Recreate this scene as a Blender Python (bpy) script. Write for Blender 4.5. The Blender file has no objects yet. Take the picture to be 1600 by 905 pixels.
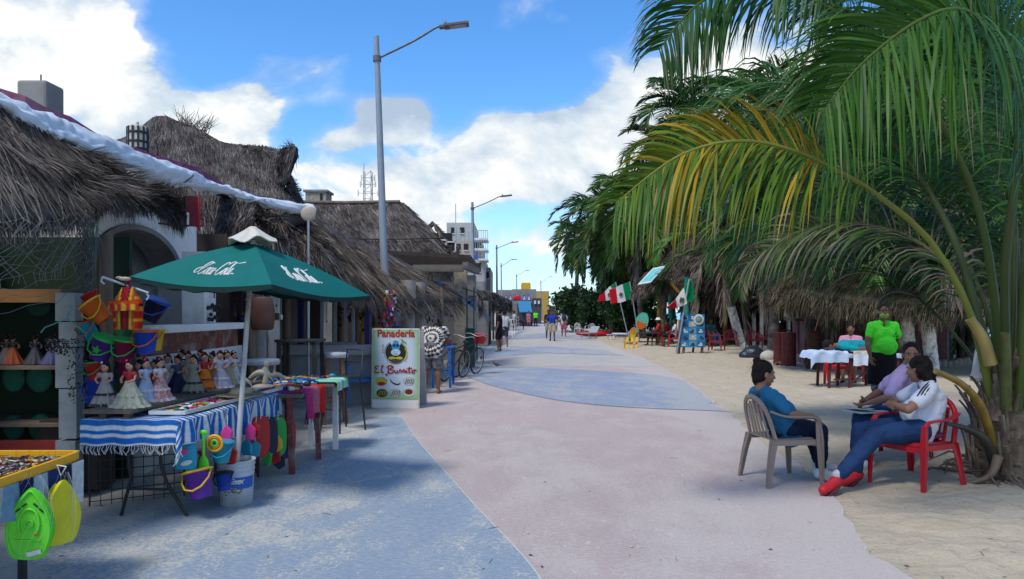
import bpy, bmesh, math, random
import numpy as np
from mathutils import Vector, Matrix, noise as mnoise
rnd = random.Random(7)
nrg = np.random.default_rng(11)
R = math.radians
PI = math.pi
scene = bpy.context.scene
COL = scene.collection
# ---- camera: real pixel geometry of the photograph (1600 px wide frame)
FPX, HX, HY, CH = 1150.0, 800.0, 487.0, 1.6
cam_d = bpy.data.cameras.new('camera'); cam = bpy.data.objects.new('camera', cam_d); COL.objects.link(cam)
cam_d.sensor_width = 36; cam_d.lens = 36*FPX/1600
cam_d.shift_y = (HY-452.5)/1600
cam_d.clip_start = .05; cam_d.clip_end = 9000
cam.location = (0, 0, CH); cam.rotation_euler = (R(90), 0, 0)
scene.camera = cam

def P(px, py, d):
    return Vector(((px-HX)*d/FPX, d, CH+(HY-py)*d/FPX))
def G(px, py, z=0.0):
    return P(px, py, (CH-z)*FPX/(py-HY))
def PX(px, d): return (px-HX)*d/FPX
def PZ(py, d): return CH+(HY-py)*d/FPX

# ---- node helpers
class NT:
    def __init__(s, tree): s.t = tree; s.n = tree.nodes; s.l = tree.links
    def new(s, typ, **kw):
        n = s.n.new(typ)
        for k, v in kw.items(): setattr(n, k, v)
        return n
    def link(s, a, b): s.l.new(a, b)
    def val(s, sock, v):
        if hasattr(v, 'is_output') or isinstance(v, bpy.types.NodeSocket): s.l.new(v, sock)
        else: sock.default_value = v
    def math(s, op, a, b=0.0, c=0.0, clamp=False):
        n = s.n.new('ShaderNodeMath'); n.operation = op; n.use_clamp = clamp
        s.val(n.inputs[0], a); s.val(n.inputs[1], b); s.val(n.inputs[2], c)
        return n.outputs[0]
    def mix(s, fac, a, b, mode='MIX'):
        n = s.n.new('ShaderNodeMix'); n.data_type = 'RGBA'; n.blend_type = mode
        s.val(n.inputs['Factor'], fac)
        for sk, v in ((n.inputs[6], a), (n.inputs[7], b)):
            if isinstance(v, (tuple, list)): v = tuple(v)+((1,) if len(v) == 3 else ())
            s.val(sk, v)
        return n.outputs[2]
    def noise(s, vec, scale, detail=4, rough=.55, dist=0.0):
        n = s.n.new('ShaderNodeTexNoise'); s.val(n.inputs['Vector'], vec)
        n.inputs['Scale'].default_value = scale; n.inputs['Detail'].default_value = detail
        n.inputs['Roughness'].default_value = rough; n.inputs['Distortion'].default_value = dist
        return n.outputs['Fac']
    def mapr(s, v, a, b, c=0.0, d=1.0, smooth=False):
        n = s.n.new('ShaderNodeMapRange'); n.interpolation_type = 'SMOOTHSTEP' if smooth else 'LINEAR'
        s.val(n.inputs[0], v); n.inputs[1].default_value = a; n.inputs[2].default_value = b
        n.inputs[3].default_value = c; n.inputs[4].default_value = d
        return n.outputs[0]
    def mapping(s, vec, scale=(1, 1, 1), loc=(0, 0, 0), rot=(0, 0, 0)):
        n = s.n.new('ShaderNodeMapping'); s.val(n.inputs[0], vec)
        n.inputs['Scale'].default_value = scale; n.inputs['Location'].default_value = loc; n.inputs['Rotation'].default_value = rot
        return n.outputs[0]
    def ramp(s, fac, stops):
        n = s.n.new('ShaderNodeValToRGB'); s.val(n.inputs[0], fac)
        cr = n.color_ramp
        while len(cr.elements) < len(stops): cr.elements.new(.5)
        for e, (p, c) in zip(cr.elements, stops):
            e.position = p; e.color = tuple(c)+((1,) if len(c) == 3 else ())
        return n.outputs[0]

# ---- world: Nishita sky with procedural clouds fixed to sky directions
SUN_EL, SUN_AZ = R(58), R(-140)     # azimuth measured from +Y (ahead) towards +X
world = bpy.data.worlds.new('World'); scene.world = world; world.use_nodes = True
w = NT(world.node_tree); w.n.clear()
out = w.new('ShaderNodeOutputWorld'); bg = w.new('ShaderNodeBackground'); bg.inputs['Strength'].default_value = .1
w.link(bg.outputs[0], out.inputs[0])
sky = w.new('ShaderNodeTexSky'); sky.sky_type = 'NISHITA'; sky.sun_disc = False
sky.sun_elevation = SUN_EL; sky.sun_rotation = SUN_AZ; sky.air_density = 1.0; sky.dust_density = .3; sky.ozone_density = 2.0
hs = w.new('ShaderNodeHueSaturation'); hs.inputs['Saturation'].default_value = 1.25; hs.inputs['Value'].default_value = 1.0
w.link(sky.outputs[0], hs.inputs['Color'])
skyc = w.mix(1.0, hs.outputs[0], (.80, 1.0, 1.16), 'MULTIPLY')
tc = w.new('ShaderNodeTexCoord'); sep = w.new('ShaderNodeSeparateXYZ'); w.link(tc.outputs['Generated'], sep.inputs[0])
X, Y, Z = sep.outputs
yy = w.math('MAXIMUM', w.math('ABSOLUTE', Y), .08)
U = w.math('DIVIDE', X, yy); V = w.math('DIVIDE', Z, yy)
cmb = w.new('ShaderNodeCombineXYZ'); w.link(U, cmb.inputs[0]); w.link(V, cmb.inputs[1]); w.link(w.math('GREATER_THAN', Y, 0), cmb.inputs[2])
UV = cmb.outputs[0]
def blob2(px, py, rx, ry):
    u0, v0 = (px-HX)/FPX, (HY-py)/FPX
    m = w.mapping(UV, scale=(FPX/rx, FPX/ry, 0), loc=(-u0*FPX/rx, -v0*FPX/ry, 0))
    n = w.new('ShaderNodeVectorMath', operation='LENGTH'); w.link(m, n.inputs[0])
    return w.mapr(n.outputs['Value'], .1, 1.45, 1, 0, smooth=True)
dens = None
for (px, py, rx, ry, wt) in [
        (60, 60, 170, 100, 1.05), (175, 90, 110, 75, .8), (30, 190, 240, 110, .8), (205, 175, 110, 60, .8), (375, 178, 80, 52, 1.3), (300, 230, 160, 90, .9),
        (440, 103, 110, 30, .5), (530, 100, 45, 30, .42), (505, 150, 70, 40, .38),
        (618, 175, 66, 42, 1.3), (515, 215, 60, 32, .85), (560, 300, 220, 70, .62), (470, 260, 60, 50, .3),
        (850, 205, 160, 42, 1.1), (990, 160, 120, 75, 1.25), (900, 260, 200, 60, 1.0), (1150, 120, 200, 110, .9), (720, 270, 100, 50, .8),
        (700, 350, 330, 60, .75), (930, 85, 50, 28, .40), (880, 30, 30, 16, .35), (780, 430, 300, 60, .55),
        (330, 25, 120, 45, -.7), (330, 110, 60, 50, -.55), (250, 105, 60, 30, .3), (470, 195, 75, 50, -.75), (420, 240, 50, 40, -.3), (590, 110, 100, 30, -.5), (700, 190, 40, 40, -.45), (690, 240, 60, 30, -.3), (760, 330, 200, 22, -.35), (600, 240, 200, 16, -.25), (110, -20, 300, 60, .3), (820, 120, 260, 50, -.7), (500, 40, 190, 45, -.5), (1000, 330, 120, 40, -.1)]:
    b = w.math('MULTIPLY', blob2(px, py, rx, ry), wt)
    dens = b if dens is None else w.math('ADD', dens, b)
mp = w.mapping(UV, scale=(1, 1.35, 1))
nz = w.noise(mp, 5.0, 9, .60, .25)
nz2 = w.noise(w.mapping(UV, scale=(1, 1.35, 1), loc=(.012, -.05, 0)), 5.0, 5, .55, .25)
dens = w.math('ADD', dens, w.math('MULTIPLY', w.math('SUBTRACT', nz, .5), 3.0))
behind = w.math('MULTIPLY', w.math('LESS_THAN', Y, 0.0), .28)
dens = w.math('ADD', dens, behind)
dens = w.math('ADD', dens, w.math('MULTIPLY', w.math('GREATER_THAN', Z, .62), .25))
alpha = w.math('MAXIMUM', w.mapr(dens, .38, .74, 0, 1, smooth=True), w.mapr(dens, .0, .9, 0, .55, smooth=True))
shade = w.math('ADD', w.math('MULTIPLY', w.math('SUBTRACT', nz, nz2), 3.4), w.mapr(dens, .4, 1.6, .40, .74))
big = w.noise(w.mapping(UV, scale=(.8, 1.7, 1), loc=(3.1, 1.7, 0)), 3.2, 3, .5)
shade = w.math('ADD', shade, w.math('MULTIPLY', w.math('SUBTRACT', big, .46), 1.4))
ccol = w.ramp(shade, [(0.0, (2.3, 2.9, 3.7)), (.38, (3.1, 3.7, 4.3)), (.74, (4.3, 4.6, 4.8)), (1.0, (5.3, 5.3, 5.25))])
horizon = w.mapr(V, 0.0, .16, .55, 0.0, smooth=True)
skyh = w.mix(horizon, skyc, (3.0, 4.3, 5.4))
fin = w.mix(alpha, skyh, ccol)
below = w.math('LESS_THAN', Z, -.01)
fin = w.mix(below, fin, (1.3, 1.3, 1.2))
w.link(fin, bg.inputs['Color'])

sun_d = bpy.data.lights.new('sun', 'SUN'); sun = bpy.data.objects.new('sun', sun_d); COL.objects.link(sun)
sun_d.energy = 1.5; sun_d.angle = R(13); sun_d.color = (1, .95, .88)
sdir = Vector((math.sin(SUN_AZ)*math.cos(SUN_EL), math.cos(SUN_AZ)*math.cos(SUN_EL), math.sin(SUN_EL)))
sun.rotation_euler = sdir.to_track_quat('Z', 'Y').to_euler()
scene.view_settings.view_transform = 'Standard'; scene.view_settings.look = 'None'
scene.view_settings.exposure = 1.0; scene.view_settings.gamma = 1.0
scene.render.engine = 'CYCLES'
scene.cycles.max_bounces = 5; scene.cycles.diffuse_bounces = 2; scene.cycles.glossy_bounces = 2; scene.cycles.transparent_max_bounces = 6
scene.cycles.use_adaptive_sampling = True; scene.cycles.adaptive_threshold = .02
scene.cycles.use_denoising = True
world.cycles.sampling_method = 'MANUAL'; world.cycles.sample_map_resolution = 1024

# ---- tagging
def tag(o, label=None, cat=None, group=None, kind=None):
    if label: o['label'] = label
    if cat: o['category'] = cat
    if group: o['group'] = group
    if kind: o['kind'] = kind
    return o
def thing(name, label, cat, loc=(0, 0, 0), rz=0.0, group=None):
    o = bpy.data.objects.new(name, None); COL.objects.link(o)
    o.empty_display_size = .1
    o.location = loc; o.rotation_euler = (0, 0, rz)
    return tag(o, label, cat, group)
def copy_tree(o, parent=None, depth=0):
    c = o.copy(); COL.objects.link(c)
    if parent is not None: c.parent = parent
    for ch in list(o.children): copy_tree(ch, c)
    return c

# ---- materials
MATS = {}
def mat(name, c1, c2=None, rough=.75, scale=8.0, bump=0.0, bscale=None, spec=.35, metal=0.0, coat=0.0, stretch=(1, 1, 1), dirt=None, trans=0.0, alpha=1.0, sss=0.0, coords='Object'):
    if name in MATS: return MATS[name]
    m = bpy.data.materials.new(name); m.use_nodes = True; t = NT(m.node_tree)
    b = t.n['Principled BSDF']; b.inputs['Roughness'].default_value = rough
    b.inputs['Specular IOR Level'].default_value = spec; b.inputs['Metallic'].default_value = metal
    b.inputs['Coat Weight'].default_value = coat
    if trans: b.inputs['Transmission Weight'].default_value = trans
    if alpha < 1: b.inputs['Alpha'].default_value = alpha
    tc = t.new('ShaderNodeTexCoord'); v = t.mapping(tc.outputs[coords], scale=stretch)
    if c2 is None: c2 = tuple(x*.78 for x in c1)
    n1 = t.noise(v, scale, 5, .6)
    c = t.mix(t.mapr(n1, .3, .7), c1, c2)
    if dirt:
        n2 = t.noise(v, scale*.35, 6, .7)
        c = t.mix(t.mapr(n2, .48, .68, 0, .8), c, dirt)
    t.link(c, b.inputs['Base Color'])
    t.val(b.inputs['Roughness'], t.mapr(n1, .2, .8, max(0, rough-.08), min(1, rough+.08)))
    if bump:
        n3 = t.noise(v, bscale or scale*3, 6, .65)
        bp = t.new('ShaderNodeBump'); bp.inputs['Strength'].default_value = bump; bp.inputs['Distance'].default_value = .02
        t.link(n3, bp.inputs['Height']); t.link(bp.outputs[0], b.inputs['Normal'])
    MATS[name] = m
    return m
def attr_mat(name, rough=.6, spec=.3, transl=0.0, noise_amt=.25, scale=6.0, stretch=(1, 1, 1), bump=0):
    """material whose own colour is stored per leaf / per straw in the attribute 'tint'"""
    if name in MATS: return MATS[name]
    m = bpy.data.materials.new(name); m.use_nodes = True; t = NT(m.node_tree)
    b = t.n['Principled BSDF']; b.inputs['Roughness'].default_value = rough; b.inputs['Specular IOR Level'].default_value = spec
    a = t.new('ShaderNodeAttribute', attribute_name='tint')
    tc = t.new('ShaderNodeTexCoord')
    n = t.noise(t.mapping(tc.outputs['Object'], scale=stretch), scale, 4, .6)
    k = t.mapr(n, .3, .7, 1-noise_amt, 1+noise_amt)
    cc = t.new('ShaderNodeCombineXYZ')
    for i in range(3): t.link(k, cc.inputs[i])
    c = t.mix(1.0, a.outputs['Color'], cc.outputs[0], 'MULTIPLY')
    t.link(c, b.inputs['Base Color'])
    if bump:
        bp = t.new('ShaderNodeBump'); bp.inputs['Strength'].default_value = bump; bp.inputs['Distance'].default_value = .02
        t.link(t.noise(tc.outputs['Object'], scale*4, 5, .6), bp.inputs['Height']); t.link(bp.outputs[0], b.inputs['Normal'])
    if transl:
        o = t.n['Material Output']; tr = t.new('ShaderNodeBsdfTranslucent'); t.link(c, tr.inputs['Color'])
        ms = t.new('ShaderNodeMixShader'); ms.inputs[0].default_value = transl
        t.link(b.outputs[0], ms.inputs[1]); t.link(tr.outputs[0], ms.inputs[2]); t.link(ms.outputs[0], o.inputs[0])
    MATS[name] = m
    return m
def sm(name, c, **k):
    return mat(name, c, **k)

# ---- mesh builder
class MB:
    def __init__(s):
        s.v = []; s.f = []; s.m = []; s.sm = []; s.mats = []; s.cur = 0; s.smooth = False; s.tint = None; s.tints = []
        s.M = Matrix.Identity(4)
    def mat(s, m):
        if m not in s.mats: s.mats.append(m)
        s.cur = s.mats.index(m); return s
    def add(s, vs, fs, smooth=None):
        o = len(s.v); M = s.M
        s.v.extend([tuple(M @ Vector(v)) for v in vs])
        s.f.extend([tuple(i+o for i in f) for f in fs])
        s.m.extend([s.cur]*len(fs)); s.sm.extend([s.smooth if smooth is None else smooth]*len(fs))
        return s
    def box(s, c, size, rot=None, taper=1.0):
        sx, sy, sz = (x/2 for x in size)
        q = Matrix.Identity(3) if rot is None else (Matrix.Rotation(rot, 3, 'Z') if isinstance(rot, (int, float)) else rot)
        vs = []
        for z in (-1, 1):
            k = taper if z > 0 else 1
            for x, y in ((-1, -1), (1, -1), (1, 1), (-1, 1)): vs.append(Vector(c)+q @ Vector((x*sx*k, y*sy*k, z*sz)))
        return s.add(vs, [(3, 2, 1, 0), (4, 5, 6, 7), (0, 1, 5, 4), (1, 2, 6, 5), (2, 3, 7, 6), (3, 0, 4, 7)], False)
    def bar(s, a, b, w_, h_=None, up=(0, 0, 1)):
        a, b = Vector(a), Vector(b); h_ = h_ or w_
        d = (b-a); L = d.length; d = d/L if L else Vector((0, 0, 1))
        u = Vector(up)
        if abs(d.dot(u)) > .98: u = Vector((1, 0, 0))
        x = d.cross(u).normalized(); y = x.cross(d)
        vs = [p+x*sx*w_/2+y*sy*h_/2 for p in (a, b) for sx, sy in ((-1, -1), (1, -1), (1, 1), (-1, 1))]
        return s.add(vs, [(3, 2, 1, 0), (4, 5, 6, 7), (0, 1, 5, 4), (1, 2, 6, 5), (2, 3, 7, 6), (3, 0, 4, 7)], False)
    def tube(s, pts, r, n=8, cap=True, smooth=True):
        pts = [Vector(p) for p in pts]; k = len(pts)
        rs = r if isinstance(r, (list, tuple)) else [r]*k
        vs = []; prev = None
        for i, p in enumerate(pts):
            d = (pts[min(i+1, k-1)]-pts[max(i-1, 0)])
            d = d.normalized() if d.length > 1e-9 else Vector((0, 0, 1))
            if prev is None:
                u = Vector((0, 0, 1)) if abs(d.z) < .9 else Vector((1, 0, 0))
                x = d.cross(u).normalized()
            else:
                x = (prev-d*prev.dot(d)).normalized()
            prev = x; y = d.cross(x)
            for j in range(n):
                a = 2*PI*j/n; vs.append(p+(x*math.cos(a)+y*math.sin(a))*rs[i])
        fs = [(i*n+j, i*n+(j+1) % n, (i+1)*n+(j+1) % n, (i+1)*n+j) for i in range(k-1) for j in range(n)]
        s.add(vs, fs, smooth)
        if cap: s.add(vs[:n], [tuple(range(n-1, -1, -1))], False); s.add(vs[-n:], [tuple(range(n))], False)
        return s
    def lathe(s, prof, c=(0, 0, 0), n=16, smooth=True, sx=1, sy=1):
        c = Vector(c); k = len(prof)
        vs = [c+Vector((r*math.cos(2*PI*j/n)*sx, r*math.sin(2*PI*j/n)*sy, z)) for r, z in prof for j in range(n)]
        fs = [(i*n+j, i*n+(j+1) % n, (i+1)*n+(j+1) % n, (i+1)*n+j) for i in range(k-1) for j in range(n)]
        s.add(vs, fs, smooth)
        if prof[0][0] > 1e-4: s.add(vs[:n], [tuple(range(n-1, -1, -1))], False)
        if prof[-1][0] > 1e-4: s.add(vs[-n:], [tuple(range(n))], False)
        return s
    def ell(s, c, r, n=12, m=8, rot=None):
        c = Vector(c); r = (r, r, r) if isinstance(r, (int, float)) else r
        q = rot or Matrix.Identity(3)
        vs = [c+q @ Vector((0, 0, -r[2]))]
        for i in range(1, m):
            t = -PI/2+PI*i/m
            for j in range(n):
                a = 2*PI*j/n; vs.append(c+q @ Vector((r[0]*math.cos(t)*math.cos(a), r[1]*math.cos(t)*math.sin(a), r[2]*math.sin(t))))
        vs.append(c+q @ Vector((0, 0, r[2])))
        T = len(vs)-1
        fs = [(0, 1+(j+1) % n, 1+j) for j in range(n)]
        for i in range(m-2):
            for j in range(n): fs.append((1+i*n+j, 1+i*n+(j+1) % n, 1+(i+1)*n+(j+1) % n, 1+(i+1)*n+j))
        fs += [(T, 1+(m-2)*n+j, 1+(m-2)*n+(j+1) % n) for j in range(n)]
        return s.add(vs, fs, True)
    def grid(s, fn, nu, nv, smooth=True, closed_u=False):
        vs = [fn(i/nu, j/nv) for j in range(nv+1) for i in range(nu+1)]
        fs = [(j*(nu+1)+i, j*(nu+1)+i+1, (j+1)*(nu+1)+i+1, (j+1)*(nu+1)+i) for j in range(nv) for i in range(nu)]
        return s.add(vs, fs, smooth)
    def sheet(s, fn, nu, nv, th=.006):
        """cloth-like grid with a real thickness"""
        s.grid(fn, nu, nv)
        top = [Vector(fn(i/nu, j/nv)) for j in range(nv+1) for i in range(nu+1)]
        nrm = []
        for j in range(nv+1):
            for i in range(nu+1):
                a = top[j*(nu+1)+min(i+1, nu)]-top[j*(nu+1)+max(i-1, 0)]; b = top[min(j+1, nv)*(nu+1)+i]-top[max(j-1, 0)*(nu+1)+i]
                nn = a.cross(b); nrm.append(nn.normalized() if nn.length > 1e-12 else Vector((0, 0, 1)))
        bot = [p-n*th for p, n in zip(top, nrm)]
        W = nu+1
        s.add(bot, [(j*W+i, (j+1)*W+i, (j+1)*W+i+1, j*W+i+1) for j in range(nv) for i in range(nu)], True)
        edge = [i for i in range(W)]+[j*W+nu for j in range(1, nv+1)]+[nv*W+i for i in range(nu-1, -1, -1)]+[j*W for j in range(nv-1, 0, -1)]
        k = len(edge)
        s.add([top[e] for e in edge]+[bot[e] for e in edge], [(i, k+i, k+(i+1) % k, (i+1) % k) for i in range(k)], False)
        return s
    def poly(s, pts, th=0.0, n=None):
        """flat polygon with thickness along its normal"""
        pts = [Vector(p) for p in pts]; k = len(pts)
        if n is None:
            n = Vector((0, 0, 0))
            for i in range(k): n += pts[i].cross(pts[(i+1) % k])
            n.normalize()
        if th:
            q = [p-Vector(n)*th for p in pts]
            return s.add(pts+q, [tuple(range(k)), tuple(range(2*k-1, k-1, -1))]+[(i, k+i, k+(i+1) % k, (i+1) % k) for i in range(k)], False)
        return s.add(pts, [tuple(range(k))], False)
    def build(s, name, parent=None, m=None, bevel=0.0, label=None):
        me = bpy.data.meshes.new(name)
        me.from_pydata(s.v, [], s.f)
        if m is not None and not s.mats: me.materials.append(m)
        for x in s.mats: me.materials.append(x)
        if s.mats: me.polygons.foreach_set('material_index', s.m)
        me.polygons.foreach_set('use_smooth', s.sm)
        me.update()
        o = bpy.data.objects.new(name, me); COL.objects.link(o)
        if parent is not None: o.parent = parent
        if bevel:
            b = o.modifiers.new('bevel', 'BEVEL'); b.width = bevel; b.segments = 2; b.limit_method = 'ANGLE'; b.angle_limit = R(40)
        if label: o['label'] = label
        return o
def np_obj(name, verts, faces_quads, tints, m, parent=None, tris=None):
    """fast mesh from numpy: verts (N,3), quads (M,4), tint per vertex (N,3)"""
    me = bpy.data.meshes.new(name)
    q = np.asarray(faces_quads, dtype=np.int32)
    me.vertices.add(len(verts)); me.vertices.foreach_set('co', np.asarray(verts, dtype=np.float32).ravel())
    nl = q.size; me.loops.add(nl); me.polygons.add(len(q))
    me.loops.foreach_set('vertex_index', q.ravel())
    me.polygons.foreach_set('loop_start', np.arange(0, nl, q.shape[1], dtype=np.int32))
    me.polygons.foreach_set('loop_total', np.full(len(q), q.shape[1], dtype=np.int32))
    me.update(calc_edges=True)
    if tints is not None:
        a = me.color_attributes.new('tint', 'FLOAT_COLOR', 'POINT')
        c = np.ones((len(verts), 4), dtype=np.float32); c[:, :3] = tints
        a.data.foreach_set('color', c.ravel())
    me.materials.append(m)
    me.validate()
    o = bpy.data.objects.new(name, me); COL.objects.link(o)
    if parent is not None: o.parent = parent
    return o
def set_tint(o, fn):
    me = o.data; a = me.color_attributes.new('tint', 'FLOAT_COLOR', 'POINT')
    c = np.ones((len(me.vertices), 4), dtype=np.float32)
    for i, v in enumerate(me.vertices): c[i, :3] = fn(v.co)
    a.data.foreach_set('color', c.ravel())
def text_mesh(txt, size, m, parent, loc, rot, name='lettering', shear=0.0, extrude=.002, font_scale=(1, 1), bold=0.0):
    c = bpy.data.curves.new(name, 'FONT'); c.body = txt; c.size = size; c.align_x = 'CENTER'; c.align_y = 'CENTER'
    c.extrude = extrude; c.shear = shear; c.offset = bold; c.resolution_u = 4
    tmp = bpy.data.objects.new(name, c); me = bpy.data.meshes.new_from_object(tmp)
    bpy.data.objects.remove(tmp); o = bpy.data.objects.new(name, me); COL.objects.link(o)
    o.data.materials.clear(); o.data.materials.append(m); o.parent = parent; o.location = loc
    if isinstance(rot, Matrix): o.rotation_euler = rot.to_euler()
    else: o.rotation_euler = rot
    o.scale = (font_scale[0], font_scale[1], 1)
    return o
# ================= SETTING: ground, promenade, sand, sea =================
def ground_mat(name, cols, dust, kind):
    m = bpy.data.materials.new(name); m.use_nodes = True; t = NT(m.node_tree)
    b = t.n['Principled BSDF']; b.inputs['Roughness'].default_value = .9; b.inputs['Specular IOR Level'].default_value = .2
    tc = t.new('ShaderNodeTexCoord'); v = tc.outputs['Object']
    st = t.mapping(v, scale=(1.0, .55, 1))
    big = t.noise(st, .35, 4, .6); mid = t.noise(st, 2.2, 6, .62, .3); fine = t.noise(v, 26, 5, .7); grain = t.noise(v, 240, 3, .7)
    c = t.mix(t.mapr(big, .32, .68), cols[0], cols[1])
    c = t.mix(t.mapr(mid, .35, .72, 0, .7), c, cols[2])
    if kind == 'paving':
        # thin blown sand lying in patches
        patch = t.math('ADD', t.math('MULTIPLY', mid, .55), t.math('MULTIPLY', fine, .50))
        patch = t.math('ADD', t.math('MULTIPLY', t.math('SUBTRACT', t.noise(t.mapping(v, scale=(1, .5, 1)), 60, 5, .75), .5), .45), patch); patch = t.math('ADD', patch, t.math('MULTIPLY', t.math('SUBTRACT', big, .5), dust[1]))
        at = t.new('ShaderNodeAttribute', attribute_name='tint'); patch = t.math('ADD', patch, t.math('MULTIPLY', at.outputs['Fac'], .42))
        c = t.mix(t.mapr(patch, .52, .63, 0, dust[2], smooth=True), c, dust[0])
        chips = t.noise(t.mapping(v, loc=(5, 3, 0), scale=(1, .35, 1)), 11, 3, .8)
        c = t.mix(t.mapr(chips, .64, .68, 0, .7), c, (.62, .60, .57))
        dark = t.noise(t.mapping(v, loc=(15, 3, 0)), 60, 2, .8)
        c = t.mix(t.mapr(dark, .70, .74, 0, .5), c, (.12, .12, .13))
        c = t.mix(t.mapr(grain, .35, .65, 0, .30), c, (.20, .19, .19)); streak = t.noise(t.mapping(v, scale=(.5, 2.2, 1), loc=(9, 4, 0)), 34, 5, .8); c = t.mix(t.mapr(streak, .46, .70, 0, .55), c, (.60, .56, .52)); c = t.mix(t.mapr(streak, .30, .46, .28, 0), c, (.22, .19, .20))
        h = t.math('ADD', t.math('MULTIPLY', fine, .7), t.math('MULTIPLY', grain, .3)); dist = .018; stg = .8
    else:
        c = t.mix(t.mapr(fine, .35, .75, 0, .5), c, dust[0])
        deb = t.noise(t.mapping(v, scale=(1, 2.6, 1), rot=(0, 0, .5)), 18, 4, .75)
        c = t.mix(t.mapr(deb, .62, .68, 0, .65), c, (.16, .11, .07))
        c = t.mix(t.mapr(grain, .3, .7, 0, .25), c, (.30, .24, .17))
        vor = t.new('ShaderNodeTexVoronoi'); t.link(t.mapping(v, scale=(1, 1.2, 1)), vor.inputs['Vector']); vor.inputs['Scale'].default_value = 7
        h = t.math('ADD', t.math('MULTIPLY', vor.outputs['Distance'], .5), t.math('ADD', t.math('MULTIPLY', mid, .8), t.math('MULTIPLY', fine, .6))); dist = .05; stg = .9
    bp = t.new('ShaderNodeBump'); bp.inputs['Strength'].default_value = min(1, stg*1.1); bp.inputs['Distance'].default_value = dist
    t.link(h, bp.inputs['Height']); t.link(bp.outputs[0], b.inputs['Normal']); t.link(c, b.inputs['Base Color'])
    return m
M_pink = ground_mat('pink_concrete', ((.50, .375, .345), (.42, .355, .345), (.53, .435, .40)), ((.58, .51, .465), .9, .62), 'paving')
M_blue = ground_mat('blue_concrete', ((.20, .30, .41), (.24, .33, .42), (.29, .36, .42)), ((.54, .53, .46), 1.1, .95), 'paving')
M_blue2 = ground_mat('blue_concrete_worn', ((.20, .275, .41), (.235, .30, .415), (.30, .34, .40)), ((.48, .47, .43), .6, .55), 'paving')
M_pale = ground_mat('pale_concrete', ((.46, .43, .40), (.39, .39, .40), (.48, .44, .40)), ((.55, .51, .46), .8, .6), 'paving')
M_sand = ground_mat('beach_sand', ((.51, .425, .305), (.56, .475, .35), (.43, .355, .25)), ((.62, .54, .425),), 'sand')
M_sand2 = ground_mat('dusty_sand', ((.40, .385, .35), (.46, .44, .40), (.34, .33, .31)), ((.52, .50, .46),), 'sand')

# ground sheet to the horizon, falling away under the sea on the right
def gfn(xs, ys, zf, name, m, nz=0.0):
    V = []; 
    for y in ys:
        for x in xs: V.append((x, y, zf(x, y)))
    n = len(xs)
    q = [(j*n+i, j*n+i+1, (j+1)*n+i+1, (j+1)*n+i) for j in range(len(ys)-1) for i in range(n-1)]
    o = np_obj(name, np.array(V), np.array(q), None, m)
    o.data.polygons.foreach_set('use_smooth', [True]*len(q))
    return tag(o, kind='structure')
shore = lambda y: 30+.05*y
gfn([-4000, -400, -60, -20, -8, 0, 8, 16, 24, 28, 34, 60, 400, 4000], [-60, -10, 0, 20, 60, 120, 400, 4000],
    lambda x, y: -.05 if x < 24 else (-.45 if x < 30 else -4.0), 'ground', M_sand)
# paving: edges traced on the ground
RE = [(1520, 1010), (1410, 905), (1352, 850), (1315, 790), (1262, 735), (1190, 690), (1150, 655), (1118, 628), (1068, 592), (1010, 562), (960, 543), (935, 532), (912, 520), (898, 510), (880, 500)]
LE = [(-900, 1010), (-300, 905), (60, 815), (250, 770), (400, 735), (478, 690), (520, 668), (578, 641), (640, 625), (690, 603), (722, 580), (752, 556), (764, 540), (775, 528), (790, 515), (800, 500)]
def ground_line(px, z=0.0):
    return [G(a, b, z) for a, b in px]
def smooth_line(pts, k=6):
    out_ = []
    for i in range(len(pts)-1):
        p0 = pts[max(i-1, 0)]; p1 = pts[i]; p2 = pts[i+1]; p3 = pts[min(i+2, len(pts)-1)]
        for j in range(k):
            t = j/k
            out_.append(.5*((2*p1)+(p2-p0)*t+(2*p0-5*p1+4*p2-p3)*t*t+(3*p1-p0-3*p2+p3)*t**3))
    out_.append(pts[-1]); return out_
def xat(line, y):
    for a, b in zip(line[:-1], line[1:]):
        lo, hi = (a, b) if a.y < b.y else (b, a)
        if lo.y <= y <= hi.y:
            t = (y-lo.y)/max(hi.y-lo.y, 1e-6); return lo.x+(hi.x-lo.x)*t
    return line[0].x if y < line[0].y else line[-1].x
rline = smooth_line(ground_line(RE)); lline = ground_line(LE)
def wob(y, s): return .10*mnoise.noise(Vector((s, y*1.7, 0)))+.07*mnoise.noise(Vector((s, y*5, 3)))+.03*mnoise.noise(Vector((s, y*15, 9)))
ys = [2.2*(1.035**i) for i in range(125)]
def strip(xl, xr, ys, z, name, m, nx=36, el=1, er=1):
    V = []; q = []; D = []
    for y in ys:
        a, b = xl(y), xr(y)
        for i in range(nx+1):
            x = a+(b-a)*i/nx; V.append((x, y, z)); D.append(max(el*math.exp(-(x-XL(y))/.35), er*math.exp(-(XR(y)-x)/.5)))
    n = nx+1
    for j in range(len(ys)-1):
        for i in range(nx): q.append((j*n+i, j*n+i+1, (j+1)*n+i+1, (j+1)*n+i))
    D = np.array(D)[:, None]*np.ones((1, 3)); return tag(np_obj(name, np.array(V), np.array(q), D, m), kind='structure')
XR = lambda y: xat(rline, y)+wob(y, 1)
XL = lambda y: xat(lline, y)+wob(y, 7)
strip(XL, XR, ys, 0.0, 'promenade', M_pink)
# blue area of the foreground, left of the curved joint
J1 = smooth_line(ground_line([(905, 1010), (845, 905), (800, 850), (745, 793), (700, 742), (660, 697), (640, 670), (622, 641)]))
yj = [y for y in ys if y < J1[-1].y]+[J1[-1].y]
strip(lambda y: XL(y)+.02, lambda y: max(xat(J1, y), XL(y)+.03), yj, .004, 'blue_paving', M_blue, 30)
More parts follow.
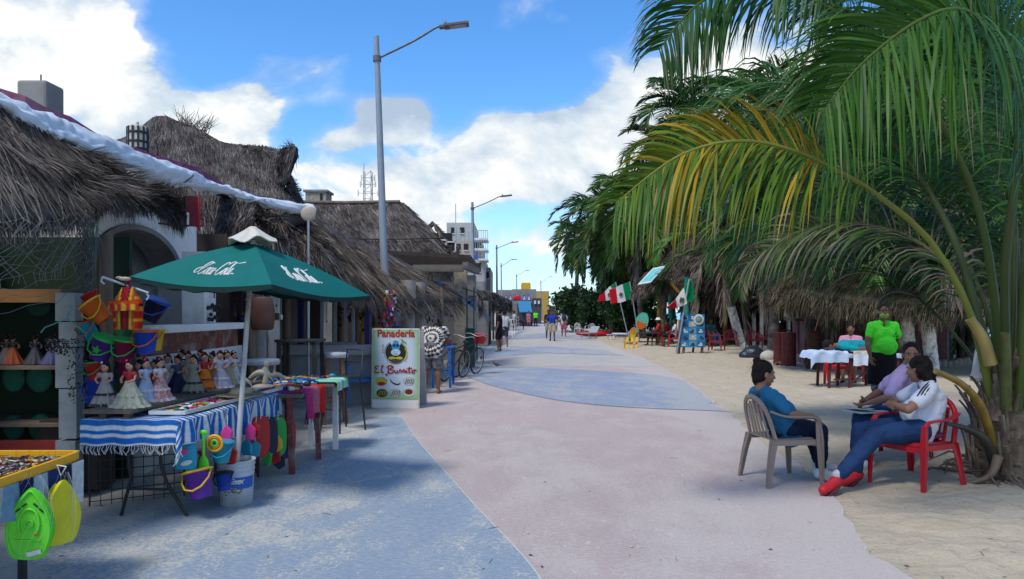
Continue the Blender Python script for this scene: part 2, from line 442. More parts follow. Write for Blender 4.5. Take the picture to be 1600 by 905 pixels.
# joint line (small real ridge of mortar)
mb = MB(); mb.tube([p+Vector((0, 0, .003)) for p in J1], [.006]*len(J1), 5); tag(mb.build('paving_joint', m=mat('mortar', (.55, .52, .48))), kind='structure')
mb = MB(); mb.tube([G(785, 905, .001), G(812, 842, .001), G(868, 722, .001)], .0018, 4); tag(mb.build('paving_crack', m=mat('crack', (.6, .57, .52))), kind='structure')
# blue lens further up, then pale bands
U1 = smooth_line(ground_line([(724, 574), (790, 573), (880, 577), (1000, 584), (1060, 592), (1122, 604)]))
L1 = smooth_line(ground_line([(724, 586), (765, 602), (850, 622), (920, 632), (1000, 638), (1080, 641), (1150, 644)]))
def lens(U, L, z, name, m, n=40):
    xs0, xs1 = max(U[0].x, L[0].x), None
    V = []; q = []; D = []
    for i in range(n+1):
        t = i/n
        a = U[min(int(t*(len(U)-1)), len(U)-1)]; b = L[min(int(t*(len(L)-1)), len(L)-1)]
        fa = t*(len(U)-1); ia = min(int(fa), len(U)-2); a = U[ia].lerp(U[ia+1], fa-ia)
        fb = t*(len(L)-1); ib = min(int(fb), len(L)-2); b = L[ib].lerp(L[ib+1], fb-ib)
        for k in range(9):
            p = a.lerp(b, k/8); x = min(max(p.x, XL(p.y)+.02), XR(p.y)-.12)
            V.append((x, p.y, z)); D.append(.8*math.exp(-max(0, XR(p.y)-x)/.8))
    for i in range(n):
        for k in range(8): q.append((9*i+k, 9*i+k+1, 9*i+10+k, 9*i+9+k))
    return tag(np_obj(name, np.array(V), np.array(q), np.array(D)[:, None]*np.ones((1, 3)), m), kind='structure')
Ur, Lr = U1[::-1], L1[::-1]; Ur = [Ur[0]+Vector((9, -.05, 0))]+Ur
xl1 = lambda y: max(XL(y)+.04, xat(Lr, y) if y <= Lr[-1].y else -99); xr1 = lambda y: max(min(xat(Ur, y) if y > Ur[1].y else 99, XR(y)-.08), xl1(y)+.01)
strip(xl1, xr1, list(np.linspace(Lr[0].y+.02, Ur[-1].y-.02, 60)), .008, 'blue_paving', M_blue2, 24, 0, .8)
yb = [y for y in ys if y > 20.9]
strip(lambda y: XL(y)+.03, lambda y: XR(y)-.03, yb, .004, 'pale_paving', M_pale)
lens(ground_line([(766, 545), (850, 541), (945, 548)]), ground_line([(755, 560), (850, 552), (975, 556)]), .012, 'blue_paving', M_blue2)
lens(ground_line([(780, 524), (860, 521), (930, 527)]), ground_line([(776, 531), (860, 528), (940, 533)]), .012, 'blue_paving', M_blue2)

# sand right of the promenade: real footprints near the camera
def sand_h(x, y, edge, side=1):
    t = (x-edge)*side
    base = -.012+.06*min(1, max(0, t)/.9)
    amp = min(1, max(0, t+.1)/.5)
    v = Vector((x, y, 0))
    foot = mnoise.noise(v*3.1)*.030+mnoise.noise(v*6.3)*.024+mnoise.noise(v*1.1)*.03
    return base+foot*amp
ysr = [2.6]
while ysr[-1] < 140: ysr.append(ysr[-1]+max(.045, ysr[-1]*.009))
def sand_side(name, edge_fn, side, widths, m):
    V = []; q = []; n = len(widths)
    for y in ysr:
        e = edge_fn(y)
        for k in widths:
            x = e+side*(k*(1 if k < 4 else 1)-.12)
            z = sand_h(x, y, e, side)
            V.append((x, y, z))
    for j in range(len(ysr)-1):
        for i in range(n-1):
            f = (j*n+i, j*n+i+1, (j+1)*n+i+1, (j+1)*n+i)
            q.append(f if side > 0 else f[::-1])
    o = np_obj(name, np.array(V), np.array(q), None, m)
    o.data.polygons.foreach_set('use_smooth', [True]*len(q))
    return tag(o, kind='structure')
wr = [0]
while wr[-1] < 23: wr.append(wr[-1]+max(.05, wr[-1]*.022))
sand_side('sand', XR, 1, wr, M_sand)
wl = [0]
while wl[-1] < 14: wl.append(wl[-1]+max(.07, wl[-1]*.035))
sand_side('sand', XL, -1, wl, M_sand2)
# sea
m = bpy.data.materials.new('sea_water'); m.use_nodes = True; t = NT(m.node_tree); b = t.n['Principled BSDF']
tc = t.new('ShaderNodeTexCoord'); dd = t.new('ShaderNodeSeparateXYZ'); t.link(tc.outputs['Object'], dd.inputs[0])
c = t.mix(t.mapr(dd.outputs[0], 30, 400, 0, 1), (.20, .55, .58), (.05, .26, .42))
c = t.mix(t.mapr(t.noise(t.mapping(tc.outputs['Object'], scale=(2, .15, 1)), .6, 4), .58, .66, 0, .8), c, (.7, .75, .75))
t.link(c, b.inputs['Base Color']); b.inputs['Roughness'].default_value = .25
bp = t.new('ShaderNodeBump'); bp.inputs['Distance'].default_value = .2; t.link(t.noise(tc.outputs['Object'], 1.5, 5), bp.inputs['Height']); t.link(bp.outputs[0], b.inputs['Normal'])
mb = MB(); mb.poly([(27, -60, -.5), (4000, -60, -.5), (4000, 4000, -.5), (27, 4000, -.5)]); tag(mb.build('sea', m=m), kind='structure')
# ================= generators: thatch, palms =================
M_thatch = attr_mat('thatch_straw', rough=.95, spec=.1, noise_amt=.35, scale=3.0, stretch=(1, 1, 1), bump=.6)
M_leaf = attr_mat('palm_leaf', rough=.5, spec=.22, transl=.25, noise_amt=.15, scale=1.5)
M_bark = attr_mat('palm_bark', rough=.9, spec=.15, noise_amt=.35, scale=9, bump=.8)
M_wood = mat('weathered_wood', (.20, .15, .11), (.11, .085, .065), rough=.85, scale=5, stretch=(1, 1, .15), bump=.5)
M_darkwood = mat('dark_wood', (.055, .04, .032), (.03, .022, .018), rough=.7, scale=6, stretch=(1, 1, .15), bump=.4)
M_metal = mat('galvanised_steel', (.42, .44, .46), (.32, .34, .36), rough=.45, metal=.5, scale=6)
M_black = mat('black_steel', (.02, .02, .022), (.03, .03, .03), rough=.45)
M_white = mat('white_paint', (.75, .75, .74), (.62, .62, .60), rough=.6, scale=3, dirt=(.35, .34, .31))
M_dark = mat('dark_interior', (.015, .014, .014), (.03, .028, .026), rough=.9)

def interp_poly(pts, t):
    pts = pts; f = t*(len(pts)-1); i = np.clip(f.astype(int), 0, len(pts)-2); k = (f-i)[:, None]
    return pts[i]*(1-k)+pts[i+1]*k
def thatch(name, parent, top, eave, n=6000, bl=.45, bw=.012, th=.16, tone=(.165, .135, .115), tone2=(.29, .245, .20), fringe=1500, fl=.28, sag=.0, seed=1, shag=.05, label=None):
    """one thatched slope: a solid pad between two 3D polylines, covered with straw laid down the slope"""
    g = np.random.default_rng(seed)
    T = np.array([tuple(p) for p in top], float); E = np.array([tuple(p) for p in eave], float)
    tone = np.array(tone); tone2 = np.array(tone2)
    def S(u, v):
        a = interp_poly(T, u); b = interp_poly(E, u)
        p = a*(1-v[:, None])+b*v[:, None]
        p[:, 2] -= sag*np.sin(np.pi*v)
        w_ = np.array([mnoise.noise(Vector((x*1.3, y*1.3, seed))) for x, y in zip(u*np.linalg.norm(E[-1]-E[0]), v*3)])
        p[:, 2] += w_*.09
        return p
    V = []; Q = []; C = []
    # pad
    nu, nv = 40, 12
    uu, vv = np.meshgrid(np.linspace(0, 1, nu+1), np.linspace(0, 1, nv+1)); uu = uu.ravel(); vv = vv.ravel()
    pad = S(uu, vv); low = pad.copy(); low[:, 2] -= th
    base = 0
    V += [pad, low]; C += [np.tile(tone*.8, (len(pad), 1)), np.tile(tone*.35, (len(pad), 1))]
    W = nu+1
    for j in range(nv):
        for i in range(nu):
            a = j*W+i; Q.append((a, a+1, a+W+1, a+W)); b_ = a+len(pad); Q.append((b_, b_+W, b_+W+1, b_+1))
    edge = [i for i in range(W)]+[j*W+nu for j in range(1, nv+1)]+[nv*W+i for i in range(nu-1, -1, -1)]+[j*W for j in range(nv-1, 0, -1)]
    k = len(edge)
    for i in range(k):
        a, b_ = edge[i], edge[(i+1) % k]; Q.append((a, a+len(pad), b_+len(pad), b_))
    cnt = 2*len(pad)
    Q = [np.array(Q)]
    def blades(p, d, L, wd, col, drop):
        nonlocal cnt
        m_ = len(p)
        side = np.cross(d, g.normal(size=(m_, 3))); side /= np.linalg.norm(side, axis=1)[:, None]+1e-9
        mid = p+d*(L*.5)[:, None]; mid[:, 2] -= drop*.3
        tip = p+d*L[:, None]; tip[:, 2] -= drop
        w_ = wd[:, None]
        vs = np.stack([p-side*w_, p+side*w_, mid-side*w_*.9, mid+side*w_*.9, tip-side*w_*.3, tip+side*w_*.3], 1).reshape(-1, 3)
        i0 = cnt+np.arange(m_)[:, None]*6
        q = np.concatenate([i0+np.array([[0, 1, 3, 2]]), i0+np.array([[2, 3, 5, 4]])]).astype(int)
        V.append(vs); C.append(np.repeat(col, 6, axis=0)); Q.append(q); cnt += len(vs)
    def cols(m_, k=1.0):
        r_ = g.random(m_)[:, None]**1.4
        c = tone*(1-r_)+tone2*r_
        return c*(g.uniform(.55, 1.25, m_)[:, None])*k
    SL = float(np.mean(np.linalg.norm(S(np.linspace(0, 1, 9), np.ones(9))-S(np.linspace(0, 1, 9), np.zeros(9)), axis=1)))
    u = g.random(n); v = g.random(n)**.85*max(.5, 1-.55*bl/SL)
    p = S(u, v); q2 = S(u, np.minimum(v+.03, 1.03)); d = q2-p; d /= np.linalg.norm(d, axis=1)[:, None]+1e-9
    d += g.normal(scale=.10, size=d.shape); d /= np.linalg.norm(d, axis=1)[:, None]
    p[:, 2] += g.uniform(-.01, shag, n)
    pt = np.array([.55+.9*abs(mnoise.noise(Vector(x)*1.1))+.35*mnoise.noise(Vector(x)*4) for x in p])[:, None]
    blades(p, d, bl*g.uniform(.4, 1.1, n), bw*g.uniform(.5, 1.3, n), cols(n)*pt, np.full(n, .02))
    if fringe:
        m_ = fringe; u = g.random(m_); v = 1-g.random(m_)*.06
        p = S(u, v); p[:, 2] -= g.random(m_)*th
        q2 = S(u, np.ones(m_)*.9); d = S(u, np.ones(m_))-q2; d /= np.linalg.norm(d, axis=1)[:, None]+1e-9
        d[:, 2] -= g.uniform(.1, 1.6, m_); d += g.normal(scale=.22, size=d.shape); d /= np.linalg.norm(d, axis=1)[:, None]
        clump = np.array([.6+.8*abs(mnoise.noise(Vector((x*14, seed, 0)))) for x in u])
        blades(p, d, fl*g.uniform(.5, 1.4, m_)*clump*1.3, bw*g.uniform(.5, 1.2, m_), cols(m_, .9), g.uniform(0, .10, m_))
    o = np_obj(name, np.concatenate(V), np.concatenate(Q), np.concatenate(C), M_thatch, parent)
    if label: o['label'] = label
    return o

GREEN = ((.035, .11, .018), (.07, .16, .022), (.018, .065, .014))
def bez(pts, n):
    """Catmull-Rom through points, n+1 samples (numpy)"""
    p = np.array([tuple(x) for x in pts], float); m_ = len(p)
    if m_ == 2: return p[0]+(p[1]-p[0])*np.linspace(0, 1, n+1)[:, None]
    t = np.linspace(0, m_-1, n+1); i = np.clip(t.astype(int), 0, m_-2); f = (t-i)[:, None]
    p0 = p[np.maximum(i-1, 0)]; p1 = p[i]; p2 = p[i+1]; p3 = p[np.minimum(i+2, m_-1)]
    return .5*((2*p1)+(p2-p0)*f+(2*p0-5*p1+4*p2-p3)*f*f+(3*p1-p0-3*p2+p3)*f**3)
class Leaves:
    def __init__(s, seed=0): s.V = []; s.Q = []; s.C = []; s.n = 0; s.g = np.random.default_rng(seed)
    def addq(s, vs, q, c): s.V.append(vs); s.Q.append(q+s.n); s.C.append(c); s.n += len(vs)
    def frond(s, pts, nleaf=70, leaf=.75, width=.022, start=.18, droop=.55, petiole=.035, colA=(.04, .10, .03), colB=(.09, .16, .035), dead=0.0, segs=4, up=(0, 0, 1), ragged=.12, sidebias=0.0, spread=.75, yellow=None, rcol=(.07, .09, .028), wind=(0, 0, 0)):
        g = s.g
        N = 26 if nleaf > 40 else 12
        c = bez(pts, N); tan = np.gradient(c, axis=0); tan /= np.linalg.norm(tan, axis=1)[:, None]+1e-9
        # rachis tube (4 sided)
        upv = np.array(up, float)
        side = np.cross(tan, upv); nn = np.linalg.norm(side, axis=1)
        for i in range(len(side)):
            if nn[i] < .15 and i: side[i] = side[i-1]
        side /= np.linalg.norm(side, axis=1)[:, None]+1e-9
        nor = np.cross(side, tan)
        tt = np.linspace(0, 1, N+1); r = petiole*(1-tt)**.8+.004
        ring = np.stack([c+side*r[:, None], c+nor*r[:, None]*.7, c-side*r[:, None], c-nor*r[:, None]*.7], 1).reshape(-1, 3)
        q = np.array([(i*4+j, i*4+(j+1) % 4, (i+1)*4+(j+1) % 4, (i+1)*4+j) for i in range(N) for j in range(4)])
        s.addq(ring, q, np.tile(np.array(rcol)*(1-dead)+np.array((.15, .11, .07))*dead, (len(ring), 1)))
        # leaflets
        for sgn in (-1, 1):
            m_ = nleaf
            t = np.linspace(start, .995, m_)+g.normal(scale=.35/m_, size=m_); t = np.clip(t, 0, 1)
            f = t*N; i = np.clip(f.astype(int), 0, N-1); k = (f-i)[:, None]
            b = c[i]*(1-k)+c[i+1]*k; T_ = tan[i]; S_ = side[i]*sgn; N_ = nor[i]
            tn = (t-start)/(1-start)
            prof = np.minimum(1, .45+2.2*tn)*np.where(tn > .6, 1-(tn-.6)/.4*.62, 1)
            L = leaf*prof*g.uniform(1-ragged, 1+ragged*.5, m_)*(1+sidebias*sgn)*np.where(g.random(m_) < .08, g.uniform(.2, .7, m_), 1)
            fwd = .45+.75*tn
            d = S_*spread+T_*fwd[:, None]+N_*g.uniform(.05, .3, m_)[:, None]+g.normal(scale=.085, size=(m_, 3))
            d /= np.linalg.norm(d, axis=1)[:, None]
            pts_ = [b]; cur = b; dd = d.copy()
            dr = droop*g.uniform(.7, 1.3, m_)
            for j in range(segs):
                cur = cur+dd*(L/segs)[:, None]; pts_.append(cur)
                dd = dd+np.array([0, 0, -1.0])*(dr*1.6*(j+1)/segs)[:, None]+np.array(wind)*.3; dd /= np.linalg.norm(dd, axis=1)[:, None]
            wv = np.cross(d, N_); wv = np.cross(np.array([[0, 0, -1.]]), d)*.4+T_*.9+g.normal(scale=.25, size=(m_, 3))
            wp = np.interp(np.linspace(0, 1, segs+1), [0, .3, .7, 1], [.6, 1, .8, .1])
            vs = []
            for j in range(segs+1):
                tg = pts_[min(j+1, segs)]-pts_[max(j-1, 0)]; tg /= np.linalg.norm(tg, axis=1)[:, None]+1e-9
                w_ = wv-tg*np.sum(wv*tg, 1)[:, None]; w_ /= np.linalg.norm(w_, axis=1)[:, None]+1e-9
                hw = (width*wp[j]*np.minimum(1, .5+prof*.6))[:, None]
                vs += [pts_[j]-w_*hw, pts_[j]+w_*hw]
            vs = np.stack(vs, 1).reshape(-1, 3); K = 2*(segs+1)
            i0 = np.arange(m_)[:, None]*K
            q = np.concatenate([i0+np.array([[2*j, 2*j+1, 2*j+3, 2*j+2]]) for j in range(segs)])
            a = g.random(m_)[:, None]
            col = np.array(colA)*(1-a)+np.array(colB)*a
            if yellow is not None:   # (lo, hi, colour, amount) along the rachis
                lo, hi, yc, am = yellow
                ym = ((t > lo) & (t < hi) & (g.random(m_) < am*1.7))[:, None]*g.random(m_)[:, None]**.7
                col = col*(1-ym)+ym*np.array(yc)*g.uniform(.6, 1.2, m_)[:, None]
            if dead:
                dm = (g.random(m_) < dead)[:, None]; col = np.where(dm, np.array((.19, .15, .12))*g.uniform(.5, 1.3, m_)[:, None], col)
            cc = np.repeat(col, K, axis=0).reshape(m_, K, 3)
            tipk = np.linspace(1, 1.15, K)[None, :, None]
            dry = (g.random(m_) < .18)[:, None, None]*np.array([0]*(K-4)+[.5, .5, 1, 1])[None, :, None]
            cc = cc*tipk*(1-dry)+np.array((.24, .19, .12))*dry
            s.addq(vs, q, cc.reshape(-1, 3))
    def build(s, name, parent, m=None):
        return np_obj(name, np.concatenate(s.V), np.concatenate(s.Q), np.concatenate(s.C), m or M_leaf, parent)
def trunk_obj(pts, r0, r1, parent, white_to=None, seed=0, name='trunk', tone=(.20, .17, .14)):
    """ringed coconut trunk; the lower part may be lime-washed"""
    mb = MB(); n = 14; K = 60
    c = bez(pts, K)
    rs = []
    for i in range(K+1):
        t = i/K; r = r0+(r1-r0)*t**.7
        if t < .08: r *= 1+(.08-t)*4
        r *= 1+.05*(i % 3 == 0)+.03*mnoise.noise(Vector((i*.7, seed, 0)))
        rs.append(r)
    mb.tube([tuple(p) for p in c], rs, n)
    o = mb.build(name, parent, M_bark)
    def tint(co):
        k = .7+.6*mnoise.noise(co*6)+.2*math.sin(co.z*50)
        if white_to and co.z < white_to+.04*mnoise.noise(co*9):
            q = .92+.2*mnoise.noise(co*11)
            return (.80*q, .80*q, .78*q) if mnoise.noise(co*23+Vector((5, 1, 2))) < .42 else (.3, .28, .25)
        return tuple(x*k for x in tone)
    set_tint(o, tint)
    return o
def palm(name, label, base, top, r0=.2, r1=.13, nfr=18, L=3.2, leaf=.8, nleaf=42, white=None, seed=0, colA=GREEN[0], colB=GREEN[1], group=None, dead=3, width=.03, el=(75, -35), segs=3, droopf=1.0, az=None, bend=None, cat='palm tree', tone=(.20, .17, .14), yel=.12):
    base = Vector(base); top = Vector(top)
    root = thing(name, label, cat, base, 0, group)
    q = top-base; g = random.Random(seed)
    mid = q*.5+Vector((bend or (g.uniform(-.15, .15)), 0, 0))
    trunk_obj([(0, 0, -.05), mid, q], r0, r1, root, white, seed, tone=tone)
    lv = Leaves(seed)
    for k in range(nfr):
        a = (k*137.5+g.uniform(-15, 15)) if az is None else az[0]+(az[1]-az[0])*g.random()
        t = k/nfr; e = R(el[0]+(el[1]-el[0])*t+g.uniform(-8, 8))
        a = R(a); Lk = L*g.uniform(.85, 1.1)*(1 if t > .15 else .7)
        h = Vector((math.cos(a), math.sin(a), 0)); pts = [q.copy()]; p = q.copy(); ee = e
        for j in range(5):
            p = p+(h*math.cos(ee)+Vector((0, 0, math.sin(ee))))*Lk/5; pts.append(p.copy())
            ee -= R((11+13*t)*droopf)+.07*j*droopf
            ee = max(ee, R(-84))
        isd = k >= nfr-dead
        yw = None
        if g.random() < .35: yw = (.3, .9, (.36, .27, .03), yel)
        f = g.uniform(.7, 1.25)
        lv.frond([tuple(x) for x in pts], nleaf, leaf*g.uniform(.85, 1.1), width, .14, g.uniform(.18, .34) if not isd else 1.0, .04*L/3, tuple(x*f for x in colA), tuple(x*f for x in colB), dead=.95 if isd else .04, segs=segs, yellow=yw, spread=.75 if not isd else .4)
    lv.build('crown', root)
    return root
# ================= LEFT SIDE: street architecture =================
def V3(p): return Vector(p)
M_plaster = mat('aged_plaster', (.82, .80, .77), (.74, .72, .69), rough=.85, scale=2.2, bump=.25, bscale=14, dirt=(.26, .245, .23))
M_stone = mat('stone_wall', (.36, .31, .25), (.22, .19, .16), rough=.95, scale=7, bump=.9, bscale=22, dirt=(.42, .38, .31))
M_pink_wall = mat('faded_pink_paint', (.36, .06, .15), (.24, .04, .12), rough=.85, scale=3.5, bump=.3, dirt=(.38, .28, .30))
M_conc = mat('raw_concrete', (.27, .265, .25), (.18, .175, .17), rough=.92, scale=2.6, bump=.35, bscale=18, dirt=(.16, .155, .15))
M_red_tile = mat('red_tile_band', (.22, .05, .035), (.10, .03, .025), rough=.5, scale=12, dirt=(.35, .30, .28))
M_tarp = mat('white_tarpaulin', (.56, .62, .70), (.66, .70, .75), rough=.5, scale=2.2, bump=.4, bscale=5, dirt=(.40, .44, .46))
M_greenboard = mat('green_board', (.006, .022, .010), (.010, .03, .014), rough=.6, scale=3)
M_rope = mat('net_cord', (.20, .20, .19), (.13, .13, .12), rough=.9)
M_bluepaint = mat('blue_paint', (.02, .13, .42), (.015, .09, .33), rough=.45, scale=5)
M_bluedark = mat('dark_blue_paint', (.02, .03, .16), (.015, .02, .10), rough=.5, scale=5)
M_yellow = mat('yellow_paint', (.50, .27, .02), (.38, .19, .015), rough=.5, scale=5)

# --- the thatched market stall at the left edge
st = thing('market_stall', 'dark thatched souvenir stall at the far left with green back boards under a netted eave', 'market stall', (-3.9, 6.3, 0))
def loc(root, pts): return [Vector(p)-root.location for p in pts]
def place_under(root, fn): pass
top = [P(-700, -260, 4.2), P(-250, 25, 5.2), P(0, 172, 6.0), P(145, 250, 7.0), P(292, 335, 8.2)]
eave = [P(-900, 240, 3.2), P(-300, 310, 3.9), P(-10, 338, 4.75), P(110, 332, 5.7), P(170, 300, 6.5), P(230, 312, 7.3), P(288, 338, 7.9)]
thatch('thatch_roof', st, loc(st, top), loc(st, eave), n=17000, bl=.34, bw=.0042, th=.08, fringe=4200, fl=.10, seed=3, shag=.05, tone=(.095, .083, .078), tone2=(.23, .20, .18))
mb = MB()
for x, y in ((-5.6, 6.4), (-3.72, 6.75), (-5.6, 4.3)):
    mb = MB(); mb.tube([Vector((x, y, 0))-st.location, Vector((x, y, 2.3))-st.location], .06, 8); mb.build('post', st, M_wood)
mb = MB(); mb.box(Vector((-4.9, 6.95, 1.15))-st.location, (2.6, .05, 2.3)); mb.box(Vector((-6.2, 5.4, 1.15))-st.location, (.05, 3.0, 2.3)); mb.build('back_board', st, M_greenboard)
mb = MB(); mb.box(Vector((-3.70, 6.93, 1.22))-st.location, (.30, .04, 1.0)); mb.build('side_panel', st, mat('net_green', (.02, .11, .04), (.03, .16, .06), rough=.7, scale=40))
mb = MB()
for z in (.62, 1.115, 1.78): mb.box(Vector((-4.65, 6.62, z))-st.location, (1.5, .55, .03))
mb.build('shelf', st, M_wood)
for a, b in ((PZ(470, 6.35), PZ(455, 6.35)), (PZ(700, 6.35), PZ(690, 6.35))):
    mb = MB(); mb.box(Vector((-4.5, 6.33, (a+b)/2))-st.location, (1.25, .025, b-a+.03)); mb.build('shelf_edge', st, mat('ochre_plank' if a > 1.3 else 'red_plank', (.28, .14, .05) if a > 1.3 else (.30, .035, .03), rough=.6))
mb = MB()
for k, z0 in enumerate((0.0, .52, .95, 1.30, 1.52)):
    mb.box(Vector((-3.80+.02*(k % 2), 6.32, (z0+[.5, .42, .34, .21, .24][k]/2)))-st.location, (.17-.02*(k % 2), .12, [.5, .42, .34, .21, .24][k]))
mb.build('side_frame', st, mat('pale_grey_board', (.30, .34, .36), (.24, .28, .30), rough=.7, dirt=(.15, .2, .17)))
mb = MB(); mb.box(Vector((-3.86, 6.55, .35))-st.location, (.5, .3, .6)); mb.build('crate_board', st, M_darkwood)
# net hanging over the eave
mb = MB()
g = random.Random(4)
for k in range(44):
    u0 = g.uniform(.02, .52); n = 12; pts = []
    e = bez(eave[1:], 40); i = int(u0*40); p = Vector(e[i]); slope = (Vector(bez(top[1:], 40)[i])-p)
    for j in range(n+1):
        t = j/n
        if t < .45: q = p+slope*(1-t/.45)*.55+Vector((0, 0, .03))
        else:
            i2 = min(40, max(0, i+int((1 if k % 2 else -1)*(t-.45)*9))); q = Vector(e[i2])+Vector((.05, -.05, -(t-.45)*.85))
        q += Vector((math.sin(k*1.7+t*7)*.03, math.cos(k*2.3+t*5)*.03, .012*math.sin(k*9+j*2.2)))
        pts.append(q-st.location)
    mb.tube(pts, .0022, 3, cap=False)
for k in range(9):
    z = .02+k*.075; e = bez(eave[1:], 30)
    pts = [Vector(e[i])+Vector((.03*math.sin(i*1.3+k), .02, -z-.05*abs(math.sin(i*.8+k*1.9))+.03))-st.location for i in range(1, 16)]
    mb.tube(pts, .0022, 3, cap=False)
mb.build('fishing_net', st, M_rope)
mb = MB()
for k in range(60):   # grey twine bundle at the corner post
    a = P(140+g.uniform(-25, 15), 335, 6.5+g.uniform(-.1, .1)); b = P(138+g.uniform(-22, 14), 440+g.uniform(-30, 30), 6.5); m_ = (a+b)/2+Vector((g.uniform(-.08, .08), 0, 0))
    mb.tube([a-st.location, m_-st.location, b-st.location], .003, 3, cap=False)
mb.build('twine', st, mat('twine', (.16, .17, .17), rough=.95))

# --- arched house
ah = thing('arched_house', 'cream plastered house with a wide arch behind the green umbrella', 'house', (-4.0, 8.4, 0))
O = ah.location
X0 = -4.05
def wall_arch(mb, x, y0, y1, z0, z1, ya, yb, zs, rise, th=.3, n=20):
    """wall in a plane x=const with one arched opening"""
    yc = (ya+yb)/2; hw = (yb-ya)/2
    arc = [(yc-hw*math.cos(PI*i/n), zs+rise*math.sin(PI*i/n)) for i in range(n+1)]
    for i in range(n):
        (p, zp), (q, zq) = arc[i], arc[i+1]
        mb.add([(x, p, zp), (x, q, zq), (x, q, z1), (x, p, z1), (x-th, p, zp), (x-th, q, zq), (x-th, q, z1), (x-th, p, z1)],
               [(0, 1, 2, 3), (7, 6, 5, 4), (4, 5, 1, 0), (3, 2, 6, 7)], False)
    for a, b in ((y0, ya), (yb, y1)):
        mb.box((x-th/2, (a+b)/2, (z0+z1)/2), (th, b-a, z1-z0))
mb = MB(); mb.M = Matrix.Translation(-O)
wall_arch(mb, X0, 6.95, 9.45, 0, 3.0, 6.99, 9.03, 1.98, .56)
mb.box((X0-1.95, 9.3, 1.45), (3.3, .28, 2.9)); mb.box((X0-1.95, 7.1, 1.45), (3.3, .28, 2.9)); mb.box((X0-3.3, 8.2, 1.45), (.2, 1.9, 2.9))
mb.build('wall', ah, M_plaster)
mb = MB(); mb.M = Matrix.Translation(-O)
n = 20; yc, hw = 8.01, 1.02
for i in range(n):
    a0, a1 = PI*i/n, PI*(i+1)/n
    pp = [(yc-hw*math.cos(a)*k, 1.98+.56*math.sin(a)*k) for a in (a0, a1) for k in (1.0, .90)]
    xs = (X0+.025, X0-.32)
    mb.add([(xs[0], *pp[0]), (xs[0], *pp[2]), (xs[0], *pp[3]), (xs[0], *pp[1]), (xs[1], *pp[0]), (xs[1], *pp[2]), (xs[1], *pp[3]), (xs[1], *pp[1])], [(0, 1, 2, 3), (2, 6, 7, 3), (3, 7, 4, 0)], False)
mb.build('arch_trim', ah, mat('grey_arch_trim', (.25, .235, .215), (.18, .17, .16), rough=.9, bump=.4))
mb = MB(); mb.M = Matrix.Translation(-O)
mb.box((X0-1.85, 8.2, 2.97), (3.4, 2.4, .10)); mb.build('roof', ah, M_conc)
for (px, d) in ((305, 9.3),):
    pass
# counter wall with tiled band
cw = thing('counter_wall', 'low white plaster counter with a red tile band behind the dolls', 'counter', (-3.62, 8.4, 0)); O = cw.location
mb = MB(); mb.M = Matrix.Translation(-O); mb.box((-3.66, 8.35, .58), (.24, 2.6, 1.16)); mb.build('wall', cw, mat('white_counter_plaster', (.62, .61, .60), (.54, .53, .52), rough=.8, scale=2, dirt=(.4, .4, .38)))
mb = MB(); mb.M = Matrix.Translation(-O); mb.box((-3.67, 8.30, 1.27), (.22, 2.5, .22)); mb.build('tile_band', cw, M_red_tile)
mb = MB(); mb.M = Matrix.Translation(-O); mb.box((-3.64, 8.30, 1.42), (.42, 2.62, .075)); mb.build('ledge', cw, M_white, bevel=.01)
# pillar with a dark plant ornament
pl = thing('white_pillar', 'short white plaster pillar rising from the counter ledge', 'pillar', (-3.72, 8.75, 1.46)); O = pl.location
mb = MB(); mb.box((0, 0, .42), (.26, .34, .84)); mb.build('shaft', pl, M_white)
mb = MB(); mb.tube([(.16, .02, .8), (.17, .03, .3)], .008, 5)
for k in range(30): mb.ell((.17+g.uniform(-.05, .05), g.uniform(-.1, .12), .10+g.uniform(-.06, .12)), g.uniform(.01, .028), 6, 4)
mb.build('dried_wreath', pl, mat('dried_vine', (.035, .03, .03)))

# --- long tarpaulin rolled along the upper eave, over a pink parapet
pw = thing('pink_parapet_building', 'long flat roofed building with a faded pink parapet above the stalls', 'building', (-4.9, 12, 0)); O = pw.location
mb = MB(); mb.M = Matrix.Translation(-O)
def quadwall(a, b, z0, z1, th=.25):
    a = Vector((a[0], a[1], 0)); b = Vector((b[0], b[1], 0)); d = (b-a).normalized(); n_ = Vector((-d.y, d.x, 0))*th
    return [a+Vector((0, 0, z0)), b+Vector((0, 0, z0)), b+Vector((0, 0, z1)), a+Vector((0, 0, z1)), a+n_+Vector((0, 0, z0)), b+n_+Vector((0, 0, z0)), b+n_+Vector((0, 0, z1)), a+n_+Vector((0, 0, z1))]
BOXF = [(0, 1, 2, 3), (7, 6, 5, 4), (0, 4, 5, 1), (1, 5, 6, 2), (2, 6, 7, 3), (3, 7, 4, 0)]
mb.add(quadwall((-5.15, 3.0), (-4.9, 17.0), 0, 2.85), BOXF, False)
mb.build('wall', pw, M_conc)
mb = MB(); mb.M = Matrix.Translation(-O)
par = [(-40, 118, 6.9), (0, 138, 7.1), (40, 150, 7.2), (75, 170, 7.4), (110, 182, 7.6), (150, 208, 7.9), (230, 238, 8.9), (310, 262, 10.2), (370, 300, 11.6), (440, 322, 13.5)]
for i in range(len(par)-1):
    a, b = P(*par[i]), P(*par[i+1])
    lo = min(a.z, b.z)-(.30 if i < 5 else .10)
    v_ = [Vector((a.x, a.y, lo)), Vector((b.x, b.y, lo)), b, a]; bk = [p+Vector((-.2, 0, 0)) for p in v_]
    mb.add(v_+bk, BOXF, False)
mb.build('parapet', pw, M_pink_wall)
tp = thing('rolled_tarpaulin', 'long pale blue-white tarpaulin rolled along the eave above the thatch', 'tarpaulin', (-4.4, 8, 3.3)); O = tp.location
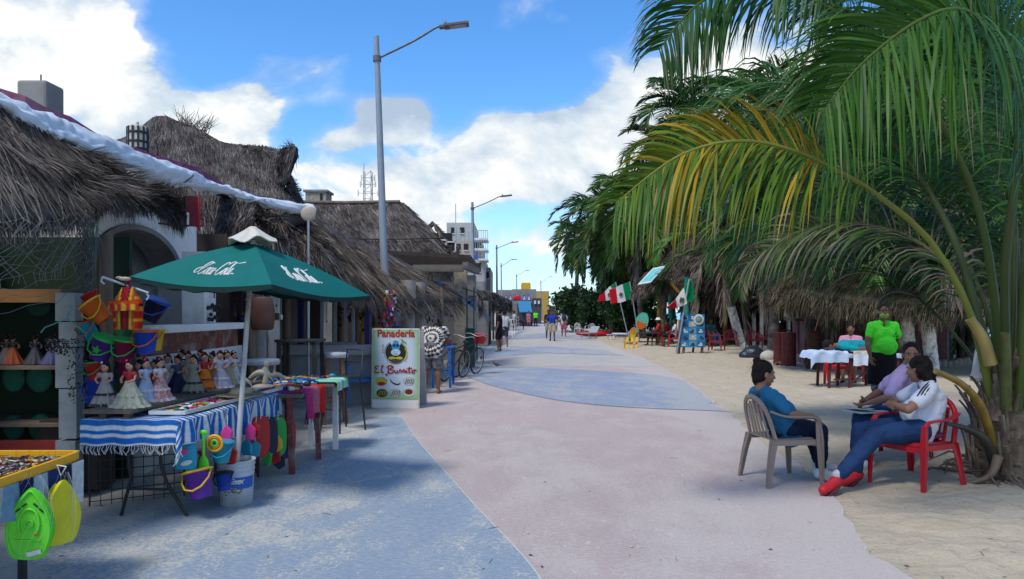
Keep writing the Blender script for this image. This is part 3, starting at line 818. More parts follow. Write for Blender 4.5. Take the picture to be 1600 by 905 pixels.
# tarp path: upper and lower edges traced
up_ = [(-260, 20, 5.2), (0, 152, 6.3), (100, 190, 6.9), (200, 232, 7.8), (280, 262, 8.8), (340, 288, 9.8), (400, 308, 10.4), (482, 320, 11.4)]
lo_ = [(-260, 60, 4.9), (0, 185, 6.0), (90, 232, 6.6), (170, 262, 7.4), (235, 290, 8.3), (325, 302, 9.5), (395, 320, 10.2), (478, 340, 11.2)]
U_ = bez([P(*q) for q in up_], 80); L_ = bez([P(*q) for q in lo_], 80)
def tarp(u, v):
    i = u*80; k = min(int(i), 79); f = i-k
    a = Vector(U_[k]).lerp(Vector(U_[k+1]), f); b = Vector(L_[k]).lerp(Vector(L_[k+1]), f)
    p = a.lerp(b, v)
    bulge = math.sin(PI*min(1, v*1.02))**.6*.14
    wr_ = .03*math.sin(u*34+v*5)*v+.05*mnoise.noise(Vector((u*14, v*5, 1)))+.03*mnoise.noise(Vector((u*50, v*9, 3)))
    sc = abs(math.sin(u*60))*.08*(v > .85)
    return p+Vector((bulge+wr_*.8, 0, wr_*.6+(sc if v > .85 else 0)))-O
mb = MB(); mb.sheet(tarp, 160, 12, .01); mb.build('tarpaulin', tp, M_tarp)
def roll(u):
    p = tarp(u, .82); return p+Vector((.03, -.02, -.03))

mb = MB()
for u in (.605,): mb.tube([tarp(u, .02), tarp(u, .3)+Vector((.02, -.02, 0)), tarp(u, .6)+Vector((.03, -.02, 0)), tarp(u, 1.0)+Vector((.03, 0, -.03))], .007, 5)
mb.build('tie_rope', tp, M_black)
# chimneys
ch = thing('concrete_chimney', 'plain weathered concrete block chimney behind the pink parapet', 'chimney', P(64, 215, 8.2)); O = ch.location
mb = MB(); mb.box((0, 0, .12), (.33, .33, .95)); mb.build('block', ch, M_conc, bevel=.03)
mb = MB(); mb.tube([(0, 0, .58), (.0, 0, .70)], .008, 5); mb.tube([(-.02, 0, .63), (.04, 0, .62)], .006, 5); mb.build('rebar', ch, M_black)
ch = thing('striped_chimney', 'round pale chimney with black painted bands beside the thatch gable', 'chimney', P(215, 236, 12)); O = ch.location
mb = MB(); mb.lathe([(.155, -.4), (.155, .36), (.13, .40), (0, .41)], n=20); mb.tube([(0, 0, .4), (0, 0, .47)], .02, 6); mb.build('flue', ch, mat('cream_plaster', (.5, .46, .40), (.38, .35, .31), rough=.9))
mb = MB()
for z in (.0, .12, .27): mb.lathe([(.158, z), (.166, z+.005), (.166, z+.035), (.158, z+.04)], n=20)
for k in range(12):
    a = 2*PI*k/12; mb.box((.158*math.cos(a), .158*math.sin(a), .15), (.02, .03, .46), a)
mb.build('band', ch, M_black)
# satin banner under the tarp corner
bn = thing('hanging_banner', 'maroon and white banner hanging below the tarpaulin end', 'banner', P(283, 325, 8.65)); O = bn.location
mb = MB(); mb.sheet(lambda u, v: Vector((-.20+.37*u, -.25+.32*u, .13-.36*v+.015*math.sin(u*9))), 10, 6, .008); mb.mat(mat('maroon_cloth', (.16, .012, .02))); mb2 = mb
mb.mats = []; mb.m = [0]*len(mb.f); mb.build('cloth', bn, mat('maroon_cloth', (.16, .012, .02)))
rot = Matrix(((.756, 0, .654), (.654, 0, -.756), (0, 1, 0)))
text_mesh('LROVSKE', .11, M_white, bn, (-.03, -.10, .02), rot.to_euler(), extrude=.001)
mb = MB(); mb.sheet(lambda u, v: Vector((-.17+.27*u, -.24+.235*u-.012, -.06-.14*v)), 4, 3, .004); mb.build('white_panel', bn, M_white)
mb = MB(); mb.bar((.18, .075, .15), (.18, .075, -.26), .03, .02); mb.build('pole', bn, mat('red_strip', (.4, .02, .04)))

# --- big thatched gable
gb = thing('gabled_thatch_hall', 'tall grey thatched hall with an upswept gable over the bar', 'thatched building', (-6.4, 15.5, 0)); O = gb.location
top = [P(120, 238, 18.0), P(196, 216, 17.6), P(238, 184, 17), P(262, 180, 16.8), P(300, 196, 16.8), P(345, 220, 16.8), P(380, 229, 16.8), P(402, 242, 16.8), P(430, 268, 16.6), P(462, 318, 16)]
eave = [P(120, 330, 14.5), P(190, 345, 14.2), P(250, 360, 14.0), P(300, 372, 14), P(350, 385, 13.8), P(390, 392, 13.6), P(420, 398, 13.6), P(440, 398, 13.6), P(460, 396, 13.6), P(485, 394, 13.6)]
thatch('thatch_roof', gb, loc(gb, top), loc(gb, eave), n=18000, bl=.32, bw=.008, th=.25, fringe=300, seed=5, tone=(.125, .110, .105), tone2=(.235, .21, .195), shag=.04)
top = [P(372, 225, 16.8), P(405, 229, 16.4), P(432, 230, 16.0), P(462, 229, 15.6)]
eave = [P(392, 275, 16.6), P(415, 288, 16.2), P(430, 285, 15.9), P(453, 272, 15.6)]
thatch('gable_hood', gb, loc(gb, top), loc(gb, eave), n=5000, bl=.25, bw=.009, th=.2, fringe=120, fl=.08, seed=6, tone=(.125, .110, .105), tone2=(.235, .21, .195), sag=-.12)
mb = MB(); mb.poly([p-O for p in (P(425, 270, 16.2), P(445, 248, 16.4), P(440, 300, 16.2), P(428, 300, 16.2))], .1); mb.build('gable_board', gb, mat('magenta_board', (.22, .01, .05), rough=.7))
thatch('gable_cheek', gb, loc(gb, [P(458, 231, 15.7), P(448, 262, 15.9), P(446, 300, 16.0)]), loc(gb, [P(466, 232, 16.3), P(452, 268, 16.5), P(474, 316, 16.4)]), n=1500, bl=.2, bw=.009, th=.2, fringe=40, seed=8, tone=(.09, .08, .075), tone2=(.2, .175, .16))
mb = MB(); mb.M = Matrix.Translation(-O); mb.box((-7.3, 15.6, 1.6), (5, 3.6, 3.2)); mb.build('wall', gb, M_conc)
# dead shrub growing on the ridge
ds = thing('dry_shrub', 'leafless dry shrub growing on the thatch ridge', 'shrub', P(298, 192, 16.8)); O = ds.location
mb = MB()
for k in range(60):
    a = g.uniform(-1.1, 1.25); L = g.uniform(.25, .62); x0 = g.uniform(-.25, .35); z0 = -.15-max(0, x0)*.4
    p0 = Vector((x0, g.uniform(-.1, .1), z0)); d = Vector((math.sin(a), g.uniform(-.3, .3), math.cos(a)))
    p1 = p0+d*L*.5; p2 = p1+(d+Vector((g.uniform(-.3, .3), 0, g.uniform(-.2, .3)))).normalized()*L*.5
    mb.tube([p0, p1, p2], [.009, .006, .003], 4, cap=False)
    for _ in range(2):
        q = p1+Vector((g.uniform(-.12, .12), g.uniform(-.1, .1), g.uniform(.0, .15))); mb.tube([p1, q], .003, 3, cap=False)
mb.build('twigs', ds, mat('dry_twig', (.16, .12, .09), rough=.9))
for k in range(1):
    pass
# --- lower thatch next to the arch (bar roof) and long eave
br = thing('thatched_bar', 'low thatched bar whose long ragged eave runs behind the green umbrella', 'thatched bar', (-3.2, 13, 0)); O = br.location
thatch('front_thatch', br, loc(br, [P(250, 300, 11.5), P(330, 300, 11.5), P(400, 305, 11.6), P(490, 330, 11.6)]), loc(br, [P(290, 395, 10.2), P(330, 402, 10.2), P(372, 392, 10.2), P(412, 345, 10.1)]), n=7000, bl=.4, bw=.007, th=.2, fringe=900, fl=.2, seed=9, tone=(.12, .105, .10), tone2=(.24, .21, .19))
ltop = [P(400, 322, 11.0), P(440, 326, 12.0), P(485, 342, 13.0), P(550, 376, 15.5), P(618, 406, 20.0)]
leave = [P(398, 352, 9.9), P(440, 366, 10.2), P(500, 395, 10.9), P(548, 432, 12.2), P(600, 465, 14.0), P(625, 468, 15.3), P(722, 466, 20.8)]
thatch('long_thatch', br, loc(br, ltop), loc(br, leave), n=16000, bl=.5, bw=.0065, th=.2, fringe=5200, fl=.34, seed=10, tone=(.12, .10, .088), tone2=(.30, .25, .21), shag=.07)
mb = MB()
for k in range(9):   # cords of the net laid over the thatch
    t0 = k/9*.34; pts = []
    for j in range(16):
        u = .45+.55*j/15; a = Vector(bez(ltop, 50)[int(u*50)]); b = Vector(bez(leave, 50)[int(u*50)])
        pts.append(a.lerp(b, .03+t0*(.6+.4*j/15))+Vector((0, 0, .10))-O)
    mb.tube(pts, .0045, 3, cap=False)
mb.build('roof_net', br, mat('pale_net', (.32, .36, .42), rough=.8))
mb = MB(); mb.M = Matrix.Translation(-O)
for px, d in ((395, 9.9), (448, 12.5), (556, 14), (586, 14.6), (650, 16.8), (690, 18.4)):
    mb = MB(); mb.M = Matrix.Translation(-O); p = G(px, 487+1840/d); mb.tube([(p.x, p.y, 0), (p.x, p.y, 2.2)], .07 if px < 500 else .05, 8); mb.build('post', br, M_wood)
mb = MB(); mb.M = Matrix.Translation(-O)
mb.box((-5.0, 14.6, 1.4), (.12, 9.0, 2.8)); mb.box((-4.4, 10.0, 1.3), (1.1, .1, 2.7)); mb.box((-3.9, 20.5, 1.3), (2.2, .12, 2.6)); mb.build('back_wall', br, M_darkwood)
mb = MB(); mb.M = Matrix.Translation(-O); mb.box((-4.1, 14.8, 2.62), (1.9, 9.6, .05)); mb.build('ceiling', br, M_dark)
mb = MB(); mb.M = Matrix.Translation(-O)
for px in (408, 428): p = G(px, 664); mb.box((p.x, p.y, 1.05), (.16, .04, 1.9))
mb.build('corrugated_panel', br, mat('pale_panel', (.42, .44, .46), (.34, .36, .38), rough=.6, stretch=(9, 1, .1)))
mb = MB(); mb.M = Matrix.Translation(-O)
for px in (503, 524, 540, 552): p = P(px, 500, 13.4); mb.box((p.x, p.y, 1.55), (.055, .04, 1.0))
p = P(525, 500, 13.4); mb.box((p.x, p.y, 1.02), (.75, .05, .05)); mb.box((p.x, p.y, 2.02), (.75, .05, .05))
mb.build('window_bars', br, mat('bluish_white_paint', (.42, .46, .52), rough=.6))
mb = MB(); mb.M = Matrix.Translation(-O); p = P(520, 540, 12.6); mb.box((p.x, p.y, .95), (1.7, .3, .16)); mb.box((p.x, p.y+.1, .45), (1.6, .1, .9)); mb.build('bar_counter', br, mat('grey_white_counter', (.36, .37, .40), rough=.6))
for px, c_, z in ((470, (.03, .04, .20), 0), (574, (.03, .05, .28), 0)):
    mb = MB(); mb.M = Matrix.Translation(-O); p = G(px, 487+1840/13.2); mb.box((p.x, p.y, 1.0), (.09, .09, 2.0)); mb.build('post', br, M_bluedark)

# cup shaped lamp on a pole in front of the thatch
lp = thing('garden_lamp', 'thin pole with a round pale disc lamp rising in front of the thatch', 'lamp', G(482, 664)); d0 = lp.location.y
mb = MB(); mb.tube([(0, 0, 0), (0, 0, PZ(343, d0))], .018, 8); mb.build('pole', lp, M_metal)
mb = MB(); mb.ell((0, 0, PZ(334, d0)), (.11, .03, .11), 20, 12); mb.build('disc', lp, mat('cream_plastic', (.45, .38, .30), rough=.5))

# --- hip roofed palapa
hp = thing('hipped_thatch_house', 'large hip roofed thatch house behind the lamp post', 'thatched building', (-5.5, 25, 0)); O = hp.location
TR = P(625, 318, 26); TL = P(455, 318, 26); ER = P(705, 400, 24.0); EL = P(440, 400, 23.0); ERb = P(715, 402, 29)
mid_e = [EL, P(520, 402, 23.2), P(560, 395, 23.4), P(600, 400, 23.6), P(640, 406, 23.8), P(692, 404, 24)]
thatch('front_slope', hp, loc(hp, [TL, P(540, 320, 26), TR]), loc(hp, mid_e), n=11000, bl=.6, bw=.013, th=.3, fringe=1800, fl=.5, seed=12, tone=(.13, .113, .105), tone2=(.245, .215, .195))
thatch('end_slope', hp, loc(hp, [TR, P(630, 318, 28)]), loc(hp, [P(690, 404, 24), ERb]), n=3000, bl=.6, bw=.013, th=.3, fringe=500, fl=.5, seed=13, tone=(.12, .105, .10), tone2=(.24, .21, .19))
mb = MB(); mb.M = Matrix.Translation(-O); mb.box((-6.6, 26.5, 1.7), (7.2, 3, 3.4)); mb.build('wall', hp, M_conc)
mb = MB(); mb.M = Matrix.Translation(-O); pts = [P(520, 372, 23.7), P(600, 374, 24.2), P(690, 372, 24.6)]; mb.tube(bez(pts, 10).tolist(), .02, 5); mb.build('rope', hp, M_black)
mb = MB(); mb.M = Matrix.Translation(-O); mb.tube([TL+Vector((0, 0, .06)), P(540, 317, 26), TR+Vector((0, 0, .06))], .07, 6); mb.build('ridge_cap', hp, M_wood)
# small gable further
sg = thing('small_thatch_gable', 'small thatched gable with an open loft beside the hip roof', 'thatched building', (-3.6, 29, 0)); O = sg.location
thatch('left_slope', sg, loc(sg, [P(678, 347, 29), P(676, 347, 32)]), loc(sg, [P(655, 372, 29), P(654, 370, 32)]), n=700, bl=.4, bw=.014, th=.15, fringe=80, seed=14)
thatch('right_slope', sg, loc(sg, [P(678, 347, 29), P(700, 372, 30)]), loc(sg, [P(688, 368, 28.2), P(718, 392, 29)]), n=1200, bl=.4, bw=.014, th=.2, fringe=300, seed=15)
thatch('lower_thatch', sg, loc(sg, [P(684, 382, 27), P(700, 384, 27)]), loc(sg, [P(690, 402, 26.5), P(706, 402, 26.5)]), n=600, bl=.4, bw=.014, th=.2, fringe=200, seed=16)
mb = MB(); mb.M = Matrix.Translation(-O); mb.box((-3.6, 30, 2), (2.4, 2, 4.0)); mb.build('wall', sg, M_conc)
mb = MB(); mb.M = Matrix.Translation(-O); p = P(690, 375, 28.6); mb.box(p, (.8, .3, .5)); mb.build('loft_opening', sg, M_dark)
for px, py in ((690, 383), (704, 386)):
    mb = MB(); p = P(px, py, 28.2)-O; mb.box(p, (.36, .06, .34)); f = mb.build('window', sg, M_dark)
    mb = MB(); mb.M = Matrix.Translation(p)
    for s_ in (-1, 1): mb.box((s_*.19, -.04, 0), (.05, .05, .42)); mb.box((0, -.04, s_*.19), (.42, .05, .05))
    mb.build('frame', f, M_white)
mb = MB(); mb.ell(P(664, 361, 28.5)-O, .12, 10, 8); mb.build('blue_drum', sg, M_bluepaint)
# roof box and tower
rb = thing('rooftop_hut', 'small square stone rooftop hut above the thatch', 'hut', P(494, 320, 30)); O = rb.location
mb = MB(); mb.box((0, .4, .15), (.85, .9, .75)); mb.build('wall', rb, M_stone); mb = MB(); mb.box((0, .4, .56), (1.0, 1.05, .08)); mb.build('roof', rb, M_conc)
mb = MB(); mb.box((.22, -.06, .15), (.1, .03, .6)); mb.build('door', rb, M_dark)
tw = thing('antenna_tower', 'lattice antenna tower far behind the thatch roofs', 'tower', (PX(575, 90), 90, 0)); 
mb = MB(); H = PZ(268, 90); w0 = .5
for sx in (-1, 1):
    for sy in (-1, 1): mb.bar((sx*w0, sy*w0, 0), (sx*w0*.9, sy*w0*.9, H), .1)
for k in range(22):
    z = H*k/22; z1 = H*(k+1)/22
    mb.bar((-w0, -w0, z), (w0, -w0, z), .07); s_ = 1 if k % 2 else -1
    mb.bar((-w0*s_, -w0, z), (w0*s_, -w0, z1), .06); mb.bar((w0, -w0*s_, z), (w0, w0*s_, z1), .06)
mb.build('mast', tw, M_metal)
for zz, ww in ((302, 1.2), (288, .9), (278, .8)):
    mb = MB(); z = PZ(zz, 90); mb.bar((-ww, 0, z), (ww, 0, z), .08)
    for s_ in (-1, 1): mb.box((s_*ww, 0, z), (.16, .2, .7))
    mb.build('antenna', tw, M_white)
mb = MB(); mb.tube([(-.5, 0, H-2), (-.5, 0, PZ(255, 90))], .05, 5); mb.build('rod', tw, M_metal)

# --- pergola on a stone pillar
pg = thing('pergola_shop', 'dark slatted pergola shop on a rough stone pillar', 'shop', (-2.2, 22, 0)); O = pg.location
def box_px(mb, px0, px1, z0, z1, d, dd): mb.box(((PX(px0, d)+PX(px1, d))/2, d+dd/2, (z0+z1)/2), (PX(px1, d)-PX(px0, d), dd, z1-z0))
mb = MB(); mb.M = Matrix.Translation(-O); box_px(mb, 709, 729, 0, PZ(424, 21.6), 21.6, .5); pp_ = mb.build('pillar', pg, M_stone)
mb = MB(); mb.M = Matrix.Translation(-O); box_px(mb, 729, 743, PZ(462, 22.6), PZ(430, 22.6), 22.6, .5); box_px(mb, 731, 744, 0, PZ(462, 22.6), 22.8, .5); mb.build('pillar', pg, M_conc)
mb = MB(); mb.M = Matrix.Translation(-O)
for i in range(16):
    y = 19.5+i*.28; mb.bar((-4.6, y, PZ(404, 21)+.12), (-1.1, y+.1, PZ(410, 21)+.05), .07, .1)
mb.build('slats', pg, M_darkwood)
mb = MB(); mb.M = Matrix.Translation(-O); box_px(mb, 645, 724, PZ(424, 21.0), PZ(413, 21.0), 21.2, .18); mb.bar((PX(727, 20.6), 20.6, PZ(415, 20.6)), (PX(746, 24.5), 24.5, PZ(424, 24.5)), .16, .2); mb.build('beam', pg, mat('grey_beam', (.22, .21, .20), rough=.9))
mb = MB(); mb.M = Matrix.Translation(-O); mb.box((-3.7, 23.8, 1.3), (3.6, .15, 2.6)); mb.box((-5.0, 22, 1.3), (.12, 3.6, 2.6)); mb.build('back_wall', pg, M_conc)
mb = MB(); mb.M = Matrix.Translation(-O); box_px(mb, 690, 716, PZ(478, 20.4), PZ(468, 20.4), 20.5, .08); mb.build('blue_sign', pg, M_bluedark)
mb = MB(); mb.M = Matrix.Translation(-O); box_px(mb, 683, 690, 0, PZ(440, 20.2), 20.2, .12); mb.build('post', pg, M_bluepaint)
for a_, b_ in (((722, 465), (742, 478)), ((726, 478), (743, 466)), ((727, 470), (744, 484))):
    mb = MB(); mb.M = Matrix.Translation(-O); mb.bar(P(*a_, 21.2), P(*b_, 21.2), .05); mb.build('brace', pg, M_bluepaint)
# ================= RIGHT SIDE: palms, beach bars =================
def low(px, d): return Vector((PX(px, d), d, 0))
fg = thing('young_coconut_palm', 'big young coconut palm with thick green leaf stalks and arching fronds at the right edge', 'palm tree', G(1578, 752)); O = fg.location.copy()
mb = MB()
K = 30; c = bez([(0, 0, -.1), (.0, 0, .25), (-.02, 0, .6), (-.02, 0, .95)], K)
mb.tube([tuple(p) for p in c], [.36-.16*(i/K)+.05*mnoise.noise(Vector((i*.8, 1, 2)))+.02*(i % 2) for i in range(K+1)], 18)
tr = mb.build('trunk', fg, M_bark)
set_tint(tr, lambda co: tuple(x*(.7+.8*abs(mnoise.noise(co*Vector((14, 14, 5))))) for x in (.20, .15, .105)))
g = random.Random(21)
# torn sheaths and fibres round the trunk
mb = MB()
for k in range(110):
    a = g.uniform(0, 2*PI); z = g.uniform(.02, 1.12); r = .36-.15*z
    w_ = g.uniform(.04, .10); h_ = g.uniform(.15, .42); lean = g.uniform(.0, .18)
    er = Vector((math.cos(a), math.sin(a), 0)); et = Vector((-math.sin(a), math.cos(a), 0))
    b0 = er*r+Vector((0, 0, z))
    def fn(u, v, b0=b0, er=er, et=et, w_=w_, h_=h_, lean=lean):
        return b0+et*(u-.5)*w_*(1-.6*v)+er*(.02+lean*v*v+.02*math.sin(u*3))+Vector((0, 0, (v-.3)*h_))
    mb.sheet(fn, 3, 4, .008)
sh = mb.build('sheath', fg, M_bark)
set_tint(sh, lambda co: tuple(x*(.6+.9*abs(mnoise.noise(co*9))) for x in (.26, .20, .145)))
mb = MB()
for k in range(70):
    a = g.uniform(0, 2*PI); r = g.uniform(.28, .42); L = g.uniform(.15, .55)
    p0 = Vector((math.cos(a)*r, math.sin(a)*r, g.uniform(.02, .15))); p1 = p0+Vector((math.cos(a)*L*.6, math.sin(a)*L*.6, .02)); p2 = p0+Vector((math.cos(a+.4)*L, math.sin(a+.4)*L, -p0.z+.03))
    mb.tube([p0, p1, p2], [g.uniform(.008, .02), .01, .004], 5)
rt = mb.build('root', fg, mat('dead_root', (.10, .075, .06), (.2, .16, .12), rough=.95, bump=.5))
def fr(pts, name='frond', label=None, seed=1, **k):
    lv = Leaves(seed); lv.frond([tuple(Vector(p)-O) for p in pts], **k); o = lv.build(name, fg)
    if label: o['label'] = label
    return o
st0 = dict(petiole=.050, segs=6, ragged=.10)
G1, G2 = (.035, .105, .022), (.09, .185, .03)
# A: the yellowing frond reaching to the left
fr([P(1556, 668, 6.9), P(1538, 570, 6.8), P(1508, 470, 6.7), P(1450, 372, 6.5), P(1364, 300, 6.3), P(1298, 262, 6.1), P(1245, 238, 6.0), P(1183, 222, 5.9), P(1121, 224, 5.8), P(1060, 244, 5.7), P(1008, 280, 5.6), P(962, 318, 5.5)],
   label='arching frond turning yellow and orange in its middle', seed=3, sidebias=-.28, nleaf=150, leaf=.86, width=.0108, start=.36, droop=.30, up=(0, -.85, .5), spread=.9, colA=(.030, .10, .012), colB=(.12, .20, .015), yellow=(.48, .86, (.42, .24, .015), .28), rcol=(.22, .24, .05), **st0)
# B: the big right hand frond that rises out and curls back
fr([P(1592, 640, 6.7), P(1600, 500, 6.6), P(1606, 380, 6.4), P(1600, 260, 6.1), P(1590, 168, 5.8), P(1576, 102, 5.6), P(1554, 57, 5.4), P(1522, 24, 5.2), P(1486, 14, 5.1), P(1440, 30, 5.0), P(1386, 66, 4.9), P(1335, 112, 4.85), P(1285, 175, 4.8)],
   seed=4, sidebias=-.15, nleaf=165, leaf=1.25, width=.0110, start=.24, droop=.30, up=(.1, -.85, .5), spread=.9, colA=(.016, .075, .010), colB=(.06, .145, .015), rcol=(.085, .13, .03), **st0)
# C: upper frond sweeping left over the street
fr([P(1570, 640, 7.0), P(1556, 480, 7.0), P(1530, 330, 7.0), P(1470, 190, 6.9), P(1368, 75, 6.7), P(1311, 25, 6.5), P(1240, -14, 6.4), P(1170, -28, 6.3), P(1112, -8, 6.2), P(1066, 30, 6.1), P(1030, 78, 6.0)],
   seed=5, sidebias=-.2, nleaf=150, leaf=1.0, width=.011, start=.38, droop=.32, up=(0, -.8, .6), spread=.9, colA=(.012, .055, .012), colB=(.035, .10, .016), rcol=(.08, .12, .03), **st0)
# others filling the crown: left-away, toward camera right, upright
fr([P(1560, 640, 7.1), P(1530, 500, 7.3), P(1480, 350, 7.6), P(1400, 230, 8.0), P(1300, 150, 8.5), P(1200, 130, 9.0), P(1110, 170, 9.4), P(1050, 250, 9.7)], seed=6, nleaf=110, leaf=1.3, width=.014, start=.33, droop=.35, up=(0, -.8, .6), colA=(.014, .07, .012), colB=(.045, .13, .018), **st0)
fr([P(1568, 650, 7.0), P(1550, 560, 7.2), P(1500, 440, 7.5), P(1420, 370, 7.9), P(1330, 350, 8.3), P(1240, 365, 8.6), P(1170, 410, 8.9)], seed=7, nleaf=110, leaf=1.0, width=.012, start=.3, droop=.5, up=(0, -.7, .7), colA=(.03, .08, .02), colB=(.09, .13, .03), dead=.3, **st0)
fr([P(1590, 650, 7.0), P(1620, 480, 7.0), P(1640, 330, 7.2), P(1620, 200, 7.4), P(1560, 110, 7.6), P(1480, 70, 7.9), P(1400, 75, 8.1), P(1330, 120, 8.3)], seed=8, nleaf=120, leaf=1.4, width=.013, start=.25, droop=.35, up=(0, -.8, .6), colA=(.014, .07, .012), colB=(.05, .14, .018), **st0)
fr([P(1585, 650, 7.2), P(1590, 450, 7.8), P(1570, 280, 8.4), P(1500, 180, 9.0), P(1400, 150, 9.6), P(1300, 190, 10), P(1220, 270, 10.3)], seed=9, nleaf=110, leaf=1.4, width=.015, start=.3, droop=.4, up=(0, -.7, .7), colA=(.014, .07, .012), colB=(.045, .13, .018), **st0)
fr([P(1600, 650, 7.0), P(1680, 450, 7.0), P(1800, 300, 7.2), P(1950, 220, 7.4), P(2100, 260, 7.6), P(2200, 400, 7.8)], seed=10, nleaf=70, leaf=1.1, width=.014, start=.3, droop=.6, colA=G1, colB=G2, **st0)
fr([P(1580, 650, 7.1), P(1575, 420, 7.5), P(1600, 200, 8.0), P(1680, 60, 8.6), P(1800, 20, 9.2), P(1900, 90, 9.6)], seed=11, nleaf=70, leaf=1.1, width=.014, start=.3, droop=.6, colA=G1, colB=G2, **st0)
fr([P(1578, 650, 6.9), P(1570, 430, 6.8), P(1590, 230, 6.6), P(1570, 60, 6.3), P(1500, -60, 6.0), P(1400, -110, 5.8), P(1300, -90, 5.7), P(1210, -20, 5.6)], seed=12, nleaf=110, leaf=1.4, width=.0125, start=.3, droop=.35, up=(0, -.8, .6), colA=(.02, .075, .02), colB=(.05, .12, .03), **st0)
fr([P(1590, 650, 7.4), P(1640, 400, 8.6), P(1660, 200, 9.6), P(1600, 100, 10.4), P(1500, 110, 11), P(1420, 200, 11.4)], seed=13, nleaf=100, leaf=1.5, width=.016, start=.3, droop=.45, up=(0, -.7, .7), colA=(.02, .06, .02), colB=(.04, .10, .03), **st0)
for i, pp in enumerate(([(1575, 650, 7.2), (1540, 480, 7.6), (1450, 300, 8.2), (1330, 220, 8.8), (1220, 220, 9.4), (1120, 290, 9.9)], [(1585, 650, 7.1), (1600, 400, 7.3), (1590, 220, 7.4), (1530, 100, 7.5), (1440, 60, 7.6), (1340, 90, 7.8), (1260, 170, 8.0)],
        [(1570, 650, 7.3), (1540, 520, 7.8), (1460, 400, 8.4), (1350, 330, 9.2), (1240, 330, 10), (1150, 380, 10.6)], [(1590, 650, 7.3), (1600, 450, 8.0), (1580, 330, 8.6), (1520, 270, 9.2), (1440, 270, 9.8), (1370, 330, 10.2)], [(1580, 650, 7.2), (1585, 300, 7.4), (1560, 100, 7.6), (1480, -40, 7.8), (1370, -60, 8.0), (1280, 20, 8.3)])):
    fr([P(*q) for q in pp], seed=20+i, nleaf=120, leaf=1.35, width=.013, start=.28, droop=.35, up=(.05*i, -.8, .6), colA=(.014, .062, .012), colB=(.045, .12, .018), **dict(st0, petiole=.032))
for i, pp in enumerate(([(1565, 650, 7.2), (1520, 560, 7.8), (1440, 470, 8.6), (1350, 410, 9.4), (1270, 400, 10.2), (1200, 430, 10.8)], [(1580, 650, 7.2), (1560, 520, 7.8), (1500, 420, 8.6), (1420, 370, 9.6), (1330, 380, 10.4), (1270, 430, 11)],
        [(1590, 650, 7.0), (1600, 520, 7.4), (1590, 430, 7.9), (1550, 370, 8.4), (1490, 350, 8.9), (1430, 380, 9.4)])):
    fr([P(*q) for q in pp], seed=40+i, nleaf=110, leaf=.95, width=.012, start=.34, droop=.5, up=(.05*i, -.8, .6), colA=(.016, .055, .012), colB=(.06, .12, .02), dead=.15, **dict(st0, petiole=.028))
# cut stalk, broken yellow stalk and dead stalk
def stalk(name, pts, r0, r1, tint, label):
    mb = MB(); c = bez([tuple(Vector(p)-O) for p in pts], 16); mb.tube([tuple(p) for p in c], [r0+(r1-r0)*i/16 for i in range(17)], 10)
    o = mb.build(name, fg, attr_mat('stalk_skin', rough=.45, spec=.4, noise_amt=.25, scale=4)); set_tint(o, tint); o['label'] = label; return o
stalk('stalk', [P(1552, 700, 6.75), P(1535, 640, 6.6), P(1505, 602, 6.4), P(1462, 580, 6.2)], .042, .024, lambda co: tuple(q*(.6+.8*abs(mnoise.noise(co*12))) for q in ((.34, .20, .03) if co.x < -.28 else (.14, .14, .035))), 'broken yellow leaf stalk bending to the left')
stalk('stalk', [P(1572, 640, 6.7), P(1572, 580, 6.65), P(1570, 520, 6.6)], .050, .04, lambda co: tuple(q*(.6+.8*abs(mnoise.noise(co*12))) for q in (.11, .12, .03)), 'upright cut green leaf stalk')
stalk('stalk', [P(1548, 570, 6.7), P(1536, 530, 6.7), P(1515, 498, 6.7)], .06, .04, lambda co: (.30, .22, .06), 'short curled brown leaf stalk')
stalk('stalk', [P(1556, 725, 6.7), P(1540, 690, 6.6), P(1515, 672, 6.5), P(1478, 661, 6.4)], .055, .014, lambda co: (.035, .028, .022), 'dead black leaf stalk pointing left')
stalk('stalk', [P(1560, 712, 6.6), P(1545, 745, 6.6), P(1500, 757, 6.7)], .045, .015, lambda co: (.16, .11, .075), 'brown root flare spreading over the sand')

# ---- named palms
WH = 1.35
def palm_px(px_top, py_top, d, px_base=None, **k):
    pb = low(px_base if px_base is not None else px_top, d)
    return palm('palm_tree', k.pop('label'), pb, P(px_top, py_top, d), seed=k.pop('seed', 1), **k)
GRP = None
palm_px(1128, 385, 33, 1160, label='slim leaning palm with a whitewashed foot left of the beach bar', white=2.1-.3, r0=.22, r1=.15, nfr=20, L=4.3, leaf=1.1, nleaf=52, seed=31, el=(50, -60), width=.03, dead=8)
palm_px(1420, 330, 18.6, 1425, label='upright whitewashed palm trunk behind the man in the green shirt', white=1.9, r0=.16, r1=.14, nfr=18, L=3.8, leaf=1.0, nleaf=50, seed=32, width=.022)
palm_px(1425, 300, 18.3, 1458, label='leaning whitewashed palm trunk just right of the man in the green shirt', white=1.9, r0=.17, r1=.13, nfr=18, L=3.8, leaf=1.0, nleaf=50, seed=33, width=.022)
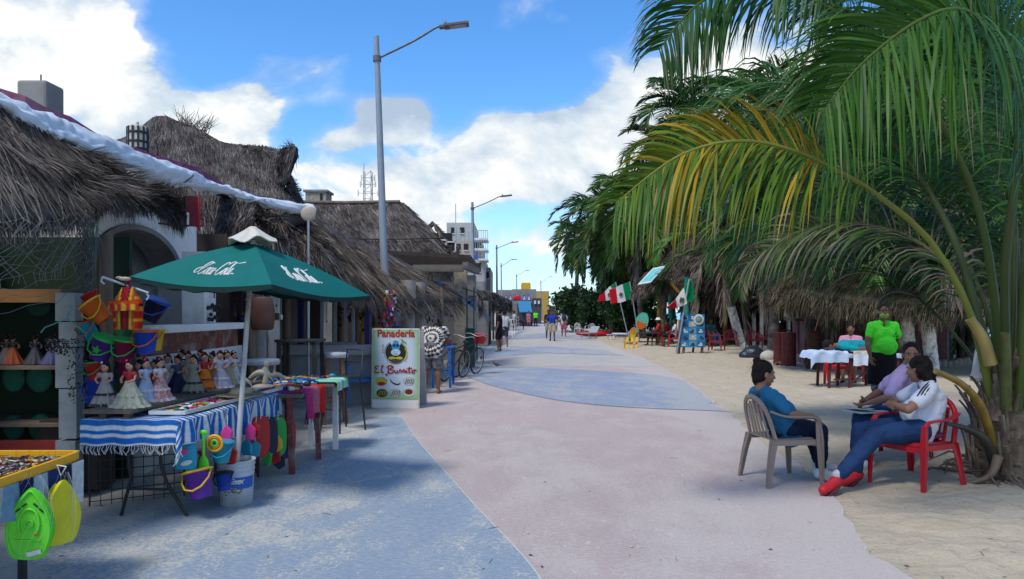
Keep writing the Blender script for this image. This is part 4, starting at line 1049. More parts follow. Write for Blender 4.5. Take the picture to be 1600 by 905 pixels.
specs = [
 (905, 372, 62, 3.6, 'farthest palm at the end of the row, leaning over the promenade', 18),
 (935, 338, 54, 4.0, 'second farthest palm of the row, pale drooping crown', 20),
 (962, 372, 47, 3.8, 'low palm in front of the farthest pair', 20),
 (985, 318, 43, 4.3, 'palm above the two crossed flags, drooping yellow tips', 22),
 (1075, 178, 42, 4.2, 'tallest palm, its dark crown standing alone against the cloud', 22),
 (1035, 232, 46, 3.4, 'tall dark palm just left of the tallest crown', 18),
 (1040, 322, 41, 4.8, 'palm spreading over the small thatched shelter', 22),
 (1140, 262, 40, 5.2, 'dark palm behind the yellowing frond', 22),
 (1215, 300, 26, 4.4, 'palm leaning over the left end of the bar roof', 22),
 (1190, 180, 38, 4.8, 'tall bright green palm right of the tallest crown', 22),
 (1300, 220, 27, 4.8, 'palm behind the bar roof, middle of the picture right', 22),
 (1400, 130, 26, 5.0, 'tall palm rising behind the big right frond', 22),
 (1520, 200, 24, 5.0, 'palm behind the upright leaf stalks at the right edge', 22),
 (1340, 350, 20, 3.6, 'low palm with grey hanging leaves over the bar roof', 20),
 (1500, 60, 30, 5.0, 'topmost palm crown in the upper right corner', 20),
 (1600, 330, 22, 4.4, 'palm half out of the picture at the right edge', 20),
]
for i, (px, py, d, L, lab, nf) in enumerate(specs):
    palm_px(px, py, d, px+(20 if i % 2 else -8), label=lab, r0=.2, r1=.14, nfr=nf+8, L=L, leaf=L*.29, nleaf=58 if d < 50 else 44, seed=50+i, width=.013*d/20+.012, el=(70, -58), dead=2 if i not in (13, 6) else 7, group='coconut palms behind the beach bars',
            colA=(.013, .052, .013) if i % 3 else (.028, .088, .015), colB=(.034, .10, .017) if i % 3 else (.07, .16, .02), yel=.25 if i in (3, 6, 2) else .05)

def shrub(name, label, c, r, n=5000, ls=.14, seed=1, cols=((.012, .035, .012), (.035, .08, .02)), kind=None, cat='bush', group=None):
    g = np.random.default_rng(seed); root = thing(name, label, cat, (c[0], c[1], 0), 0, group) if not kind else None
    o = Vector((c[0], c[1], 0)) if root else Vector((0, 0, 0))
    K = 22; cen = g.uniform(-1, 1, (K, 3)); cen /= np.maximum(1, np.linalg.norm(cen, axis=1))[:, None]; 
    k = g.integers(0, K, n); p = cen[k]*.72+g.normal(scale=.17, size=(n, 3)); p = p*np.array(r)+np.array([c[0]-o.x, c[1]-o.y, c[2]])
    p[:, 2] = np.maximum(p[:, 2], .03)
    d1 = g.normal(size=(n, 3)); d1 /= np.linalg.norm(d1, axis=1)[:, None]; d2 = np.cross(d1, g.normal(size=(n, 3))); d2 /= np.linalg.norm(d2, axis=1)[:, None]
    s_ = (ls*g.uniform(.5, 1.3, n))[:, None]
    V = np.stack([p-d1*s_, p-d2*s_*.45, p+d1*s_, p+d2*s_*.45], 1).reshape(-1, 3)
    q = np.arange(n*4).reshape(-1, 4); a = g.random(n)[:, None]; tone = (.6+.8*g.random(K))[k][:, None]
    C = np.repeat((np.array(cols[0])*(1-a)+np.array(cols[1])*a)*tone, 4, axis=0)
    ob = np_obj('foliage' if root else name, V, q, C, M_leaf, root)
    if root:
        mb = MB()
        for i in range(6): mb.tube([(g.uniform(-.2, .2), g.uniform(-.2, .2), 0), tuple(cen[i]*.4*np.array(r)+np.array([0, 0, c[2]]))], [.06, .02], 5)
        mb.build('stem', root, M_darkwood)
        return root
    ob['kind'] = kind; return ob
shrub('sea_grape_bush', 'dark rounded bush under the farthest palms', (PX(905, 58), 58, 1.9), (2.3, 3, 1.9), 7000, .20, 2)
shrub('sea_grape_bush', 'dark bush behind the crossed flags', (PX(955, 50), 50, 1.7), (2.6, 3, 1.8), 7000, .18, 3)
shrub('sea_grape_bush', 'dark bush left of the small thatched shelter', (PX(1000, 44), 46, 1.8), (2.4, 2.6, 1.9), 6000, .16, 4)
shrub('sea_grape_bush', 'bright leafed bush high between the palm crowns', (PX(1170, 40), 40, 7.4), (2.0, 2.0, 1.8), 6000, .14, 5, cols=((.05, .12, .02), (.12, .22, .03)))
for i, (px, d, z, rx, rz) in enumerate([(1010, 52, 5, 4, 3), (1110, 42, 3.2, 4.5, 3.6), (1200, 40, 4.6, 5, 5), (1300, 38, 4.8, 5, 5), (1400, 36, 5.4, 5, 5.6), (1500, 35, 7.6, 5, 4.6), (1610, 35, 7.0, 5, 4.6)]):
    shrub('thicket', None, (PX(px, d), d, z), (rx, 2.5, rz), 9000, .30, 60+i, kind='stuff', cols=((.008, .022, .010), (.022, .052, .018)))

# ---- beach bar
M_maroon = mat('maroon_plank', (.13, .035, .045), (.075, .024, .032), rough=.6, scale=9, stretch=(6, 6, .3), bump=.5, dirt=(.12, .09, .09))
bar = thing('beach_bar', 'maroon plank beach bar under a shaggy thatch roof', 'beach bar', low(1360, 21.5)); O2 = bar.location
def l2(pts): return [Vector(p)-O2 for p in pts]
btop = [P(1240, 395, 22), P(1330, 340, 22.5), P(1480, 320, 22.5), P(1640, 320, 22.5)]
beave = [P(1196, 448, 19.6), P(1235, 455, 18.4), P(1330, 466, 17.2), P(1450, 474, 17.0), P(1640, 470, 17.2)]
thatch('thatch_roof', bar, l2(btop), l2(beave), n=15000, bl=.55, bw=.009, th=.22, fringe=7000, fl=.42, seed=41, tone=(.075, .062, .04), tone2=(.19, .155, .10), shag=.05)
thatch('roof_corner', bar, l2([P(1300, 385, 21), P(1240, 400, 21.5)]), l2([P(1215, 452, 18.8), P(1190, 450, 20.2)]), n=4000, bl=.5, bw=.01, th=.25, fringe=900, fl=.25, seed=42, tone=(.17, .115, .075), tone2=(.34, .25, .18), shag=.05)
mb = MB(); mb.M = Matrix.Translation(-O2)
cl = [P(1237, 502, 22.5), P(1237, 502, 22.5)]
A0, B0 = low(1238, 24.5), low(1258, 21.8); C0 = low(1385, 21.8); D0 = low(1478, 21.8)
ct = 1.33
for a, b in ((A0, B0), (B0, low(1480, 21.8)), (low(1480, 21.8), low(1490, 24.5))):
    mb.add(quadwall((a.x, a.y), (b.x, b.y), 0, ct, .08), BOXF, False)
mb.build('counter_wall', bar, M_maroon)
mb = MB(); mb.M = Matrix.Translation(-O2)
for a, b in ((low(1234, 24.7), low(1254, 21.6)), (low(1254, 21.6), low(1486, 21.6)), (low(1486, 21.6), low(1494, 24.7))):
    mb.bar((a.x, a.y, ct+.03), (b.x, b.y, ct+.03), .42, .07)
mb.build('counter_top', bar, M_darkwood)
for i, px in enumerate((1248, 1268, 1352, 1378, 1405, 1500)):
    mb = MB(); mb.M = Matrix.Translation(-O2); p = low(px, 20.2 if i in (2, 3) else 23); mb.tube([(p.x, p.y, 0 if i not in (2, 3) else .0), (p.x+.05, p.y, 2.6)], .11, 8); mb.build('post', bar, M_maroon if i < 2 else M_darkwood)
mb = MB(); mb.M = Matrix.Translation(-O2); mb.box((PX(1370, 26.5), 26.5, 1.0), (6.0, .12, 1.2)); mb.box((PX(1370, 26.5), 26.4, 2.35), (6.0, .5, .9)); mb.build('back_shelf', bar, M_darkwood)
# log stools along the bar
M_redlog = mat('red_log', (.15, .022, .022), (.07, .02, .018), rough=.8, scale=14, bump=.7)
def log_stool(px, d, r, h, lab, m):
    s_ = thing('log_stool', lab, 'stool', low(px, d), 0, 'log stools along the bar counter')
    mb = MB(); mb.lathe([(r*1.05, 0), (r, h*.3), (r*.94, h*.7), (r, h)], n=12); mb.build('log', s_, m)
    mb = MB(); mb.lathe([(r*.97, h+.001), (r*.8, h+.012), (0, h+.014)], n=12); mb.build('seat', s_, mat('log_end', (.2, .12, .08), rough=.8))
for px, d, lab in ((1216, 21.8, 'leftmost narrow red log stool at the bar corner'), (1228, 21.4, 'second red log stool from the bar corner'), (1236, 20.9, 'third red log stool, against the plank wall'), (1300, 20.6, 'red log stool behind the turquoise bundle')):
    log_stool(px, d, .14, PZ(520, d), lab, M_redlog)
log_stool(1270, 20.0, .18, PZ(520, 20.0), 'thick log stool with rough peeling red-brown bark', mat('rough_log', (.16, .06, .04), (.04, .02, .015), rough=.95, scale=18, bump=1.0))
# short log edging around the bar
edge = [P(1190, 558, 23.5), P(1215, 566, 21.5), P(1250, 572, 20), P(1300, 577, 18.8), P(1330, 579, 18.6)]
ec = bez([G(1190, 558), G(1215, 563), G(1250, 569), G(1300, 575), G(1345, 578), G(1400, 578), G(1440, 578), G(1500, 574), G(1530, 570)], 240)
acc = 0; last = Vector(ec[0]); k = 0
for p in ec[1:]:
    p = Vector(p); acc += (p-last).length; last = p
    if acc > .23:
        acc = 0; k += 1
        if k > 62: break
        mb = MB(); h = g.uniform(.20, .30); r = g.uniform(.095, .115)
        mb.lathe([(r, -.05), (r*1.02, h*.5), (r*.97, h), (r*.8, h+.012), (0, h+.012)], n=9)
        o = mb.build('edging_log', None, mat('grey_post_end', (.30, .26, .22), (.17, .15, .13), rough=.9, scale=9, bump=.5)); o.location = p
        tag(o, 'short upright grey log in the border round the bar', 'log', 'short logs bordering the bar')
# back restaurant: dark thatch with white posts
rs = thing('beach_restaurant', 'dark thatched beach restaurant with white posts behind the tour board', 'restaurant', low(1150, 36)); O3 = rs.location
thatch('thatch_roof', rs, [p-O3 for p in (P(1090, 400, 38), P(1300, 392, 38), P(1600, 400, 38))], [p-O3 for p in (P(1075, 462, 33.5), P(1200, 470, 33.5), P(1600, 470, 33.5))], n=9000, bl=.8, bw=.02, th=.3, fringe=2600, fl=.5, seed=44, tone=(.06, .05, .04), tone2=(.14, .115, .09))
for px in (1178, 1190, 1232, 1300, 1330, 1392, 1470, 1487, 1543):
    mb = MB(); mb.M = Matrix.Translation(-O3); p = low(px, 33+rnd.random()*2); mb.tube([p, p+Vector((0, 0, 2.3))], .09, 8); mb.build('post', rs, M_white)
for px0, px1, z0, z1, d, m_ in ((1105, 1225, 0, 1.05, 37, mat('dark_red_cloth', (.16, .015, .02))), (1225, 1480, 0, .9, 38, M_darkwood)):
    mb = MB(); mb.M = Matrix.Translation(-O3); box_px(mb, px0, px1, z0, z1, d, .2); mb.build('low_wall', rs, m_)
# small thatched shelter with painted posts
ss = thing('small_thatched_shelter', 'small thatched shelter on yellow and green posts beside the tour board', 'shelter', low(1040, 30)); O4 = ss.location
l4 = lambda pts: [Vector(p)-O4 for p in pts]
thatch('front_thatch', ss, l4([P(1070, 372, 38), P(1110, 366, 38), P(1180, 372, 38)]), l4([P(1004, 442, 35), P(1085, 446, 35.5), P(1190, 456, 36)]), n=7000, bl=.6, bw=.014, th=.25, fringe=1500, fl=.4, seed=46, tone=(.11, .09, .075), tone2=(.26, .215, .18))
thatch('side_thatch', ss, l4([P(1010, 425, 37), P(1062, 420, 37)]), l4([P(986, 456, 35.5), P(1046, 448, 35.5)]), n=2500, bl=.5, bw=.014, th=.2, fringe=800, fl=.35, seed=47, tone=(.12, .10, .085), tone2=(.27, .22, .19))
def post4(px, d, ztop, m_, r=.1, lab=None):
    mb = MB(); mb.M = Matrix.Translation(-O4); p = low(px, d); mb.tube([p, p+Vector((0, 0, ztop))], r, 10); o = mb.build('post', ss, m_)
    if lab: o['label'] = lab
M_green = mat('teal_green_paint', (.03, .30, .20), (.02, .22, .15), rough=.5)
post4(1030, 36.2, PZ(445, 36.2), M_yellow, .11, 'yellow post at the shelter corner')
post4(1074, 34.5, PZ(433, 34.5), M_green, .15, 'thick green post')
post4(1087, 34.8, PZ(430, 34.8), M_yellow, .12, 'tall yellow post')
post4(1048, 37, PZ(445, 37), M_green, .13, 'green and orange post at the back')
post4(1133, 36.5, 2.1, M_yellow, .11, 'short yellow post')
mb = MB(); mb.M = Matrix.Translation(-O4); mb.bar(P(1046, 441, 35.2), P(1062, 458, 35.2), .12); mb.build('brace', ss, M_yellow)
mb = MB(); mb.M = Matrix.Translation(-O4); box_px(mb, 1015, 1048, PZ(442, 35), PZ(437, 35), 35, .25); mb.build('beam', ss, M_darkwood)
# teal sign on the shelter roof edge
sgn = thing('roof_sign', 'slanting turquoise and white sign on the edge of the small thatched shelter', 'sign', P(1016, 430, 34.2)); O = sgn.location
q = [P(996, 445, 33.8)-O, P(1017, 441, 33.8)-O, P(1040, 415, 34.8)-O, P(1020, 419, 34.8)-O]
mb = MB(); mb.poly(q, .04); mb.build('panel', sgn, M_white)
qc = sum(q, Vector())/4
mb = MB(); mb.poly([qc+(p-qc)*.8+Vector((0, -.012, .004)) for p in q], .01); mb.build('turquoise_field', sgn, mat('turquoise_paint', (.08, .50, .52), (.12, .6, .6), rough=.5))
for k in range(2):
    mb = MB()
    for j in range(5):
        a = q[0].lerp(q[3], .25+.12*j); b = q[1].lerp(q[2], .25+.12*j); s0 = a.lerp(b, .2+.3*k)+Vector((0, -.03, .0)); mb.tube([s0, s0+(b-a)*.16+Vector((0, 0, .05)), s0+(b-a)*.2], .012, 4)
    mb.build('script_line', sgn, M_white)
# ================= PEOPLE =================
def Vv(*a): return Vector(a)
def skin_mat(name, c):
    return mat(name, c, tuple(x*.82 for x in c), rough=.5, scale=9, spec=.4, bump=.08, bscale=120)
SK_A = skin_mat('brown_skin', (.30, .145, .085)); SK_B = skin_mat('deep_brown_skin', (.20, .095, .055)); SK_C = skin_mat('dark_skin', (.10, .05, .032))
M_hair = mat('black_hair', (.010, .008, .008), (.022, .017, .015), rough=.6, spec=.12, scale=50, bump=.8, bscale=90, stretch=(1, 1, .3))
M_eye = mat('eye_white', (.42, .39, .37), rough=.2); M_iris = mat('dark_iris', (.012, .008, .006), rough=.15); M_lip = mat('lips', (.26, .085, .075), rough=.45); M_brow = mat('eyebrow', (.012, .01, .009))
def cloth(name, c, c2=None, wr=.5, **k):
    return mat(name, c, c2 or tuple(x*.8 for x in c), rough=.85, scale=5, spec=.15, bump=wr, bscale=7, **k)
def cap(mb, a, b, ra, rb, n=12):
    a, b = Vector(a), Vector(b)
    mb.ell(a, ra, n, 8); mb.ell(b, rb, n, 8)
    if (b-a).length > 1e-4: mb.tube([a, b], [ra*.995, rb*.995], n)
def chain(mb, pts, rs, n=12):
    for i in range(len(pts)-1): cap(mb, pts[i], pts[i+1], rs[i], rs[i+1], n)
def blob(name, mb, m, parent, voxel=.008, smooth=4, label=None, subs=None):
    o = mb.build(name, parent, m)
    r_ = o.modifiers.new('remesh', 'REMESH'); r_.mode = 'VOXEL'; r_.voxel_size = voxel; r_.use_smooth_shade = True
    if smooth: s_ = o.modifiers.new('smooth', 'SMOOTH'); s_.iterations = smooth; s_.factor = .5
    if label: o['label'] = label
    return o
def folds(o, vox, amt):
    if vox > .012: return o
    tx = bpy.data.textures.get('cloth_folds') or bpy.data.textures.new('cloth_folds', 'MARBLE')
    tx.noise_scale = .10; tx.turbulence = 6; tx.noise_depth = 2; tx.marble_type = 'SOFT'
    d_ = o.modifiers.new('folds', 'DISPLACE'); d_.texture = tx; d_.strength = amt*.8; d_.mid_level = .28; d_.texture_coords = 'LOCAL'
    s_ = o.modifiers.new('soften', 'SMOOTH'); s_.iterations = 2
    return o
def stand(H=1.7, **ov):
    k = H/1.7
    J = dict(pel=(0, 0, .93), chest=(0, .0, 1.27), neck=(0, -.01, 1.44), head=(0, .015, 1.585),
             shL=(-.175, -.005, 1.375), shR=(.175, -.005, 1.375), elL=(-.235, -.03, 1.10), elR=(.235, -.03, 1.10), wrL=(-.245, .05, .86), wrR=(.245, .05, .86),
             hipL=(-.085, 0, .90), hipR=(.085, 0, .90), knL=(-.10, .02, .50), knR=(.10, .02, .50), anL=(-.11, -.02, .09), anR=(.11, -.02, .09), toL=(-.13, .12, .035), toR=(.13, .12, .035))
    J.update(ov)
    return {a: Vector(b)*k for a, b in J.items()}
def sit(H=1.62, seat=.45, lean=.06, **ov):
    k = H/1.7; z = seat/k+.09
    J = dict(pel=(0, 0, z), chest=(0, -lean, z+.34), neck=(0, -lean*1.3, z+.50), head=(0, -lean*1.2+.02, z+.645),
             shL=(-.175, -lean*1.2, z+.44), shR=(.175, -lean*1.2, z+.44), elL=(-.23, .03, z+.20), elR=(.23, .03, z+.20), wrL=(-.12, .25, z+.14), wrR=(.12, .25, z+.14),
             hipL=(-.09, .02, z-.01), hipR=(.09, .02, z-.01), knL=(-.11, .43, z+.02), knR=(.11, .43, z+.02), anL=(-.11, .45, .09), anR=(.11, .45, .09), toL=(-.12, .6, .035), toR=(.12, .6, .035))
    J.update(ov)
    return {a: Vector(b)*k for a, b in J.items()}
def hand(mb, wr, d, nrm, thumb, k=1.0, curl=.5, vox=.006):
    """palm with four unequal bent fingers and a side thumb"""
    d = Vector(d).normalized(); nrm = (Vector(nrm)-d*Vector(nrm).dot(d)).normalized(); s = d.cross(nrm).normalized()*thumb
    wr = Vector(wr)
    for o_, r in ((-.028, .0125), (-.010, .0135), (.010, .0135), (.027, .0125)):
        cap(mb, wr+d*.005*k+s*o_*.5*k, wr+d*.085*k+s*o_*k, .016*k, r*k, 8)
    for j, (o_, L) in enumerate(((.029, .068), (.010, .078), (-.010, .072), (-.029, .056))):
        p = wr+d*.085*k+s*o_*k; dd = d.copy(); r = .0088*k
        for seg in (.42, .33, .25):
            dd = (dd*math.cos(curl*.9)+nrm*math.sin(curl*.9)).normalized()
            q = p+dd*L*seg*k; cap(mb, p, q, r, r*.92, 8); p = q; r *= .92
    p = wr+d*.02*k+s*.024*k; q = p+(d*.6+s*.8).normalized()*.042*k; e = q+(d*.85+s*.35+nrm*.4).normalized()*.034*k; f = e+(d*.9+nrm*.5).normalized()*.022*k
    chain(mb, [p, q, e, f], [.013*k, .011*k, .0095*k, .008*k], 8)
def human(label, loc, rz, J, skin=SK_A, group=None, face=(0, 1, 0), hup=(0, 0, 1), girth=1.0, vox=.008, hands=True, hair='short', shirt=None, pants=None, shoes=None, sleeve=.5, plen=1.0, belly=0.0, handL=None, handR=None, eyes=True, k=1.0, bust=0.0, cat='person', extra=None, barefoot=False, hairv=.008, shirtlen=.06):
    root = thing('person', label, cat, loc, rz, group)
    f = Vector(face).normalized(); u = Vector(hup).normalized(); s = f.cross(u).normalized(); u = s.cross(f).normalized()
    c = J['head']; gk = girth
    Rm = Matrix((s, f, u)).transposed()
    mb = MB(); T = J['chest']-J['pel']; up = T.normalized(); sd = (J['shR']-J['shL']).normalized()
    fw = up.cross(sd)*1.0
    if fw.dot(Vector((0, 1, 0))) < 0: fw = -fw
    # torso
    def torso(mb, e=0.0, low=.0):
        for q in (-1, 1):
            sh = J['shR'] if q > 0 else J['shL']; hp = J['hipR'] if q > 0 else J['hipL']
            cap(mb, J['pel']+sd*q*.055*gk-up*low, J['chest']+sd*q*.065*gk-up*.02, .105*gk+e, .10*gk+e, 14)
            cap(mb, J['chest']+sd*q*.06*gk, sh-up*.02-sd*q*.02, .095*gk+e, .058+e, 12)
            cap(mb, J['neck']-up*.03, sh, .045+e, .05+e, 10)
            if bust: mb.ell(J['chest']+sd*q*.075*gk+fw*.075*gk-up*.02, .07*bust+e, 12, 8)
        if belly: mb.ell(J['pel']+T*.38+fw*.04, (.15*gk+e, (.12+belly)*gk+e, .14+e), 16, 10, Matrix((sd, fw, up)).transposed())
    torso(mb)
    mb.ell(J['pel']-up*.02, (.155*gk, .12*gk, .11), 14, 8, Matrix((sd, fw, up)).transposed())
    chain(mb, [J['neck']-up*.06, J['neck']+up*.0, c-u*.05-f*.015], [.06, .053, .05])
    # head
    H_ = lambda a, b, d: c+s*a*k+f*b*k+u*d*k
    mb.ell(H_(0, -.012, .035), (.077*k, .097*k, .088*k), 18, 12, Rm)
    mb.ell(H_(0, .022, -.03), (.063*k, .068*k, .085*k), 18, 12, Rm)
    mb.ell(H_(0, .045, -.088), (.036*k, .036*k, .027*k), 12, 8, Rm)
    if eyes:
        cap(mb, H_(0, .088, .008), H_(0, .103, -.026), .009*k, .0145*k, 8)
        mb.ell(H_(.012, .094, -.030), .009*k, 8, 6); mb.ell(H_(-.012, .094, -.030), .009*k, 8, 6)
        cap(mb, H_(-.036, .072, .026), H_(.036, .072, .026), .013*k, .013*k, 8)
        for q in (-1, 1):
            mb.ell(H_(q*.036, .062, -.025), .025*k, 10, 8)
        cap(mb, H_(-.018, .084, -.060), H_(.018, .084, -.060), .009*k, .009*k, 8)
    else: cap(mb, H_(0, .085, .0), H_(0, .1, -.026), .012*k, .016*k, 8)
    for q in (-1, 1): mb.ell(H_(q*.078, -.005, -.008), (.012*k, .022*k, .031*k), 10, 8, Rm)
    # arms
    for sfx, q in (('L', -1), ('R', 1)):
        sh, el, wr = J['sh'+sfx], J['el'+sfx], J['wr'+sfx]
        m1 = sh.lerp(el, .45); m2 = el.lerp(wr, .35)
        chain(mb, [sh, m1, el, m2, wr], [.052*gk, .047*gk, .037*gk, .040*gk, .025])
        hd = (handL if q < 0 else handR) or ((wr-el).normalized(), None, None, .45)
        d = Vector(hd[0]); n_ = Vector(hd[1]) if hd[1] is not None else Vector((-q, 0, 0)); th = hd[2] if hd[2] is not None else (1 if d.cross(n_).dot(Vector((0, 1, 0))) > 0 else -1)
        if hands: hand(mb, wr, d, n_, th, 1.0, hd[3])
        else: mb.ell(wr+d.normalized()*.07, (.035, .035, .05), 8, 6); cap(mb, wr, wr+d.normalized()*.09, .024, .028, 8)
        hp, kn, an, to = J['hip'+sfx], J['kn'+sfx], J['an'+sfx], J['to'+sfx]
        m1 = hp.lerp(kn, .4); m2 = kn.lerp(an, .3)+Vector((0, -.01, 0))
        chain(mb, [hp, m1, kn, m2, an], [.09*gk, .083*gk, .056*gk, .056*gk, .036])
        heel = an+Vector((0, 0, -.05))-(to-an)*.25
        cap(mb, heel, to, .032, .025, 10); cap(mb, an, heel.lerp(to, .5), .034, .03, 10)
    mb.ell(c-f*.02+u*.02, .05, 8, 6)
    body = blob('body', mb, skin, root, vox, 3)
    if eyes:
        for q in (-1, 1):
            mb = MB(); mb.ell(H_(q*.031, .074, .004), (.0145*k, .011*k, .0085*k), 12, 8, Rm); e_ = mb.build('eye', root, M_eye)
            mb = MB(); mb.ell(H_(q*.031, .0815, .004), (.0065*k, .005*k, .0068*k), 10, 6, Rm); mb.build('iris', e_, M_iris)
            mb = MB(); mb.tube([H_(q*.014, .088, .022), H_(q*.03, .089, .029), H_(q*.047, .078, .023)], [.003*k, .0038*k, .002*k], 6); mb.build('eyebrow', root, M_brow)
        mb = MB(); mb.tube([H_(-.024, .082, -.060), H_(-.008, .0945, -.056), H_(0, .095, -.058), H_(.008, .0945, -.056), H_(.024, .082, -.060)], [.002*k, .006*k, .006*k, .006*k, .002*k], 8); mb.tube([H_(-.020, .084, -.063), H_(0, .094, -.066), H_(.020, .084, -.063)], [.002*k, .007*k, .002*k], 8); mb.build('mouth', root, M_lip)
    # hair
    if hair:
        mb = MB()
        mb.ell(H_(0, -.022, .045), (.086*k, .100*k, .090*k), 18, 12, Rm)
        if hair in ('short',): mb.ell(H_(0, -.05, -.005), (.080*k, .065*k, .075*k), 14, 10, Rm)
        if hair == 'bun':
            mb.ell(H_(0, -.045, -.01), (.083*k, .075*k, .085*k), 14, 10, Rm); mb.ell(H_(0, -.085, .115), .038*k, 12, 8); mb.ell(H_(0, -.065, .095), .030*k, 10, 8)
            cap(mb, H_(0, -.085, -.07), H_(0, -.075, -.11), .025, .012)
        if hair == 'tied':
            mb.ell(H_(0, -.045, -.01), (.083*k, .075*k, .085*k), 14, 10, Rm); mb.ell(H_(0, -.115, -.03), (.035, .05, .08), 10, 8, Rm)
        if hair == 'curly':
            for i in range(46):
                a, b = rnd.uniform(-1, 1), rnd.uniform(-.7, 1); y_ = -math.sqrt(max(0, 1-.5*a*a-.4*b*b))
                mb.ell(H_(a*.088, y_*.085+rnd.uniform(0, .05), b*.09+.01), rnd.uniform(.024, .042), 8, 6)
            for i in range(44):
                t = rnd.random(); mb.ell(H_(rnd.uniform(-.085, .085)*(1-.3*t), -.075-.02*rnd.random(), -.03-.17*t), rnd.uniform(.022, .036), 8, 6)
        if hair == 'cap': pass
        hb = blob('hair', mb, M_hair, root, hairv if hair != 'curly' else .007, 2 if hair != 'curly' else 1)
        if vox < .007:
            mb = MB()
            for i in range(90):
                a = rnd.uniform(0, 2*PI); e_ = rnd.uniform(-.5, 1.4); q = Vector((.084*math.cos(a)*math.cos(e_), -.03+.095*math.sin(a)*math.cos(e_), .045+.088*math.sin(e_)))
                if q.y > .05: continue
                q2 = q*1.10+Vector((rnd.uniform(-.02, .02), rnd.uniform(-.03, .01), rnd.uniform(-.02, .012))); q3 = q2+Vector((rnd.uniform(-.02, .02), rnd.uniform(-.03, .01), rnd.uniform(-.035, .006)))
                mb.tube([H_(*q), H_(*q2), H_(*q3)], .0011, 3, cap=False)
            mb.build('loose_strands', root, M_hair)['kind'] = 'stuff'
    if shirt:
        mb = MB(); e = .013; torso(mb, e, shirtlen)
        for sfx in 'LR':
            sh, el, wr = J['sh'+sfx], J['el'+sfx], J['wr'+sfx]
            if sleeve > 0:
                t1 = min(1, sleeve); end = sh.lerp(el, t1)
                cap(mb, sh, end, .060*gk, (.057 if t1 < 1 else .05)*gk)
                if sleeve > 1: chain(mb, [el, el.lerp(wr, sleeve-1)], [.05*gk, .038*gk])
        folds(blob('shirt', mb, shirt, root, max(vox, .010), 5), vox, .020)
    if pants:
        mb = MB(); e = .012
        mb.ell(J['pel']-up*.01, (.160*gk+e, .125*gk+e, .10), 16, 10, Matrix((sd, fw, up)).transposed())
        for sfx in 'LR':
            hp, kn, an = J['hip'+sfx], J['kn'+sfx], J['an'+sfx]
            m1 = hp.lerp(kn, .4)
            if plen >= 1: chain(mb, [hp, m1, kn, kn.lerp(an, .35), kn.lerp(an, .90)], [.105*gk, .095*gk, .070*gk, .066*gk, .052*gk])
            else:
                t = min(1, plen*2); e2 = hp.lerp(kn, t) if plen <= .5 else kn.lerp(an, (plen-.5)*2)
                chain(mb, [hp, m1, e2] if plen <= .5 else [hp, m1, kn, e2], [.108*gk, .102*gk, .092*gk] if plen <= .5 else [.108*gk, .1*gk, .085*gk, .085*gk])
        folds(blob('trousers' if plen >= .8 else 'shorts', mb, pants, root, max(vox, .010), 4), vox, .018)
    if shoes:
        for sfx in 'LR':
            an, to = J['an'+sfx], J['to'+sfx]; d = (to-an); d2 = Vector((d.x, d.y, 0))
            heel = an+Vector((0, 0, -.05))-d*.22
            mb = MB(); cap(mb, heel+Vector((0, 0, .005)), to+d*.12+Vector((0, 0, .005)), .050, .043); cap(mb, an-Vector((0, 0, .015)), heel.lerp(to, .6), .048, .046); cap(mb, heel, heel.lerp(an, .5), .047, .048)
            sh_ = blob('shoe', mb, shoes, root, max(.007, vox), 2)
            if vox < .012:
                mb = MB(); cap(mb, an+Vector((0, 0, .02)), an.lerp(J['kn'+sfx], .16), .043, .042); blob('sock', mb, mat('grey_sock', (.5, .5, .54)), root, .008, 1)
            if eyes is not False or vox < .012:
                dn = d.normalized(); sv = dn.cross(Vector((0, 0, 1))).normalized(); un = sv.cross(dn)
                a0 = heel-un*.030; a1 = to+d*.12-un*.026
                mb = MB(); M3 = Matrix((sv, dn, un)).transposed(); cc = (a0+a1)/2; L = (a1-a0).length
                mb.ell(cc-un*.006, (.055, L/2+.055, .020), 18, 6, M3); mb.build('sole', sh_, M_white if shoes.name != 'red_sneaker' else mat('dark_sole', (.10, .015, .02), rough=.6))
    return root

